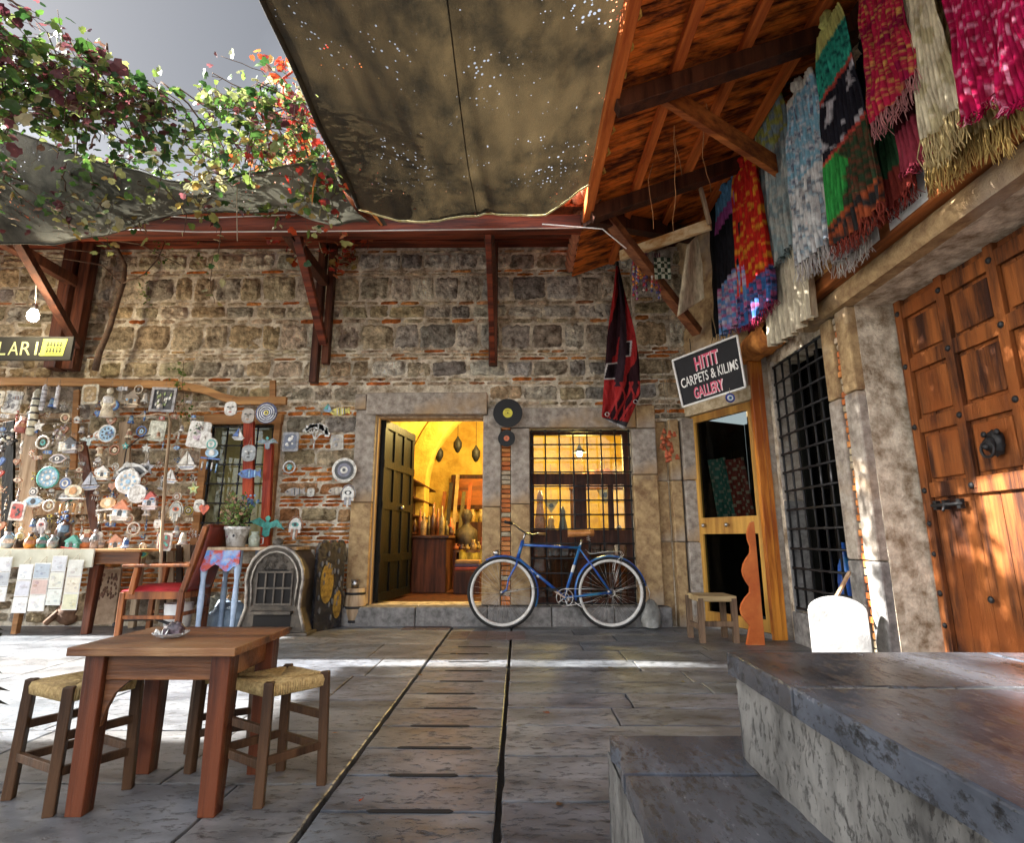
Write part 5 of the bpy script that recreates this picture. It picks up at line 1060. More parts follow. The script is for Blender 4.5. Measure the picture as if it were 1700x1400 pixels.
S_ = [  # kind, px, py, size px, colours, Y, string, label
 ('frame', 272, 664, 42, (Gy, Kk, (.5, .52, .45)), 6.0, .07, 'black framed relief of pale flowers hanging from the bowed wooden rail'),
 ('mask', 384, 679, 24, (Wc, Kk, Rd), 6.0, .05, 'white ceramic face mask hanging under the curve of the rail'),
 ('mask', 413, 691, 25, ((.42, .38, .33), Kk, Cl), 6.02, .07, 'grey brown clay face mask just left of the blue spiral disc'),
 ('spiral', 443, 686, 36, ((.06, .07, .16), (.72, .75, .78)), 6.0, .05, 'round dark blue and white spiral disc with yellow centre at the rail end'),
 ('fish', 565, 684, 34, (Ye, Kk, Wc), 6.12, .05, 'yellow ceramic fish with black stripes beside the doorway lintel'),
 ('boat', 545, 678, 16, (Lb, Te, Lb), 6.12, 0, 'tiny pale blue sailing boat touching the yellow fish'),
 ('tree', 524, 722, 50, ((.72, .72, .68), (.5, .5, .5)), 6.14, 0, 'white filigree tree of life plaque left of the doorway'),
 ('tile', 483, 734, 32, (Gy, (.12, .14, .2), Wc), 6.12, .07, 'dark rectangular tile with pale marks hanging above the blue ring'),
 ('ring', 481, 776, 22, ((.55, .55, .55), Te, Lb), 6.12, .06, 'small blue and white ring pendant under the dark tile'),
 ('bird', 445, 736, 36, ((.25, .28, .34), Te, Gy), 6.05, .04, 'dark blue grey ceramic bird on the red post under the spiral disc'),
 ('disc', 572, 781, 40, ((.68, .66, .6), Kk, (.16, .16, .22)), 6.12, .06, 'white rimmed black ceramic disc with a wreath of leaves beside the doorway'),
 ('hamsa', 578, 825, 36, (Wc, Kk, Gy), 6.12, .04, 'white ceramic hand of blessing below the black disc by the doorway'),
 ('hamsa', 490, 878, 36, (Wc, Te, Cl), 6.1, .10, 'ceramic hand of blessing with a turquoise eye above the stove'),
 ('bird', 444, 874, 58, (Te, (.12, .5, .42), Te), 6.05, .02, 'wide winged turquoise ceramic bird spread across the foot of the red post'),
 ('mask', 414, 753, 27, ((.30, .32, .33), Wc, Kk), 5.98, .09, 'grey oval ceramic face hanging in front of the barred side window'),
 ('fish', 415, 787, 38, (Bl, Lb, (.08, .22, .5)), 5.95, .04, 'blue ceramic fish hanging over the barred side window'),
 ('cluster', 415, 832, 34, (Bl, (.12, .25, .55), Lb), 5.9, .05, 'bunch of deep blue ceramic beads behind the potted plant'),
 ('boat', 397, 722, 22, (Wc, Bl, Wc), 6.0, .06, 'small white and blue sailing boat at the right top of the barred window'),
 ('tile', 331, 722, 44, (Wc, Wc, (.55, .42, .5)), 5.98, .05, 'large white tile with faint flowers over the barred side window'),
 ('cluster', 330, 712, 24, ((.2, .3, .2), Gy, Wc), 5.96, 0, 'dark green bead cluster laid across the white flowered tile'),
 ('disc', 352, 738, 20, ((.62, .66, .6), Te, Wc), 5.95, .03, 'small pale green disc hanging below the white tile'),
 ('mask', 343, 728, 22, (Wc, Wc, Wc), 5.97, .02, 'blank white oval plaque beside the small pale green disc'),
 ('chime', 350, 765, 40, (Lb, Wc, Bl), 5.95, .02, 'pale blue ceramic wind chime in the middle of the barred side window'),
 ('boat', 312, 766, 34, (Wc, (.68, .66, .58), Wc), 5.98, .06, 'cream ceramic sailing boat at the left of the barred side window'),
 ('tile', 262, 716, 34, ((.5, .52, .42), (.58, .58, .48), (.42, .42, .34)), 6.05, .03, 'grey green embossed tile below the framed flowers'),
 ('bell', 302, 712, 12, (Wc, Gy, Kk), 6.0, .05, 'tiny white bell left of the big flowered tile'),
 ('tile', 151, 655, 34, (Cr, (.45, .30, .12), (.62, .48, .28)), 6.05, .04, 'cream square tile with a brown scene near the dark wall post'),
 ('figure', 181, 668, 52, (Cr, Wc, Cr), 5.98, .08, 'slim cream clay angel hanging from a white string'),
 ('dish', 178, 720, 30, (Wc, Lb, Kk), 5.98, .05, 'white round dish with a blue and black eye under the cream angel'),
 ('ring', 231, 647, 16, ((.6, .55, .45), Kk, Gy), 6.05, .02, 'little oval ring on the dark board beside the rail'),
 ('fish', 203, 646, 20, ((.6, .62, .66), Gy, Wc), 6.02, .04, 'pale grey ceramic fish close to the wooden rail'),
 ('house', 222, 664, 30, ((.5, .38, .26), (.25, .2, .15), Cr), 6.08, .02, 'brown clay house plaque hung on the rail'),
 ('tile', 22, 668, 38, ((.74, .72, .62), Wc, (.2, .2, .2)), 6.05, .05, 'large cream tile with black marks at the far left'),
 ('tile', -2, 662, 26, (Cr, Cr, Kk), 6.02, .05, 'cream tile partly cut off by the left edge'),
 ('flute', 57, 684, 80, ((.62, .60, .46), Kk, Cr), 6.0, .05, 'long cream chime tube with black rings'),
 ('flute', 72, 660, 46, ((.72, .73, .76), Gy, Wc), 6.0, .07, 'plain pale tube hanging between the ringed tube and the white tassel'),
 ('flute', 95, 658, 38, ((.82, .82, .85), Wc, Wc), 6.0, .07, 'short white tube flared at the bottom'),
 ('jug', 37, 704, 30, ((.32, .10, .09), Cl, (.55, .4, .38)), 6.0, .06, 'dark red clay bell jar hanging at the left'),
 ('star', 65, 708, 22, (Wc, Wc, Gy), 6.0, .05, 'little white star charm beside the ringed tube'),
 ('cluster', 8, 732, 36, (Gy, Wc, Kk), 5.98, .05, 'bunch of black and white beads at the far left'),
 ('ring', 72, 735, 24, (Wc, Te, Kk), 5.96, .04, 'white hoop holding a small green bird'),
 ('cluster', 98, 722, 32, ((.6, .58, .56), Wc, (.42, .36, .4)), 6.02, .05, 'cluster of pale grey bells on the pale planks'),
 ('house', 120, 740, 28, ((.36, .34, .36), Kk, Wc), 5.98, .05, 'grey clay house with a black roof'),
 ('bird', 149, 732, 30, ((.34, .42, .42), Wc, Te), 5.98, .09, 'grey green bird with white beak under the cream tile'),
 ('tile', 105, 742, 16, ((.6, .64, .58), Wc, Cr), 5.95, .03, 'narrow pale green tag next to the grey clay house'),
 ('eye', 97, 762, 30, ((.62, .55, .55), Kk, Wc), 5.96, .04, 'pinkish eye plaque with black bands'),
 ('dish', 80, 793, 36, (Te, (.25, .45, .6), Wc), 5.93, .09, 'round plate of blue and green leaves on the pale plank'),
 ('boat', 152, 800, 32, (Gy, (.34, .36, .42), (.22, .25, .30)), 5.94, .07, 'grey blue ceramic sailing boat left of the little white house'),
 ('disc', 110, 803, 20, (Gy, Bl, Wc), 5.95, .04, 'small grey and blue disc next to the sailing boat'),
 ('house', 174, 786, 24, (Wc, Wc, Cr), 5.96, .08, 'little white arched birdhouse hanging below the eye dish'),
 ('bell', 166, 752, 16, (Cr, (.7, .5, .3), Wc), 5.98, .03, 'cream lace bell above the white birdhouse'),
 ('chime', 120, 832, 52, (Cr, (.6, .3, .1), Wc), 5.94, .04, 'driftwood chime with cream drops below the grey boat'),
 ('disc', 57, 817, 14, (Wc, Kk, Wc), 5.9, .05, 'tiny white disc above the slanting eye plaque'),
 ('eye', 57, 833, 36, (Wc, Lb, Kk), 5.9, .03, 'large slanting white eye plaque with pale blue glaze'),
 ('ring', 82, 840, 20, (Wc, (.7, .65, .45), Gy), 5.92, .03, 'white ring pendant to the right of the slanting eye plaque'),
 ('tile', 30, 849, 30, ((.78, .74, .7), Rd, Kk), 5.88, .03, 'white framed tile with red windows'),
 ('hamsa', 70, 876, 26, ((.62, .6, .62), Rd, Gy), 5.85, .05, 'arched grey pendant with a red fan below the ring pendant'),
 ('cluster', 106, 860, 30, ((.15, .22, .32), Gy, Bl), 5.88, .03, 'dark blue bead turban above the table'),
 ('heart', 188, 808, 14, (Cl, Cl, Rd), 5.92, .04, 'small brown heart near the white plates'),
 ('dish', 213, 800, 40, ((.86, .87, .86), Wc, Lb), 5.9, .06, 'bright white plate, left one of the overlapping pair'),
 ('dish', 228, 820, 30, ((.88, .88, .88), Wc, Wc), 5.86, .04, 'bright white scalloped plate, lower one of the overlapping pair'),
 ('eye', 220, 784, 54, ((.62, .62, .6), Kk, Wc), 5.95, .05, 'row of pale and dark feather tiles above the white plates'),
 ('star', 246, 777, 26, ((.32, .32, .34), Kk, Gy), 5.98, .12, 'dark grey clay star hanging beside the pale pole'),
 ('boat', 284, 792, 26, (Wc, Wc, (.7, .7, .68)), 5.93, .06, 'small white boat touching the pale pole'),
 ('house', 252, 832, 30, ((.62, .58, .6), Rd, (.75, .6, .55)), 5.9, .04, 'arched pink and white gate plaque with a blue eye'),
 ('eye', 254, 829, 12, (Wc, Bl, Kk), 5.84, 0, 'upright blue eye set on the pink gate plaque'),
 ('hamsa', 292, 852, 34, ((.45, .48, .44), (.65, .15, .04), (.66, .64, .56)), 5.9, .10, 'green grey hand of blessing with an orange centre'),
 ('chime', 180, 850, 46, ((.6, .4, .18), Cr, Wc), 5.9, .06, 'orange brown wooden chime with white drops'),
 ('house', 204, 848, 34, (Wc, (.6, .2, .08), Wc), 5.88, .04, 'white clay house with an orange roof under the plates'),
 ('ring', 223, 878, 22, ((.58, .55, .5), (.4, .37, .33), Gy), 5.86, .05, 'grey round tambourine pendant'),
 ('bell', 209, 903, 18, ((.66, .70, .82), Bl, Cl), 5.5, .06, 'pale blue bell with a blue rim hanging over the table corner'),
 ('bell', 293, 880, 14, (Wc, Gy, Cr), 5.88, .03, 'small white cup shaped bell right of the pale pole'),
 ('tile', 274, 900, 28, (Wc, (.25, .1, .1), Te), 5.86, .05, 'white tile with a dark red and green picture near the armchair'),
 ('bell', 304, 896, 22, ((.66, .58, .5), Cr, Cr), 5.86, .05, 'pinkish clay bell nearest the armchair back'),
 ('eye', 236, 921, 22, ((.55, .66, .22), Te, Kk), 5.8, .07, 'lime green leaf pendant with a dark pattern'),
 ('ring', 238, 908, 12, ((.5, .42, .28), Cr, Cr), 5.84, .04, 'little straw ring above the lime green leaf'),
 ('mask', 263, 870, 14, (Wc, Wc, Wc), 5.88, .03, 'white tin lantern hooked on the pale pole'),
 ('heart', 340, 846, 18, ((.65, .12, .04), Rd, Ye), 5.95, .04, 'glossy red heart in front of the lower window bars'),
 ('star', 322, 812, 20, ((.5, .6, .25), Ye, Gy), 5.95, .05, 'yellow green star in front of the window bars'),
 ('mask', 332, 840, 20, ((.70, .68, .6), Kk, Cr), 5.97, .04, 'stacked pale beads in front of the window bars'),
 ('fish', 560, 815, 30, ((.52, .45, .36), Cr, (.3, .25, .2)), 6.17, 0, 'clay fish relief set in the brick wall below the black disc'),
 ('mask', 517, 818, 14, ((.52, .5, .44), Gy, Gy), 6.17, 0, 'small oval clay relief on the brick wall left of the doorway'),
 ('fish', 490, 817, 34, ((.34, .30, .26), Kk, Gy), 6.17, 0, 'long dark clay relief of camels on the brick wall'),
 ('tile', 560, 735, 26, ((.50, .47, .40), (.40, .36, .3), Gy), 6.17, 0, 'grey carved stone tile between the tree plaque and the black disc'),
]
for i, (k, px, py, sp, cols, Y, stg, lab) in enumerate(S_):
    c = PY(px, py, Y); sz = sp / 921 * (Y * .98 + .3) * 1.0
    souvenir(k, c, sz, cols, lab, NAME.get(k, 'ornament').replace('_', ' ') if k not in ('flute', 'jug', 'figure') else {'flute': 'chime tube', 'jug': 'jar', 'figure': 'figurine'}[k], stg, G, i)
# small filler pendants strung in rows between the bigger pieces
r = random.Random(77); n = 0
KN = {'beads': 'bead string', 'cluster': 'bead cluster', 'bell': 'bell', 'disc': 'disc', 'heart': 'heart', 'ring': 'ring', 'star': 'star', 'eye': 'eye', 'fish': 'fish', 'house': 'house', 'chime': 'chime'}
CN = [('white', Wc, Wc), ('blue', Bl, Lb), ('turquoise', Te, Wc), ('brown', Cl, Cr), ('grey', Gy, Wc), ('cream', Cr, Cl), ('red', Rd, Wc), ('yellow', Ye, Kk)]
ORD = ['first', 'second', 'third', 'fourth', 'fifth', 'sixth', 'seventh', 'eighth', 'ninth', 'tenth', 'eleventh', 'twelfth', 'thirteenth']
rows_ = [(668, 'top'), (694, 'second'), (720, 'third'), (744, 'fourth'), (768, 'fifth'), (792, 'sixth'), (818, 'seventh'), (842, 'eighth'), (866, 'ninth'), (888, 'lowest')]
for (py, rn) in rows_:
    xs = [x_ + r.uniform(-5, 5) for x_ in range(6, 345, 26)]
    for j, x_ in enumerate(xs[:13]):
        k = r.choice(list(KN) + ['beads', 'cluster', 'chime', 'bell', 'beads', 'cluster']); cn, c1, c2 = r.choice([CN[0], CN[4], CN[5], CN[0], CN[1], CN[3]] if r.random() < .8 else CN); Y = r.uniform(5.98, 6.08); c = PY(x_, py + r.uniform(-8, 8), Y)
        souvenir(k, c, r.uniform(12, 19) / 921 * 6.2, (jit(c1, .1), c2, r.choice([Kk, Wc, Gy, Cl])), f'tiny {cn} {KN[k]} pendant, {ORD[j]} from the left in the {rn} row', KN[k], r.uniform(.03, .12), G, n); n += 1
# things standing on the display table
for i, (k, px, sp, cols, lab, cat) in enumerate([('jug', 12, 30, (Lb, Wc, Gy), 'pale blue striped jar at the left end of the display table', 'jar'), ('figure', 32, 34, (Cr, (.6, .5, .2), Kk), 'striped yellow clay figurine on the display table', 'figurine'), ('jug', 50, 26, ((.45, .25, .06), Cl, Kk), 'amber brown jar beside the striped figurine', 'jar'),
        ('jug', 70, 26, (Te, Gy, Wc), 'green grey patterned jar on the display table', 'jar'), ('jug', 88, 24, ((.25, .36, .42), Gy, Gy), 'slate blue pot on the display table', 'pot'), ('figure', 104, 56, ((.16, .07, .04), (.12, .2, .3), Kk), 'tall dark clay bust with a blue turban on the display table', 'figurine'),
        ('house', 124, 26, (Te, Te, Rd), 'green roofed clay house with a red base on the display table', 'house'), ('jug', 143, 34, ((.5, .22, .12), Gy, Cr), 'terracotta jug right of the green roofed house', 'jug'), ('figure', 157, 30, (Gy, (.15, .2, .22), Gy), 'slim patterned grey figurine on the display table', 'figurine'), ('jug', 168, 18, ((.66, .6, .56), Gy, Wc), 'squat cream bowl on the display table', 'bowl'), ('house', 196, 28, ((.40, .30, .22), Cl, Cr), 'brown stepped clay tower at the right end of the display table', 'tower')]):
    Y = 5.78 + .12 * (i % 2); sz = sp / 921 * 6.0; c = PY(px, 900, Y); c.z = .80 + sz * .5 + .003
    if k == 'house': c.z = .803 + sz * .31
    souvenir(k, c, sz, cols, lab, cat, 0, 'ornaments standing on the display table', i)
# rails, boards and poles behind
m = MB(); P = [(-30, 634), (60, 634), (180, 636), (300, 641), (340, 648), (370, 660), (395, 666), (476, 666)]
for (a, b) in zip(P, P[1:]):
    p, q = PY(*a, 6.16), PY(*b, 6.16); m.prism([(p.x, p.z - .045), (q.x, q.z - .045), (q.x, q.z + .045), (p.x, p.z + .045)], lambda a_, b_, d: V(a_, 6.18 - d, b_), 0, .05)
tag(m.build('wooden_rail', wood('bowed_rail_wood', (.50, .27, .10), (.26, .12, .04), 'X')), 'long bowed brown wooden rail from which the souvenirs hang', 'rail')
def plankthing(name, label, cat, x0, y0, x1, y1, wpx, Y, mat, th=.03, group=None):
    a, b = PY(x0, y0, Y), PY(x1, y1, Y); m = MB(); m.bar(a, b, wpx / 921 * 6.4, th, up=(0, 1, 0)); return tag(m.build(name, M[mat], bevel=.003), label, cat, group)
plankthing('plank', 'wide pale upright plank with knots behind the souvenirs at the left', 'plank', 40, 915, 52, 690, 26, 6.12, 'palewood')
plankthing('plank', 'narrow dark upright board beside the pale knotted plank', 'plank', 12, 905, 16, 700, 18, 6.13, 'greenwood')
plankthing('plank', 'orange brown upright batten between rail and table', 'plank', 122, 780, 128, 648, 10, 6.13, 'railwood')
plankthing('plank', 'dark slanting batten in the middle of the souvenir wall', 'plank', 163, 905, 136, 735, 14, 6.09, 'darkbeamZ')
plankthing('plank', 'weathered upright board left of the pale pole', 'plank', 205, 850, 208, 700, 18, 6.12, 'palewood')
plankthing('plank', 'horizontal pale board above the display table', 'plank', 45, 845, 160, 842, 22, 6.14, 'palewood')
plankthing('plank', 'thin horizontal brown batten under the rail at the left', 'plank', -5, 692, 130, 690, 8, 6.14, 'palewood')
M['redZ'] = wood('red_post_wood', (.45, .07, .025), (.2, .02, .01), 'Z')
plankthing('red_post', 'bright red wooden post standing left of the brick wall panel', 'post', 440, 908, 447, 738, 13, 6.1, 'redZ', .06)
plankthing('red_post', 'darker red wooden post right beside the barred side window', 'post', 412, 830, 414, 700, 16, 6.12, 'redZ', .05)
plankthing('batten', 'short upright wooden batten standing on the end of the rail', 'batten', 453, 660, 453, 632, 10, 6.15, 'railwood')
for i, x_ in enumerate((270, 284, 298, 312, 322)):
    plankthing('fence_slat', f'dark weathered upright slat behind the armchair, {ORD[i]} from the left', 'slat', x_, 1005, x_, 905, 9, 6.14, 'palewood' if i % 2 else 'stool', group='slats below the side window')
t = thing('lamp_stand', 'tall thin pale pole with a bent arm rising through the souvenirs', 'stand', PY(262, 1040, 5.75))
m = MB(); m.tube([PY(258, 1036, 5.75), PY(266, 960, 5.75), PY(268, 900, 5.75), PY(274, 800, 5.75), PY(283, 700, 5.75), PY(280, 690, 5.75), PY(262, 687, 5.75), PY(225, 693, 5.75)], [.020, .018, .017, .016, .014, .011, .008, .004], 8); m.build('pole', M['palewood'], t)
m = MB(); m.tube([PY(196, 1030, 5.85), PY(258, 1028, 5.75), PY(285, 1038, 5.6)], .014, 8); m.ell(PY(192, 1038, 5.6), (.03, .03, .03)); m.build('foot', M['iron'], t)
m = MB(); m.tube([PY(205, 775, 6.0), PY(210, 745, 6.0), PY(232, 727, 6.0), PY(250, 722, 6.0)], .006, 6); tag(m.build('iron_hook', M['iron']), 'curved black iron hook among the hanging souvenirs', 'hook')
# display table with white board and hanging postcard strips
t = thing('display_table', 'long brown display table with a white front board under the hanging souvenirs', 'table', (-5.2, 5.8, 0))
xr, zt = PY(238, 912, 5.55).x, .80
m = MB(); m.bb((-7.6, 5.52, zt - .025), (xr, 6.1, zt)); m.build('tabletop', M['railwood'], t, bevel=.004)
m = MB(); m.bb((PY(155, 920, 5.55).x, 5.55, zt - .14), (xr - .03, 5.58, zt - .027)); m.build('apron', M['table'], t, bevel=.003)
m = MB(); m.bb((-7.5, 5.50, zt - .17), (PY(155, 920, 5.5).x, 5.519, zt + .003)); m.build('front_board', pmat('cream_board', (.66, .64, .52), (.5, .48, .36), 5, rough=.7), t)
for x_, w_, mt in ((143, .09, 'tableZ'), (25, .07, 'railwood'), (-200, .08, 'tableZ')):
    p = PY(x_, 1046, 5.6); m = MB(); m.bar((p.x, 5.62, zt - .15), (p.x - .01, 5.62, 0), w_, w_, up=(0, 1, 0), w2=w_ * .75, h2=w_ * .75); m.build('leg', M[mt], t, bevel=.005)
p = PY(218, 1035, 6.0); m = MB(); m.bar((p.x, 6.02, zt - .03), (p.x, 6.02, 0), .06, .06, up=(0, 1, 0)); m.build('leg', M['palewood'], t, bevel=.005)
pc = [((0, 22, 925, 1000), [(.7, .7, .72), (.25, .28, .34), (.78, .77, .72)], 'strip of grey and white photo cards cut by the left edge'), ((32, 57, 937, 1019), [(.80, .80, .78), (.55, .55, .66), (.82, .81, .78)], 'strip of three nearly white cards next to the orange table leg'),
      ((58, 86, 935, 1016), [(.20, .30, .42), (.50, .22, .16), (.78, .76, .7)], 'strip of cards topped by a blue mountain picture'), ((88, 113, 923, 1006), [(.55, .56, .62), (.68, .66, .5), (.62, .66, .58)], 'strip of cards beginning with a lilac picture'), ((114, 140, 930, 1014), [(.6, .58, .5), (.62, .52, .34), (.55, .52, .22)], 'strip of yellowish cards nearest the dark table leg')]
for ip, ((x0, x1, y0, y1), cols, lab) in enumerate(pc):
    a, b = PY(x0 + .5, y0, 5.46), PY(x1 - .5, y0, 5.46); b.z = PY(x1, y1, 5.46).z; t = thing('postcard_strip', lab, 'postcards', V((a.x + b.x) / 2, 5.46, b.z), group='postcard strips hanging on the table front')
    n = 3; H_ = (a.z - b.z) / n
    for k in range(n):
        z1 = a.z - H_ * k; m = MB(); m.bb((a.x, 5.46, z1 - H_ + .003), (b.x, 5.463, z1 - .001), (.80, .79, .75))
        bw = .006; m.bb((a.x + bw, 5.457, z1 - H_ + .01), (b.x - bw, 5.4595, z1 - .008), mixc(cols[k], (.78, .77, .72), .45)); rr = random.Random(k + int(x0))
        for q in range(7):
            ex, ez = rr.uniform(a.x + .03, b.x - .03), rr.uniform(z1 - H_ + .03, z1 - .03); m.prism([(ex + dx * .022, ez + dz * .014) for dx, dz in poly_circle(rr.uniform(.5, 1), 7)], lambda a_, b_, d: V(a_, 5.4565 - d, b_), q * .0002, q * .0002 + .0006, jit(mixc(cols[k], rr.choice([(.45, .46, .5), (.5, .45, .4), (.75, .74, .7)]), .5), .1))
        m.build('postcard', M['paint'], t)
    m = MB(); cx = (a.x + b.x) / 2; m.tube([V(cx - .03, 5.46, a.z), V(cx, 5.49, a.z + .06), V(cx + .03, 5.46, a.z)], .0025, 4); m.build('hanging_string', M['cord'], t)
def lathe_thing(name, label, cat, p, prof, mat, col=None, n=24):
    m = MB(); m.lathe(prof, p, n, col=col or (1, 1, 1)); return tag(m.build(name, M[mat]), label, cat)
m = MB(); q = PZ(95, 1038, 0); m.ell(q + V(.02, .1, .11), (.13, .09, .13), 16, 10, nz=.4); m.tube([q + V(-.12, -.02, .01), q + V(-.07, .05, .10), q + V(-.02, .1, .19)], [.03, .035, .03], 8)
tag(m.build('driftwood_root', pmat('brown_root', (.26, .15, .09), (.1, .05, .03), 8, rough=.8, bump=.9)), 'curved brown root lying under the display table behind the postcards', 'driftwood')
m = MB(); a, b = PY(157, 945, 6.1), PY(190, 1030, 6.1); m.bb((a.x, 6.09, .02), (b.x, 6.12, a.z), (.5, .36, .25)); r = random.Random(4)
for k in range(60): m.ell((r.uniform(a.x + .02, b.x - .02), 6.088, r.uniform(.28, a.z - .05)), (.012, .004, .02), 6, 4, jit((.22, .12, .08), .3))
tag(m.build('leaning_panel', M['clay']), 'brown carved panel leaning below the display table right of its leg', 'panel')
# ================================================================ blue table, plant, stove, panel, keg
t = thing('blue_painted_table', 'small table with a peeling blue and red painted scalloped apron', 'table', (PY(385, 1000, 5.75).x - .1, 5.85, 0))
x0, x1 = PY(335, 915, 5.6).x, PY(402, 915, 5.6).x; zt = .82
m = MB(); m.bb((x0, 5.56, zt - .03), (x1 + .55, 6.1, zt)); m.build('tabletop', M['palewood'], t, bevel=.004)
M['bluered'] = pmat('peeling_blue_paint', (.10, .26, .60), (.45, .07, .05), 7, rough=.6, bump=.5, contrast=(.44, .54), c3=(.6, .62, .6), s3=6)
m = MB(); pts = [(x0, zt - .03), (x1, zt - .03), (x1, zt - .17), (x1 - .06, zt - .19)]; n = 10
for k in range(1, n): f = k / n; pts.append((lerp(x1 - .06, x0, f), zt - .20 - .035 * math.sin(f * math.pi * 3)))
pts.append((x0, zt - .16)); m.prism(pts, lambda a, b, d: V(a, 5.58 - d, b), 0, .02); m.build('apron', M['bluered'], t)
M['bluepale'] = pmat('chalky_blue_paint', (.42, .52, .66), (.25, .33, .45), 9, rough=.7)
for (x_, y_) in ((x1 - .03, 5.61), (x0 + .04, 5.61), (x1 - .03, 6.03), (x0 + .04, 6.03)):
    m = MB(); m.lathe([(.03, 0), (.022, .1), (.03, .3), (.022, .5), (.034, .6), (.034, zt - .03)], (x_, y_, 0), 12); m.build('leg', M['bluepale'], t)
pt = PY(388, 915, 5.72); t = thing('potted_plant', 'bushy green plant in a white pot on the blue painted table', 'plant', V(pt.x, 5.75, zt))
m = MB(); m.lathe([(0, 0), (.085, 0), (.115, .17), (.125, .17), (.125, .20), (.11, .20), (.10, .17), (0, .16)], (pt.x, 5.75, zt + .002), 24, col=(.85, .85, .83)); m.ell((pt.x + .02, 5.645, zt + .11), (.012, .006, .014), 8, 6, Kk); m.ell((pt.x - .05, 5.655, zt + .10), (.010, .006, .012), 8, 6, (.2, .1, .15)); m.build('pot', M['glaze'], t)
r = random.Random(12); sm, lf = MB(), MB()
for k in range(46):
    a = r.uniform(0, 6.28); e = r.uniform(.05, .20); tp = V(pt.x + e * math.cos(a), 5.75 + e * math.sin(a) * .8, zt + r.uniform(.24, .56)); b_ = V(pt.x + r.gauss(0, .03), 5.75 + r.gauss(0, .03), zt + .17); mid = (tp + b_) / 2 + V(0, 0, .03)
    sm.tube([b_, mid, tp], .0028, 4)
    for j in range(12): q = b_.lerp(mid, j / 6) if j < 6 else mid.lerp(tp, (j - 6) / 6); leaf(lf, q + V(r.gauss(0, .018), r.gauss(0, .018), r.gauss(0, .015)), r.uniform(.018, .034), r, r.choice([(.22, .36, .10), (.14, .26, .07), (.42, .50, .22), (.5, .3, .2)]), 0)
sm.build('stem', M['bark'], t); lf.build('leaves', M['leaf'], t)
q = PY(421, 912, 5.75); t = thing('glazed_jar', 'small pale green jar with a handle right of the white plant pot', 'jar', V(q.x, 5.75, zt))
m = MB(); m.lathe([(0, 0), (.05, 0), (.055, .08), (.04, .11), (.03, .12), (.035, .15), (0, .15)], (q.x, 5.75, zt + .002), 18, col=(.50, .56, .46)); m.build('body', M['glaze'], t); m = MB(); m.tube([V(q.x + .05, 5.75, zt + .02), V(q.x + .09, 5.75, zt + .03), V(q.x + .09, 5.75, zt + .09), V(q.x + .05, 5.75, zt + .09)], .006, 6); m.build('handle', M['steel'], t)
q = PZ(282, 1052, 0); lathe_thing('tin_bucket', 'white speckled tin bucket standing under the armchair', 'bucket', q + V(0, .1, .002), [(0, 0), (.11, 0), (.13, .27), (.12, .27), (.10, .02), (0, .02)], 'white')
q = PZ(326, 1046, 0); lathe_thing('metal_canister', 'slim pale blue metal canister on the floor behind the armchair', 'canister', q + V(0, .1, .002), [(0, 0), (.04, 0), (.04, .18), (.03, .20), (.04, .21), (.04, .27), (0, .27)], 'bluepale')
m = MB(); q = PZ(368, 1042, 0); m.grid(24, 14, lambda u, v: q + V(.26 * math.cos(u * 6.283) * math.sin(v * math.pi / 2 + .05) * (1 + .25 * noise.noise(V(u * 6, v * 5, 1))), .15 + .15 * math.sin(u * 6.283) * math.sin(v * math.pi / 2 + .05), .24 * math.cos(v * math.pi / 2) * (1 + .3 * noise.noise(V(u * 5, v * 6, 8))) + .002))
tag(m.build('plastic_sack', pmat('blue_grey_plastic', (.30, .38, .45), (.12, .16, .22), 6, rough=.35, bump=.6, bscale=14, bdist=.03)), 'crumpled blue grey plastic sack under the blue painted table', 'sack')
# cast iron stove
SX = (PY(405, 1000, 5.6).x + PY(510, 1000, 5.6).x) / 2; SW = .66; SY = 5.55; SD = .42
t = thing('cast_iron_stove', 'ornate arched cast iron stove with a barred fire window', 'stove', (SX, SY + .2, 0))
def outline(g=0):
    P = [(-.5 - g, 0), (-.46 - g, .10), (-.40 - g, .25), (-.41 - g, .42), (-.43 - g, .55)]
    for k in range(0, 11): a = math.pi * (1 - k / 10); P.append(((.43 + g) * math.cos(a), .55 + (.37 + g) * math.sin(a)))
    P += [(.41 + g, .42), (.40 + g, .25), (.46 + g, .10), (.5 + g, 0)]; return P
mpS = lambda a, b, d: V(SX + a * SW, SY - d, .03 + b * .88)
m = MB(); m.prism(outline(), mpS, -SD, 0); m.build('body', M['castiron'], t, bevel=.012)
m = MB(); m.tube([mpS(a, b, .008) for a, b in outline(-.01)], .018, 8); m.tube([mpS(a * .80, .06 + b * .86, .012) for a, b in outline()[2:-2]], .010, 8); m.build('rim', pmat('worn_iron_edge', (.36, .33, .28), (.12, .10, .09), 12, rough=.4, metal=.6), t)
m = MB(); m.prism([(-.27, .28), (.27, .28), (.27, .62), (.14, .66), (-.14, .66), (-.27, .62)], mpS, .002, .006); m.build('fire_opening', M['darkfill'], t)
m = MB()
for k in range(5): x_ = -.26 + .13 * k; m.bar(mpS(x_, .28, .012), mpS(x_, .64, .012), .016, .014, up=(0, 1, 0))
for z_ in (.29, .46, .63): m.bar(mpS(-.27, z_, .014), mpS(.27, z_, .014), .016, .018)
m.build('fire_grate', M['castiron'], t)
m = MB(); m.prism([(-.27, .05), (.27, .05), (.27, .18), (-.27, .18)], mpS, .002, .006); m.build('ash_opening', M['darkfill'], t)
m = MB(); m.bar(mpS(-.30, .205, .03), mpS(.30, .205, .03), .07, .03); m.bar(mpS(-.30, .04, .02), mpS(.30, .04, .02), .05, .03); m.build('ledge', M['castiron'], t, bevel=.005)
m = MB(); r = random.Random(3)
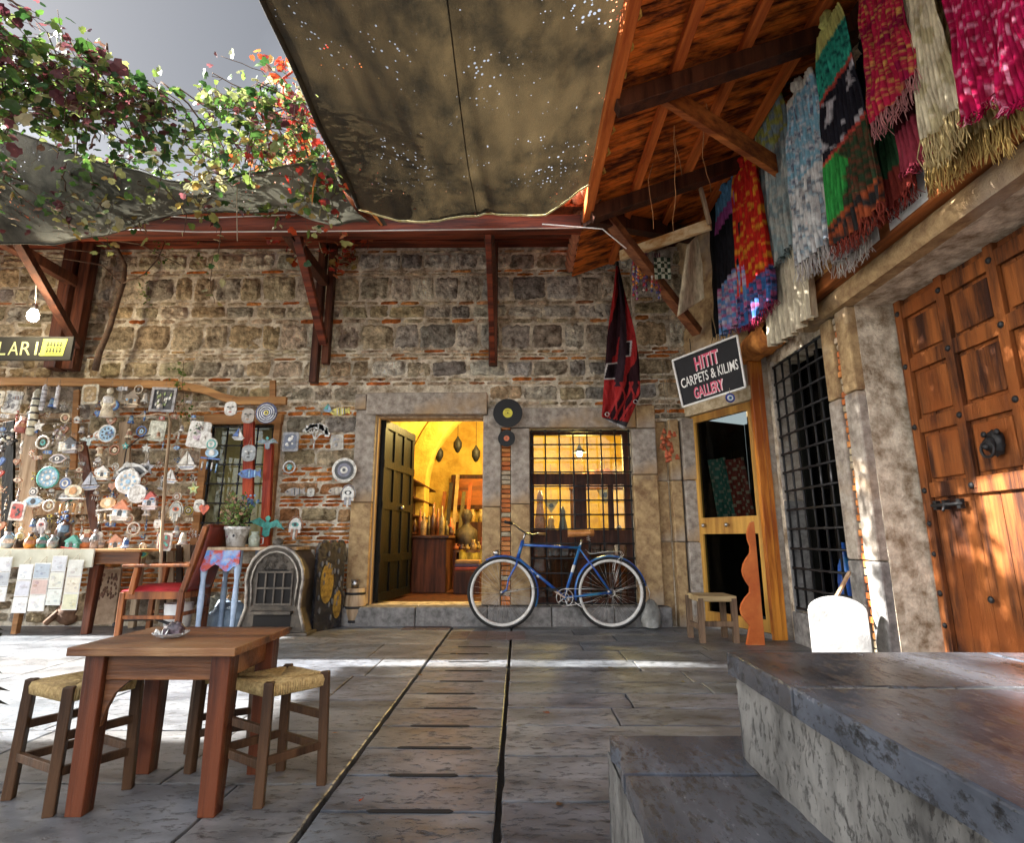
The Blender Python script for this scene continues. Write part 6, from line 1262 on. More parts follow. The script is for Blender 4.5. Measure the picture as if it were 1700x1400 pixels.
for k in range(30):
    a = math.pi * r.uniform(.08, .92); e = r.uniform(.12, .33); c_ = mpS(e * math.cos(a) * .9, .60 + e * math.sin(a) * .75, .006); m.tube([c_ + V(.022 * (1 - j / 10) * math.cos(j + k), -.004, .022 * (1 - j / 10) * math.sin(j + k)) for j in range(9)], .004, 5)
m.build('ornament', M['castiron'], t)
m = MB(); m.ell(mpS(0, .95, 0), (.05, .03, .035), 12, 8, nz=.4); m.build('finial', M['castiron'], t)
m = MB(); m.bb((SX - .55 * SW, SY - .05, 0), (SX + .55 * SW, SY + SD + .02, .03)); m.build('base', M['castiron'], t, bevel=.006)
# black lacquer panel with gold medallions
p0, p1 = PY(520, 1045, 5.72), PY(566, 1045, 6.05); t = thing('lacquered_panel', 'black lacquered leaning panel with gold oval medallions between stove and keg', 'panel', (p0 + p1) / 2)
Ud = V(p1.x - p0.x, p1.y - p0.y, 0); Lp = Ud.length; Ud.normalize(); Np = V(Ud.y, -Ud.x, 0); o_ = V(p0.x, p0.y, 0); mpP = lambda a, b, d: o_ + Ud * a + Np * d + V(0, 0, b)
m = MB(); n = 12; m.prism([(0, 0), (Lp, 0), (Lp, .84)] + [(Lp * (1 - k / n), .84 + .05 * abs(math.sin(k * .9))) for k in range(1, n)] + [(0, .80)], mpP, -.04, 0); m.build('body', pmat('black_lacquer', (.03, .03, .035), (.01, .01, .012), 10, rough=.25, bump=.6, bscale=25, bdist=.02, coat=.4), t)
M['gold'] = pmat('dull_gold', (.60, .42, .10), (.16, .10, .03), 22, rough=.4, metal=.6, bump=.6)
for (cx, cz, rx, rz_) in ((Lp * .36, .46, .085, .20), (Lp * .78, .24, .055, .14)): m = MB(); m.prism([(cx + a, cz + b * rz_ / rx) for a, b in poly_circle(rx, 24)], mpP, .001, .008); m.build('medallion', M['gold'], t)
m = MB(); r = random.Random(6)
for k in range(26): c_ = mpP(r.uniform(.03, Lp - .03), r.uniform(.05, .8), .004); m.ell(c_, (.012, .012, .03), 6, 5)
m.build('carving', M['steel'] if False else pmat('grey_carving', (.2, .2, .2), (.05, .05, .05)), t)
q = PZ(585, 1040, 0) + V(0, .05, 0); t = thing('wooden_keg', 'small weathered wooden keg against the doorway jamb', 'keg', q)
m = MB(); m.lathe([(0, 0), (.09, 0), (.115, .15), (.115, .22), (.095, .38), (.085, .38), (.085, .36), (0, .36)], q + V(0, 0, .001), 20); m.build('staves', M['palewood'], t)
for z_, r_ in ((.05, .101), (.19, .120), (.33, .106)): m = MB(); m.lathe([(r_ - .004, z_ - .012), (r_ + .002, z_ - .012), (r_ + .002, z_ + .012), (r_ - .004, z_ + .012)], q, 20); m.build('hoop', M['iron'], t)
lathe_thing('tin_mug', 'grey tin mug standing on the wooden keg', 'mug', q + V(-.01, 0, .381), [(0, 0), (.04, 0), (.042, .09), (.038, .09), (.036, .005), (0, .005)], 'steel')
# ================================================================ records, rug, bells, lamps, signs
for (px, py, rp_, c_, lab, st_) in ((843, 686, 23.5, (.75, .68, .10), 'large black vinyl record with a yellow label on the stone pier', .16), (841, 728, 13.5, (.75, .22, .12), 'small black vinyl record with an orange label below the large one', .02)):
    c = PY(px, py, 6.12); rr_ = rp_ / 921 * 6.5; t = thing('vinyl_record', lab, 'record', c)
    m = MB(); pr_ = [(rr_, 0), (rr_, .003)] + [(rr_ * (1 - .6 * k / 24), .003 - (.0012 if k % 2 else 0)) for k in range(1, 25)] + [(rr_ * .38, .003), (0, .003)]; m.lathe([(a, b) for a, b in pr_], c, 40, 'Y'); m.prism([(a, b) for a, b in poly_circle(rr_, 40)], lambda a, b, d: V(c.x + a, c.y - d, c.z + b), -.002, -.0002)
    m.build('disc', pmat('vinyl', (.012, .012, .013), (.008, .008, .008), 8, rough=.45, bump=0, spec=.25), t)
    m = MB(); m.prism(poly_circle(rr_ * .33, 24), lambda a, b, d: V(c.x + a, c.y - d, c.z + b), .0035, .0045, c_); m.prism(poly_circle(rr_ * .05, 10), lambda a, b, d: V(c.x + a, c.y - d, c.z + b), .005, .006, Kk)
    for k in range(5): m.prism([(-rr_ * .2 + .0, rr_ * (.2 - .08 * k)), (rr_ * (.1 + .02 * k), rr_ * (.2 - .08 * k)), (rr_ * (.1 + .02 * k), rr_ * (.225 - .08 * k)), (-rr_ * .2, rr_ * (.225 - .08 * k))], lambda a, b, d: V(c.x + a, c.y - d, c.z + b), .005, .0055, (.3, .2, .05)) if k != 2 else None
    m.build('label', M['paint'], t)
    m = MB(); m.tube([c + V(0, -.004, rr_), c + V(.01 if st_ < .1 else .04, .0, rr_ + st_)], .0018, 4); m.build('hanging_string', M['cord'], t)
# folded kilim
t = thing('hanging_kilim', 'red and black kilim folded to a point and hung on the stone wall', 'rug', PY(1030, 700, 6.05))
EL = [(0, (1023, 442)), (.12, (1019, 480)), (.4, (1008, 560)), (.7, (1003, 630)), (.93, (999, 692)), (1, (1001, 694))]; ER = [(0, (1027, 442)), (.12, (1036, 480)), (.4, (1055, 555)), (.6, (1061, 600)), (.8, (1063, 655)), (1, (1037, 714))]
def kf(u, v):
    a, b = pl2(EL, v), pl2(ER, v); x = lerp(a[0], b[0], u); y = lerp(a[1], b[1], u)
    return PY(x, y, 6.06 - .05 * abs(math.sin(u * 7 + v * 2)) - .03 * noise.noise(V(u * 4, v * 6, 0)))
def kc_(u, v):
    k = (.42, .03, .03) if (math.sin(u * 5 + v * 9) + .5 * noise.noise(V(u * 6, v * 14, 2))) > -.1 else (.04, .015, .02)
    if v > .955: return (.06, .06, .07) if v < .985 else (.5, .5, .5)
    if v > .72 and (abs((u * 4 + v * 6) % 1 - .5) < .16 or abs((u * 4 - v * 6) % 1 - .5) < .1): return (.55, .05, .05)
    if abs(u - .62 + (v - .3) * .5) < .12 and v < .75: return (.05, .03, .04)
    for (cu, cv, s_) in ((.62, .50, .20), (.22, .645, .24)):
        du, dv = abs(u - cu + (v - cv) * .8), abs(v - cv)
        if du < s_ and dv < .055: return (.03, .02, .025) if du < s_ - .06 and dv < .047 else (.75, .74, .72)
    return jit(k, .1)
m = MB(); m.grid(60, 220, kf, kc_, True, True); m.build('cloth', M['cloth'], t, solid=.008)
m = MB(); m.box(PY(1025, 438, 6.05), (.03, .03, .05)); m.build('clip', M['iron'], t)
for (px, py) in ((1008, 688), (1055, 667)): c = PY(px, py, 5.975); m = MB(); m.tube([c + V(.022 * math.cos(k * .52), 0, .022 * math.sin(k * .52)) for k in range(12)], .005, 6, closed=True); m.build('metal_ring', M['steel'], t)
# string of small clay bells beside the gallery door
t = thing('bell_string', 'bunch of small orange clay bells hanging on strings left of the gallery door', 'bells', PY(1112, 765, 6.0)); r = random.Random(9)
m = MB(); m.tube([PY(1098, 600, 6.05), PY(1108, 712, 6.0)], .003, 4); m.tube([PY(1104, 600, 6.05), PY(1112, 712, 6.0)], .003, 4); m.tube([PY(1112, 712, 6.0), PY(1112, 765, 6.0)], .003, 4); m.build('hanging_string', M['cord'], t)
for k in range(20):
    c = PY(1110 + r.gauss(0, 8), 716 + k * 2.5, 5.96 + r.uniform(-.04, .04)); m = MB(); m.lathe([(0, .028), (.012, .026), (.018, 0), (.028, -.028), (.022, -.026), (0, .0)], c, 10, col=jit((.55, .14, .06), .3)); m.build('bell', M['clay'], t)
# sign board of the carpet gallery
TL, TR, BR_, BL_ = PY(1117, 599, 5.45), PY(1224, 557, 5.05), PY(1238, 643, 5.03), PY(1134, 676, 5.45)
t = thing('gallery_sign', 'black hanging sign reading HITIT CARPETS & KILIMS GALLERY with a white rope border', 'sign', (TL + TR + BR_ + BL_) / 4)
Nw = (TR - TL).cross(BL_ - TL).normalized(); Nw = -Nw if Nw.y > 0 else Nw
def ms_(u, v, d): return (TL * (1 - u) + TR * u) * (1 - v) + (BL_ * (1 - u) + BR_ * u) * v + Nw * d
m = MB(); m.prism([(0, 0), (1, 0), (1, 1), (0, 1)], ms_, -.02, 0, (.025, .025, .028)); m.build('board', M['paint'], t)
m = MB(); 
for (a, b) in (((.0, .0), (1, 0)), ((1, 0), (1, 1)), ((1, 1), (0, 1)), ((0, 1), (0, 0))): 
    A_, B_ = ms_(*a, .006), ms_(*b, .006); m.tube([A_.lerp(B_, k / 24) + Nw * .003 * (k % 2) for k in range(25)], .011, 6)
m.build('rope_border', M['white'], t)
def lettering(txt, cx, cy, w_, h_, mp2, d, th=.004, name='lettering', mat=None, par=None, slant=0, wob=0, bold=.0):
    cu = bpy.data.curves.new('txt', 'FONT'); cu.body = txt; cu.resolution_u = 3; cu.offset = bold; o = bpy.data.objects.new('txt', cu); COL.objects.link(o); dg = bpy.context.evaluated_depsgraph_get(); me = bpy.data.meshes.new_from_object(o.evaluated_get(dg)); bpy.data.objects.remove(o)
    xs = [v.co.x for v in me.vertices]; ys = [v.co.y for v in me.vertices]; x0, x1, y0, y1 = min(xs), max(xs), min(ys), max(ys); m = MB(); vs = []
    for v in me.vertices:
        fx = (v.co.x - x0) / (x1 - x0); fy = (v.co.y - y0) / (y1 - y0); fx2 = fx + slant * fy * h_ + wob * math.sin(fx * 23); vs.append(mp2(cx + (fx2 - .5) * w_, cy - (fy - .5) * h_ + wob * h_ * math.sin(fx * 31 + 1) * 3, d))
    fs = [list(p.vertices) for p in me.polygons]; m.add(vs, fs, mat, False); bpy.data.meshes.remove(me); return m
PK, WH = (.72, .12, .20), (.85, .85, .82)
for txt, cx, cy, w_, h_, c_ in (('HITIT', .50, .235, .36, .27, PK), ('CARPETS & KILIMS', .50, .53, .90, .20, WH), ('GALLERY', .45, .805, .46, .22, PK)):
    if c_ == PK: lettering(txt, cx + .008, cy + .012, w_ * 1.04, h_ * 1.06, ms_, .0012, mat=(.8, .7, .72), wob=.006, bold=.03).build('lettering', M['paint'], t)
    lettering(txt, cx, cy, w_, h_, ms_, .003, mat=c_, wob=.006, bold=.012).build('lettering', M['paint'], t)
m = MB(); m.tube([ms_(.3, 0, 0), ms_(.32, -.3, 0)], .004, 5); m.tube([ms_(.8, 0, 0), ms_(.8, -.35, 0)], .004, 5); m.build('hanging_wire', M['iron'], t)
ec = PY(1212, 661, 4.98); t = thing('evil_eye_bead', 'round blue and white glass eye bead hanging from the bottom of the black sign', 'eye bead', ec)
m = MB(); mpE = lambda a, b, d: V(ec.x + a, ec.y - d, ec.z + b)
for k, (q_, c_) in enumerate(((.045, (.03, .06, .35)), (.027, WH), (.017, (.15, .4, .75)), (.009, Kk))): m.prism(poly_circle(q_, 24), mpE, .001 + .003 * k, .0035 + .003 * k, c_)
m.build('bead', M['glaze'], t); m = MB(); m.tube([ec + V(0, 0, .045), ec + V(.01, .02, .10)], .003, 4); m.build('hanging_string', M['cord'], t)
# black shop board at the far left
Yl = 5.62; a, b = PY(-150, 562, Yl), PY(116, 598, Yl); t = thing('shop_sign', 'long black sign board ending in LARI, and a yellow square of tiny figures', 'sign', V((a.x + b.x) / 2, Yl, b.z))
mpL = lambda u, v, d: V(lerp(a.x, b.x, u), Yl - d, lerp(a.z, b.z, v)); z0, z1 = PY(60, 598, Yl).z, PY(60, 559, Yl).z
m = MB(); m.bb((a.x, Yl, z0), (b.x, Yl + .03, z1), (.035, .035, .03)); m.build('board', M['paint'], t, bevel=.003)
px2 = lambda x_, y_, d: V(PY(x_, 580, Yl).x, Yl - d, PY(60, y_, Yl).z)
xs = [4, 23, 43, 60.5]
for ch, x_, w_ in zip('LARI', xs, (13, 17, 17, 4)): lettering(ch, x_, 578.5, w_, 22, px2, .003, mat=(.62, .66, .30), wob=.0).build('lettering', M['paint'], t)
m = MB(); m.prism([(68, 591), (106, 591), (110, 563), (70, 563)], px2, .001, .004, (.60, .68, .12)); m.build('yellow_square', M['paint'], t)
m = MB(); m.prism([(66.5, 590), (67.8, 590), (67.8, 586), (66.5, 586)], px2, .001, .005, (.62, .66, .30))
for r_ in range(2):
    for k in range(5):
        cx, cy = 79 + k * 5.4, 570 + r_ * 10
        m.prism([(cx + x_, cy + z_) for x_, z_ in poly_circle(1.3, 8)], px2, .0045, .006, Kk); m.prism([(cx - .8, cy + 1.4), (cx + .8, cy + 1.4), (cx + 1.0, cy + 5), (cx - 1.0, cy + 5)], px2, .0045, .006, Kk)
        for s in (-1, 1): m.prism([(cx + s * .3, cy + 5), (cx + s * 1.1, cy + 5), (cx + s * 2, cy + 9), (cx + s * 1.2, cy + 9)], px2, .0046, .0061, Kk); m.prism([(cx + s * .7, cy + 1.8), (cx + s * 2.6, cy + 3.4), (cx + s * 2.4, cy + 4.2), (cx + s * .6, cy + 3)], px2, .0047, .0062, Kk)
m.build('tiny_figures', M['paint'], t)
# hanging bulb
t = thing('hanging_bulb', 'bare lit light bulb hanging above the black shop board', 'light bulb', PY(55, 540, 5.4)); c = PY(55, 524, 5.4)
m = MB(); m.lathe([(0, -.062), (.035, -.055), (.052, -.02), (.05, .02), (.03, .055), (.024, .07)], c, 20); m.build('glass_bulb', M['bulb'], t)
m = MB(); m.lathe([(.026, .065), (.028, .12), (.015, .135), (.004, .14)], c, 14); m.build('socket', M['steel'], t); m = MB(); m.tube([c + V(0, 0, .14), PY(60, 475, 5.4), PY(64, 440, 5.3)], .004, 5); m.build('flex', M['white'], t)
lamp('hanging_bulb_light', c + V(0, -.09, 0), 5, (1, .78, .5), .05)
# floodlights under the eave corner
for (px, py, w_, lab, mt) in ((984, 322, .17, 'grey floodlight fixed below the awning corner', 'castiron'), (987, 366, .14, 'small black floodlight mounted at the wall top', 'iron')):
    c = PY(px, py, 4.75 if py < 350 else 5.9); t = thing('floodlight', lab, 'floodlight', c); m = MB(); m.box(c, (w_, .08, w_ * .7), (R(20), 0, R(10))); m.build('housing', M[mt], t, bevel=.01)
    m = MB(); m.box(c + V(-.005, -.045, -.016), (w_ * .8, .004, w_ * .5), (R(20), 0, R(10))); m.build('lens', M['clear'], t); m = MB(); m.tube([c + V(-w_ * .55, 0, 0), c + V(-w_ * .5, .03, .09), c + V(w_ * .5, .03, .09), c + V(w_ * .55, 0, 0)], .006, 5); m.tube([c + V(0, .03, .09), c + V(0, .08, .16)], .01, 6); m.build('bracket', M['iron'], t)
# bleached plank with tassels
t = thing('hanging_plank', 'bleached wooden plank slung between the corner brace and the scarves', 'plank', PY(1105, 410, 5.3)); m = MB(); m.bar(PY(1030, 425, 5.6), PY(1180, 372, 5.0), .05, .11); m.build('body', wood('bleached_plank', (.72, .55, .32), (.5, .25, .08), 'X'), t, bevel=.004)
m = MB(); m.bar(PY(1163, 312, 4.9), PY(1178, 372, 4.95), .03, .05, up=(0, 1, 0)); m.build('hanger', M['palewood'], t, bevel=.003)
t = thing('bead_tassels', 'bunch of purple, red and white bead tassels hanging under the bleached plank', 'tassels', PY(1070, 490, 5.45)); m = MB(); r = random.Random(21)
for k in range(26):
    x_, Y = r.uniform(1048, 1095), r.uniform(5.3, 5.5); L_ = r.uniform(30, 78); P = [PY(x_, 420, Y), PY(x_ + r.uniform(-4, 4), 420 + L_, Y)]; m.tube(P, .006, 5, jit(r.choice([(.25, .08, .18), (.12, .05, .1), (.5, .45, .4)]), .2))
    for j in range(5): m.ell(P[0].lerp(P[1], .5 + .12 * j), (.014, .014, .016), 7, 5, jit(r.choice([(.5, .05, .05), (.7, .3, .05), (.6, .58, .55), (.1, .1, .25), (.3, .1, .25)]), .2))
m.build('strands', M['clay'], t)
m = MB(); c = PY(1100, 445, 5.3); m.grid(10, 10, lambda u, v: c + V((u - .5) * .17, .01 * math.sin(u * 9), (.5 - v) * .24), lambda u, v: (.65, .68, .55) if (int(u * 5) + int(v * 6)) % 2 else (.05, .08, .05)); tag(m.build('checked_cloth', M['cloth'], solid=.003), 'small green checked cloth hanging under the bleached plank', 'cloth')
t = thing('cream_cloth', 'cream pointed cloth hanging like a pennant beside the black scarf', 'cloth', PY(1145, 500, 5.1))
EL2, ER2 = [(0, (1140, 408)), (.5, (1132, 465)), (1, (1124, 526))], [(0, (1158, 390)), (.5, (1166, 440)), (1, (1169, 495))]
m = MB(); m.grid(16, 20, lambda u, v: PY(lerp(pl2(EL2, v)[0], pl2(ER2, v)[0], u), lerp(pl2(EL2, v)[1], pl2(ER2, v)[1], u), 5.15 - .04 * math.sin(u * 6 + v)), lambda u, v: (.62, .54, .38)); m.build('cloth', M['cloth'], t, solid=.003)
# ================================================================ SCARVES on the right wall
SC, CC = math.sin(math.atan(195 / F)), math.cos(math.atan(195 / F))
def zat(py, Y):
    v = (700 - py) / F; return .9 + Y * (SC + v * CC) / (CC - v * SC)
GS = 'scarves and shawls hung along the right wall'
def scarf(label, xl, xr, yb, yt, colf, Xp=2.22, folds=7, fringe=.12, fc=None, gather=.66, seed=0, twist=0, cat='scarf'):
    r = random.Random(seed); YL, YR = PX(xl - 6, yb, Xp).y, PX(xr + 6, yb, Xp).y; Ym = (YL + YR) / 2; zb = PX((xl + xr) / 2, yb, Xp).z + fringe; zt_ = min(4.56, zat(yt, Ym)) if yt is not None else 4.55
    t = thing('hanging_scarf', label, cat, V(Xp, Ym, zb), group=GS)
    ph = r.uniform(0, 6); folds = int(folds * 1.5); am = abs(YL - YR) / folds * .5
    def fn(u, v):
        w_ = gather + (1 - gather) * min(1, v * 1.6) ** .7; y = Ym + (YL - Ym) * (1 - 2 * u) * w_; q = u * folds * 2 * math.pi + ph + .6 * math.sin(v * 3 + seed)
        return V(Xp - am * math.sin(q) * (.35 + .65 * v) - .02 * noise.noise(V(u * 5, v * 5, seed)), y + .012 * math.sin(v * 8 + u * 4) + am * .25 * math.cos(q), lerp(zt_, zb, v) - .04 * (1 - abs(2 * u - 1)) * (v > .98) + .03 * noise.noise(V(u * 7, seed, 0)) * v)
    def soft(u, v):
        a = [0, 0, 0]
        for du, dv in ((0, 0), (.012, .004), (-.012, .004), (.006, -.006), (-.006, -.006)):
            q = colf(u + du + .006 * noise.noise(V(u * 40, v * 60, 1)), v + dv + .004 * noise.noise(V(u * 30, v * 50, 7)))
            for i in range(3): a[i] += q[i] / 5
        return tuple(a)
    m = MB(); m.grid(folds * 9, 190, fn, soft, True, True); m.build('cloth', M['cloth'], t, solid=.003)
    if fringe:
        m = MB()
        for k in range(int(folds * 8)):
            u = (k + .5) / (folds * 8); p = fn(u, 1); l_ = fringe * r.uniform(.7, 1.1); m.tube([p, p + V(r.gauss(0, .01), r.gauss(0, .01), -l_ * .5), p + V(r.gauss(0, .014), r.gauss(0, .014), -l_)], [.0035, .003, .002], 4, jit(fc or colf(u, .99), .15, r))
        m.build('fringe', M['cloth'], t)
    m = MB(); m.ell(V(Xp, Ym, zt_ + .01), (.05, .045, .06), 10, 8, colf(.5, 0), nz=.5); m.build('knot', M['cloth'], t)
    return t
nz_ = lambda u, v, s, k=0: (lambda a, b: noise.noise(V(a * s, b * s, k)) + .45 * noise.noise(V(a * s * 2.3, b * s * 2.3, k + 9)))(u * .55 + v * .5, v * 2.3 - u * .3)
def c_red(u, v):
    if v > .80: return (.05, .16, .42) if nz_(u, v, 14, 1) > 0 else ((.45, .1, .25) if nz_(u, v, 20) > 0 else (.03, .03, .08))
    return (.75, .32, .03) if nz_(u, v, 9, 3) > .22 else ((.62, .03, .02) if v < .9 else (.3, .03, .05))
def c_bb(u, v):
    if v < .14: return (.16, .40, .65)
    if v < .24: return (.5, .12, .4)
    if v < .66: return (.02, .02, .025)
    return (.12, .30, .60) if nz_(u, v, 12) > .05 else ((.55, .12, .30) if nz_(u, v, 16, 5) > 0 else (.55, .5, .6))
def c_teal(u, v):
    if v < .10: return (.65, .66, .22)
    if v < .30: return (.04, .42, .30) if nz_(u, v, 18) > -.2 else (.02, .1, .1)
    if .30 < v < .325 or .60 < v < .62: return (.55, .08, .06)
    if v < .60: return (.02, .02, .03) if nz_(u, v, 7, 2) < .33 else (.55, .55, .6)
    if v < .9: return (.04, .34, .07) if u < .45 + .2 * nz_(u, v, 5) else ((.03, .06, .03) if nz_(u, v, 20) < .1 else (.15, .05, .03))
    return (.35, .08, .03) if nz_(u, v, 10) > 0 else (.03, .03, .03)
def c_blue(u, v):
    if v < .05: return (.75, .72, .62)
    k = nz_(u * 3, v, 8, 4)
    if v < .55: return (.25, .52, .68) if k > -.05 else ((.72, .76, .80) if k > -.3 else (.15, .2, .3))
    return (.72, .74, .74) if k > -.1 else ((.2, .18, .2) if nz_(u, v, 30) > 0 else (.3, .45, .55))
def c_crim(u, v):
    k = nz_(u, v, 24, 6)
    return (.65, .45, .10) if k > .34 else ((.50, .02, .07) if nz_(u, v, 4, 2) > -.25 else (.30, .01, .06))
def c_mag(u, v): return mixc((.50, .01, .09), (.30, .005, .04), max(0, min(1, .5 - 1.5 * nz_(u, v, 6, 8)))) if nz_(u, v, 11, 3) < .33 else (.7, .25, .38)
def c_cream(u, v): return (.68, .62, .44) if nz_(u, v, 5, 1) > -.2 else (.5, .44, .26)
def c_gold(u, v): return (.62, .50, .24) if nz_(u, v, 9, 1) > -.1 else (.38, .26, .10)
def c_grey(u, v): return (.28, .38, .40) if nz_(u * 2, v, 7) > 0 else ((.45, .48, .45) if v > .3 else (.42, .45, .12))
def c_beige(u, v): return (.70, .64, .48)
def c_black(u, v): return (.018, .018, .02)
scarf('long plain black shawl hanging behind the gallery sign', 1176, 1214, 560, 330, c_black, 2.2, 5, .06, seed=1)
scarf('black shawl with bright blue and pink ends', 1205, 1248, 540, 316, c_bb, 2.14, 5, .05, seed=2)
scarf('red and orange shawl with a dark blue patterned end', 1238, 1284, 530, 272, c_red, 2.12, 6, .06, (.35, .03, .08), seed=3)
scarf('long beige cloth hanging below the thin grey scarf', 1286, 1352, 548, 330, c_beige, 2.24, 6, 0, seed=4, gather=.6)
scarf('thin grey green scarf with yellow top in front of the beige cloth', 1272, 1334, 425, 184, c_grey, 2.18, 6, .04, seed=5)
scarf('pale blue and white pleated scarf with a long dark tipped fringe', 1330, 1400, 440, 148, c_blue, 2.12, 8, .16, (.62, .60, .58), seed=6, gather=.6)
scarf('white and grey printed scarf tucked behind the pale blue one', 1392, 1446, 440, 200, lambda u, v: (.62, .62, .60) if nz_(u, v, 18) > -.1 else (.15, .13, .15), 2.22, 6, .12, (.6, .58, .55), seed=16)
scarf('teal, black and green banded shawl with a yellow knot', 1388, 1468, 395, 40, c_teal, 2.08, 8, .10, (.3, .06, .04), seed=7, gather=.5)
scarf('black and dark green shawl edged with red behind the teal one', 1455, 1520, 350, 80, lambda u, v: (.02, .02, .025) if v < .55 else ((.03, .09, .04) if v < .85 else (.25, .04, .03)), 2.2, 6, .08, seed=8)
scarf('crimson shawl embroidered with gold leaves', 1452, 1532, 190, -60, c_crim, 2.04, 7, .12, (.55, .25, .25), seed=9, gather=.6)
scarf('very dark red shawl between the crimson and the cream shawls', 1500, 1546, 275, -20, lambda u, v: (.06, .01, .015) if v < .8 else (.35, .05, .08), 2.18, 5, .05, seed=10)
scarf('cream shawl with tied golden tassels, left of the magenta ones', 1540, 1602, 255, -90, c_cream, 2.05, 7, .18, (.60, .48, .24), seed=11, gather=.7)
scarf('pale gold fringed cloth hanging under the magenta shawls', 1546, 1640, 290, -10, c_gold, 2.2, 9, .16, (.62, .44, .16), seed=12, gather=.8)
scarf('pale gold fringed cloth at the right edge of the view', 1636, 1745, 235, -60, c_gold, 2.18, 9, .18, (.62, .44, .16), seed=13, gather=.8)
scarf('magenta pink shawl hanging second from the right edge', 1604, 1672, 175, -120, c_mag, 2.02, 6, .04, seed=14, gather=.75)
scarf('magenta red shawl hanging right at the edge of the view', 1666, 1760, 155, -160, c_mag, 1.98, 8, .04, seed=15, gather=.75)
m = MB(); m.tube([V(2.16, 1.2, 4.55), V(2.16, 5.4, 4.55)], .02, 8); 
for y in (1.3, 2.6, 3.9, 5.3): m.tube([V(2.16, y, 4.55), V(2.45, y, 4.6)], .012, 6)
tag(m.build('hanging_rail', M['iron']), 'dark metal rod under the eaves carrying the scarves', 'rail')
# paper notices on the header
def notice(label, x0, x1, ya, scrib):
    p, q = PX(x0, ya, XR - .194), PX(x1, ya - 55, XR - .194); y0, y1 = p.y, q.y; z0, z1 = 2.765, 2.965; t = thing('paper_notice', label, 'notice', V(XR - .194, (y0 + y1) / 2, z0), group=None)
    mp_ = lambda a, b, d: V(XR - .194 - d, lerp(y0, y1, a), lerp(z0, z1, b)); m = MB(); m.prism([(0, 0), (1, 0), (1, 1), (0, 1)], mp_, 0, .003, (.84, .84, .80)); m.build('paper', M['paint'], t)
    if scrib:
        m = MB(); r = random.Random(5)
        for (bz, n, s) in ((.24, 11, .10), (.58, 3, .18)):
            for k in range(n):
                x_ = .12 + k * (.072 if n > 4 else .10) + (.3 if n < 5 else 0); 
                for j in range(2): m.prism([(x_ + j * .02, bz), (x_ + j * .02 + .012, bz), (x_ + .02 + r.uniform(-.01, .02), bz + s * r.uniform(.6, 1)), (x_ + .008, bz + s * r.uniform(.5, 1))], mp_, .0035 + j * .0004, .0045 + j * .0004, Kk)
        m.build('handwriting', M['paint'], t)
notice('white handwritten paper notice on the wooden header, the nearer one', 1482, 1545, 405, True); notice('blank white paper notice on the wooden header, the farther one', 1418, 1462, 460, False)
# ================================================================ small things by the gallery door
t = thing('scalloped_board', 'orange wooden board with a scalloped edge leaning by the door post', 'board', PY(1250, 1060, 5.1)); P = [PY(1266, 868, 5.12), PY(1266, 1062, 5.12)]
xr_, zb_ = PY(1268, 1060, 5.12).x, .0; zt_ = PY(1255, 866, 5.12).z; pts = [(xr_, zb_), (xr_, zt_)]; 
for (cy, hw, cx) in ((890, 20, 1262), (945, 28, 1262), (1010, 31, 1262)):
    for k in range(7):
        a = R(80 + 200 * k / 6); q = PY(1246 - (hw - 14) * abs(math.sin(R(5 + 170 * k / 6))), cy - 26 + 56 * k / 6 if cy != 890 else cy - 22 + 40 * k / 6, 5.12); pts.append((q.x, q.z))
pts.append((PY(1238, 1058, 5.12).x, zb_))
m = MB(); m.prism(pts, lambda a, b, d: V(a, 5.14 - d, b), 0, .035); m.build('body', pmat('orange_stained_board', (.62, .18, .04), (.38, .07, .015), 3, rough=.5, c3=(.7, .3, .08), s3=2), t, bevel=.006)
M['stoolgrey'] = wood('grey_stool_wood', (.20, .13, .08), (.07, .045, .03), 'Z', .7)
sx0, sx1 = PZ(1168, 1069, 0), PZ(1224, 1069, 0); Ys = sx0.y; t = thing('wooden_stool', 'small bare wooden stool with a straw coloured top by the gallery door', 'stool', V((sx0.x + sx1.x) / 2, Ys + .16, 0)); h = .40; X0, X1s = sx0.x - .02, sx1.x + .02
for (x_, y_) in ((X0 + .02, Ys + .02), (X1s - .02, Ys + .02), (X0 + .0, Ys + .3), (X1s - .02, Ys + .3)): m = MB(); m.bar((x_, y_, 0), (x_, y_, h - .02), 0.048, 0.048, up=(0, 1, 0)); m.build('leg', M['stoolgrey'], t, bevel=.003)
for (a, b) in (((X0 + .02, Ys + .02, .16), (X1s - .02, Ys + .02, .16)), ((X0 + .02, Ys + .02, .13), (X0, Ys + .3, .13)), ((X1s - .02, Ys + .02, .13), (X1s - .02, Ys + .3, .13))): m = MB(); m.bar(a, b, 0.028, 0.045); m.build('rail', M['stoolgrey'], t, bevel=.002)
m = MB(); m.bb((X0 - .005, Ys - .003, h - .05), (X1s + .005, Ys + .325, h)); m.build('seat', wood('straw_seat', (.42, .32, .17), (.22, .15, .07), 'X'), t, bevel=.006)
bx0, bx1 = PY(1351, 1040, 3.95), PY(1438, 1040, 3.95); zt_ = PY(1395, 990, 3.95).z; ww = bx1.x - bx0.x; cx = (bx0.x + bx1.x) / 2
t = thing('white_arched_board', 'blank white board with an arched top standing by the stone pier', 'board', V(cx, 3.95, 0)); m = MB()
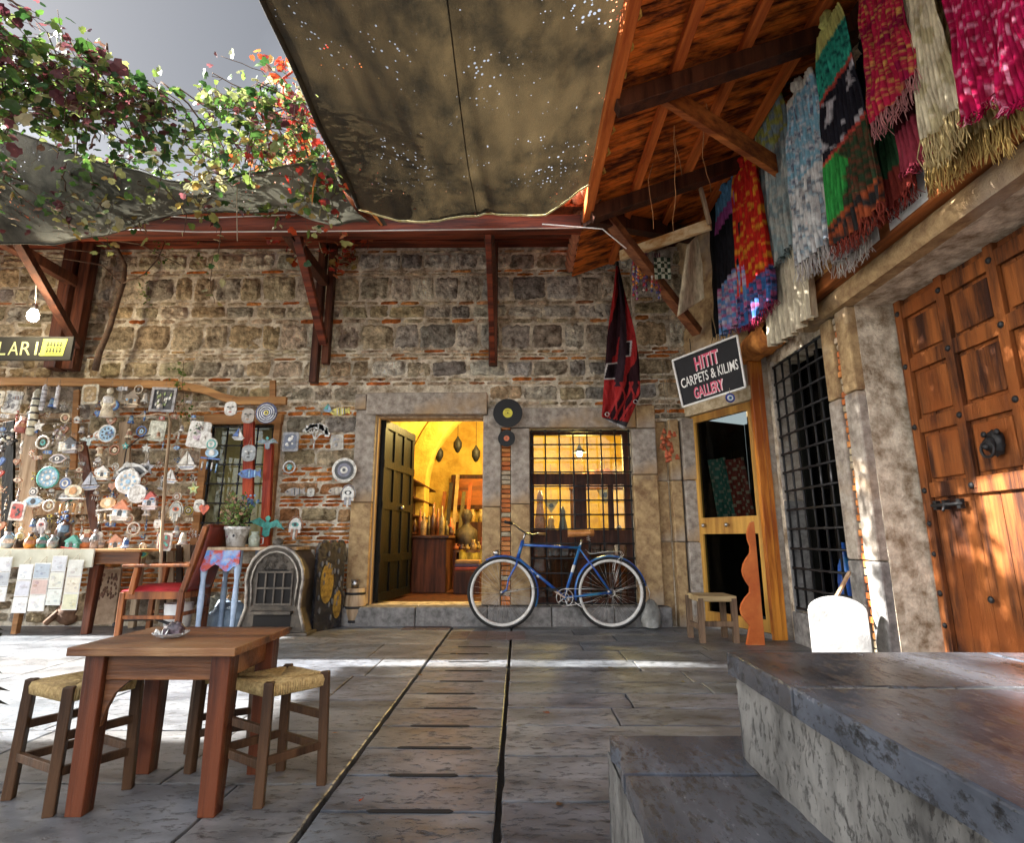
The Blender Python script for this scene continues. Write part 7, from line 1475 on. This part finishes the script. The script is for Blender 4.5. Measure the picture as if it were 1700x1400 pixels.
m.prism([(-ww / 2, 0), (ww / 2, 0), (ww / 2, zt_ - .10)] + [(ww / 2 * math.cos(R(a)), zt_ - .10 + .10 * math.sin(R(a))) for a in range(15, 166, 15)] + [(-ww / 2, zt_ - .10)], lambda a, b, d: V(cx + a * .94 - d * .34, 3.97 - a * .34 - d * .94, b), 0, .03); m.build('panel', pmat('chalky_white_board', (.34, .34, .335), (.22, .22, .215), 7, rough=.7, bump=.4), t, bevel=.003)
m = MB(); m.bar((cx + .0, 4.0, zt_ - .05), (XR - .08, 4.22, zt_ + .14), .02, .02); m.build('prop_stick', M['palewood'], t)
lathe_thing('blue_bottle', 'dark blue glass bottle standing behind the bars of the right window', 'bottle', V(XR + .12, 4.62, gZ0 + .001), [(0, 0), (.06, 0), (.065, .3), (.05, .42), (.02, .5), (.02, .6), (0, .6)], 'bluepaint')
m = MB(); c = PY(1080, 975, 5.95); m.grid(36, 24, lambda u, v: V(c.x + .10 * math.cos(u * 6.283) * math.sin(v * 1.5 + .1), 6.0 + .08 * math.sin(u * 6.283) * math.sin(v * 1.5 + .1), .28 * math.cos(v * 1.5) + .002) + V(.02 * noise.noise(V(u * 7, v * 7, 1)), 0, .02 * noise.noise(V(u * 6, v * 8, 4)))); tag(m.build('white_sack', pmat('grey_plastic', (.34, .34, .32), (.12, .12, .11), 6, rough=.4, bump=.8, bscale=14, bdist=.03)), 'crumpled grey sack behind the rear bicycle wheel', 'sack')
# textiles glimpsed through the glazed gallery door
for i, (a, z_, c1, c2, lab) in enumerate(((.28, 1.75, (.10, .30, .26), (.5, .5, .45), 'green rug hanging inside the gallery behind the glass door'), (.52, 1.72, (.40, .08, .07), (.6, .5, .4), 'red striped rug hanging inside the gallery behind the glass door'))):
    m = MB(); o_ = mg(a, 0, -.10); m.grid(12, 24, lambda u, v: o_ + U * ((u - .5) * .26 + .1 * v) + Nn * .02 * math.sin(u * 9) + V(0, 0, z_ - .75 * v), lambda u, v: c1 if (v * 9 + u * 2) % 1 > .25 else c2); tag(m.build('hanging_rug', M['cloth'], solid=.004), lab, 'rug')
# ================================================================ inside the lit shop
def inb(name, label, cat, c, prof, col, mat='glaze', n=16):
    m = MB(); m.lathe(prof, c, n, col=col); return tag(m.build(name, M[mat]), label, cat)
fz = fl0
t = thing('shop_counter', 'dark wooden counter inside the shop on the left of the aisle', 'counter', (-1.15, 8.2, fz)); m = MB(); m.bb((-1.45, 7.75, fz), (-.98, 9.3, fz + .72)); m.build('cabinet', M['darkbeamZ'], t, bevel=.01); m = MB(); m.bb((-1.5, 7.7, fz + .722), (-.94, 9.35, fz + .76)); m.build('countertop', M['table'], t, bevel=.005)
r = random.Random(31); bc = [(.12, .05, .02), (.3, .1, .03), (.05, .04, .03), (.5, .35, .15), (.15, .12, .05), (.45, .12, .04)]
for i in range(12):
    x_ = -1.44 + .042 * i; h_ = r.uniform(.22, .6) * (1 if i < 8 else .7); cc = bc[i % 6]; rr_ = r.uniform(.03, .05)
    inb('bottle', f'dark slender bottle on the shop counter, {ORD[i]} from the left seen through the doorway', 'bottle', V(x_, 7.85 + .18 * (i % 3), fz + .761), [(0, 0), (rr_, 0), (rr_, h_ * .55), (rr_ * .35, h_ * .7), (rr_ * .3, h_), (0, h_)], jit(cc, .2))['group'] = 'bottles on the shop counter'
t = thing('shop_table', 'small wooden table draped with yellow papers in the shop aisle', 'table', (-.72, 8.5, fz)); m = MB(); m.bb((-.95, 8.3, fz + .52), (-.45, 8.8, fz + .55)); m.build('tabletop', M['table'], t)
for x_, y_ in ((-.93, 8.32), (-.47, 8.32), (-.93, 8.78), (-.47, 8.78)): m = MB(); m.bar((x_, y_, fz), (x_, y_, fz + .52), .04, .04, up=(0, 1, 0)); m.build('leg', M['tableZ'], t)
m = MB(); m.grid(16, 12, lambda u, v: V(-.86 + u * .36, 8.29 - .02 * math.sin(u * 14), fz + .54 - v * .36 + .03 * math.sin(u * 8)), lambda u, v: (.75, .6, .12)); m.build('yellow_cloth', M['cloth'], t)
t = thing('display_bust', 'bronze bust with a glass bowl standing in the shop aisle', 'bust', (-.80, 8.9, fz + .55)); m = MB(); c = V(-.78, 8.55, fz + .56); m.lathe([(0, 0), (.12, 0), (.17, .12), (.16, .28), (.08, .34), (.05, .38), (.07, .42), (.09, .50), (.06, .58), (0, .60)], c, 18, col=(.35, .2, .08)); m.build('body', M['castiron'], t)
for i in range(5):
    x_ = -1.30 + .11 * i; m = MB(); p = V(x_, 9.4, fz); m.bar(p + V(0, 0, .8), p + V(.05, .1, 1.5 + .15 * (i % 3)), .06, .03, col=bc[(i + 1) % 6]); tag(m.build('rolled_rug', M['clay']), f'upright rolled rug at the back of the shop, {ORD[i]} from the left', 'rug', 'rolled rugs at the back of the shop')
t = thing('painting', 'dark framed orange landscape painting on the back wall of the shop', 'painting', (-.75, 10.1, 1.7)); m = MB(); m.bb((-1.22, 10.12, 1.42), (-.3, 10.16, 2.05)); m.build('frame', M['darkbeam'], t, bevel=.01); m = MB(); m.bb((-1.14, 10.108, 1.5), (-.38, 10.118, 1.97)); m.build('canvas', pmat('orange_landscape', (.6, .18, .03), (.12, .04, .02), 1.2, (1, 1, 4), rough=.6), t)
t = thing('back_cabinet', 'dark open shelf cabinet at the back wall below the painting', 'cabinet', (-.7, 9.95, fz)); m = MB(); m.bb((-1.2, 9.7, fz), (-.2, 10.1, fz + 1.0)); m.build('body', M['darkbeam'], t, bevel=.01)
for i in range(6): inb('jar', f'pale jar on the back cabinet, {ORD[i]} from the left', 'jar', V(-1.1 + .15 * i, 9.85, fz + 1.001), [(0, 0), (.05, 0), (.055, .14), (.03, .19), (.035, .22), (0, .22)], jit((.6, .4, .15), .4))['group'] = 'jars on the back cabinet'
t = thing('shop_shelf', 'tall dark shelf unit crowded with small goods on the left wall inside the shop', 'shelf', (-1.5, 9.0, fz)); m = MB(); m.bb((-1.74, 7.6, fz), (-1.56, 9.6, fz + 1.55)); m.build('body', M['darkbeam'], t, bevel=.01)
for k in range(4): m = MB(); m.bb((-1.56, 7.6, fz + .78 + .24 * k), (-1.42, 9.6, fz + .80 + .24 * k)); m.build('shelf_board', M['darkbeam'], t)
r = random.Random(44)
for i in range(10):
    c = V(-.97 + .055 * i, 8.15 + .15 * (i % 3), fz + .765 if i < 1 else fz + .56); h_ = r.uniform(.06, .2)
    m = MB(); m.lathe([(0, 0), (.04, 0), (.05, h_ * .4), (.02, h_ * .8), (.03, h_), (0, h_)], c, 12, col=jit(r.choice([(.08, .03, .02), (.3, .08, .03), (.35, .22, .08), (.02, .02, .02)]), .3)); tag(m.build('small_vase', M['glaze']), f'small dark vase in the shop aisle, {ORD[i]} from the left seen through the doorway', 'vase', 'small vases in the shop aisle')
for i in range(3):
    x_ = -1.28 + .30 * i; c = V(x_, 8.9, 2.25 + .15 * (i % 2)); t = thing('hanging_lantern', f'dark metal lantern hanging from the shop vault, {ORD[i]} from the left', 'lantern', c, group='lanterns hanging in the shop'); m = MB(); m.lathe([(0, -.14), (.03, -.12), (.07, -.04), (.07, .04), (.03, .10), (.01, .14)], c, 10); m.build('body', M['iron'], t); m = MB(); m.tube([c + V(0, 0, .14), V(x_, 8.9, 3.15)], .004, 4); m.build('chain', M['iron'], t)
t = thing('stacked_trunk', 'dark wooden trunk with folded rugs on the floor in the shop aisle', 'trunk', (-.62, 7.75, fz)); m = MB(); m.bb((-.85, 7.55, fz), (-.5, 7.9, fz + .30)); m.build('box', M['darkbeam'], t, bevel=.01)
for k in range(3): m = MB(); m.bb((-.84, 7.56 + .01 * k, fz + .302 + .045 * k), (-.51, 7.88, fz + .345 + .045 * k)); m.build('folded_rug', pmat('folded_rug_%d' % k, [(.3, .05, .03), (.08, .06, .12), (.35, .2, .08)][k]), t, bevel=.012)
# window display
t = thing('shade_backing', 'added dark cupboard standing behind the lower half of the barred window', 'backing', (.6, 7.2, fz)); m = MB(); m.bb((wX0 - .2, 7.12, fz), (wX1 + .25, 7.5, qz(903, 7.1))); m.build('body', M['darkbeamZ'], t, bevel=.01)  # dark panel added to stand in for shade low in the window
for k in range(3): m = MB(); m.bb((wX0 - .12 + .44 * k, 7.10, fz + .08), (wX0 + .26 + .44 * k, 7.118, qz(903, 7.1) - .08)); m.build('backing_front', M['darkbeamZ'], t, bevel=.006)
t = thing('window_shelf', 'shelf just inside the barred window holding lanterns and figures', 'shelf', ((wX0 + wX1) / 2, 6.9, .9)); m = MB(); m.bb((wX0 + .02, 6.72, qz(903, 6.8)), (wX1 - .02, 7.1, qz(900, 6.8))); m.build('shelf_board', M['table'], t)
zs_ = qz(900, 6.9) + .001
for i, (px, h_, r_, c_, lab) in enumerate(((897, .62, .06, (.25, .1, .06), 'tall painted wooden figure at the left inside the barred window'), (935, .42, .05, (.03, .03, .03), 'black rounded bottle behind the left of the window'), (915, .3, .06, (.4, .25, .1), 'brown stoneware jug inside the barred window'), (1000, .14, .09, (.75, .78, .8), 'pale blue glass bowl inside the barred window'), (1028, .2, .05, (.1, .1, .12), 'black coffee pot inside the barred window'), (1042, .12, .05, (.8, .8, .78), 'white cup inside the right of the barred window'))):
    p = PY(px, 890, 6.88); inb('display_vessel', lab, 'ornament', V(p.x, 6.88, zs_), [(0, 0), (r_, 0), (r_ * 1.1, h_ * .4), (r_ * .6, h_ * .7), (r_ * .7, h_ * .85), (r_ * .3, h_), (0, h_)], c_)
c = PY(962, 752, 7.6); t = thing('pendant_lamp', 'lit pendant lamp hanging in the shop behind the barred window', 'pendant lamp', c); m = MB(); m.lathe([(0, .11), (.02, .10), (.035, .06), (.10, .0), (.095, 0), (.03, .05), (0, .06)], c, 18); m.tube([c + V(0, 0, .1), c + V(0, 0, 1.2)], .005, 5); m.build('shade', M['iron'], t); m = MB(); m.ell(c + V(0, 0, -.01), (.04, .04, .045)); m.build('glass_bulb', M['bulb'], t)
ob = bpy.data.objects['shop_pendant_light']; ob.location = c + V(0, 0, -.13)
t = thing('carved_cabinet', 'dark cabinet with a carved crest standing inside behind the window', 'cabinet', (.9, 8.0, fz)); m = MB(); p = PY(985, 800, 7.7); X_ = p.x; m.bb((X_ - .32, 7.7, p.z - .10), (X_ + .62, 7.9, p.z + .02))
m.prism([(X_ - .3 + .9 * k / 16, p.z + .021 + .16 * math.sin(math.pi * k / 16) + .02 * (k % 2)) for k in range(17)] + [(X_ + .6, p.z + .02)], lambda a, b, d: V(a, 7.75 + d, b), 0, .06); m.build('crest', M['darkbeam'], t)
for x_ in (X_ - .25, X_ + .55): m = MB(); m.bb((x_ - .06, 7.72, fz), (x_ + .06, 7.88, p.z - .10)); m.build('side_post', M['darkbeam'], t)
for (px, py, w_, lab) in ((915, 840, .09, 'small triangular painted eye plaque hanging at the left of the window'), (1005, 822, .11, 'triangular glass lantern hanging at the right of the window')):
    c = PY(px, py, 6.7); m = MB(); m.prism([(-w_, w_ * .6), (w_, w_ * .6), (0, -w_)], lambda a, b, d: V(c.x + a, c.y - d, c.z + b), 0, .01, (.5, .4, .2)); m.prism(poly_circle(w_ * .3, 12), lambda a, b, d: V(c.x + a, c.y - d, c.z + b), .0105, .014, Kk); m.tube([c + V(0, 0, w_ * .6), c + V(0, 0, .5)], .002, 4, Gy); tag(m.build('hanging_plaque', M['clay']), lab, 'plaque')

# a few fallen leaves on the paving
r = random.Random(91)
for i, (px, py, c_) in enumerate(((597, 1328, (.55, .10, .04)), (700, 1120, (.30, .14, .04)), (1010, 1108, (.25, .16, .05)), (905, 1180, (.34, .10, .05)), (560, 1215, (.28, .12, .04)), (1130, 1130, (.36, .28, .08)), (40, 1230, (.2, .1, .04)), (760, 1085, (.36, .2, .05)), (930, 1330, (.2, .1, .05)))):
    p = PZ(px, py, .012); m = MB(); leaf(m, p, r.uniform(.022, .034), r, c_, 0)
    for v in m.v: v.z = .006 + .35 * abs(v.z - p.z)
    tag(m.build('fallen_leaf', M['leaf']), ['red leaf lying by a drain slot in the left foreground paving', 'brown leaf on the drain strip just this side of the sun streak', 'brown leaf on the edge of the sun streak before the platform corner', 'small dark red leaf in the middle of the right hand paving', 'brown leaf beside the right stool', 'yellow brown leaf near the far corner of the stone platform', 'dark leaf under the left stool', 'orange brown leaf just behind the sun streak', 'dark leaf on the paving beside the low step'][i], 'leaf')
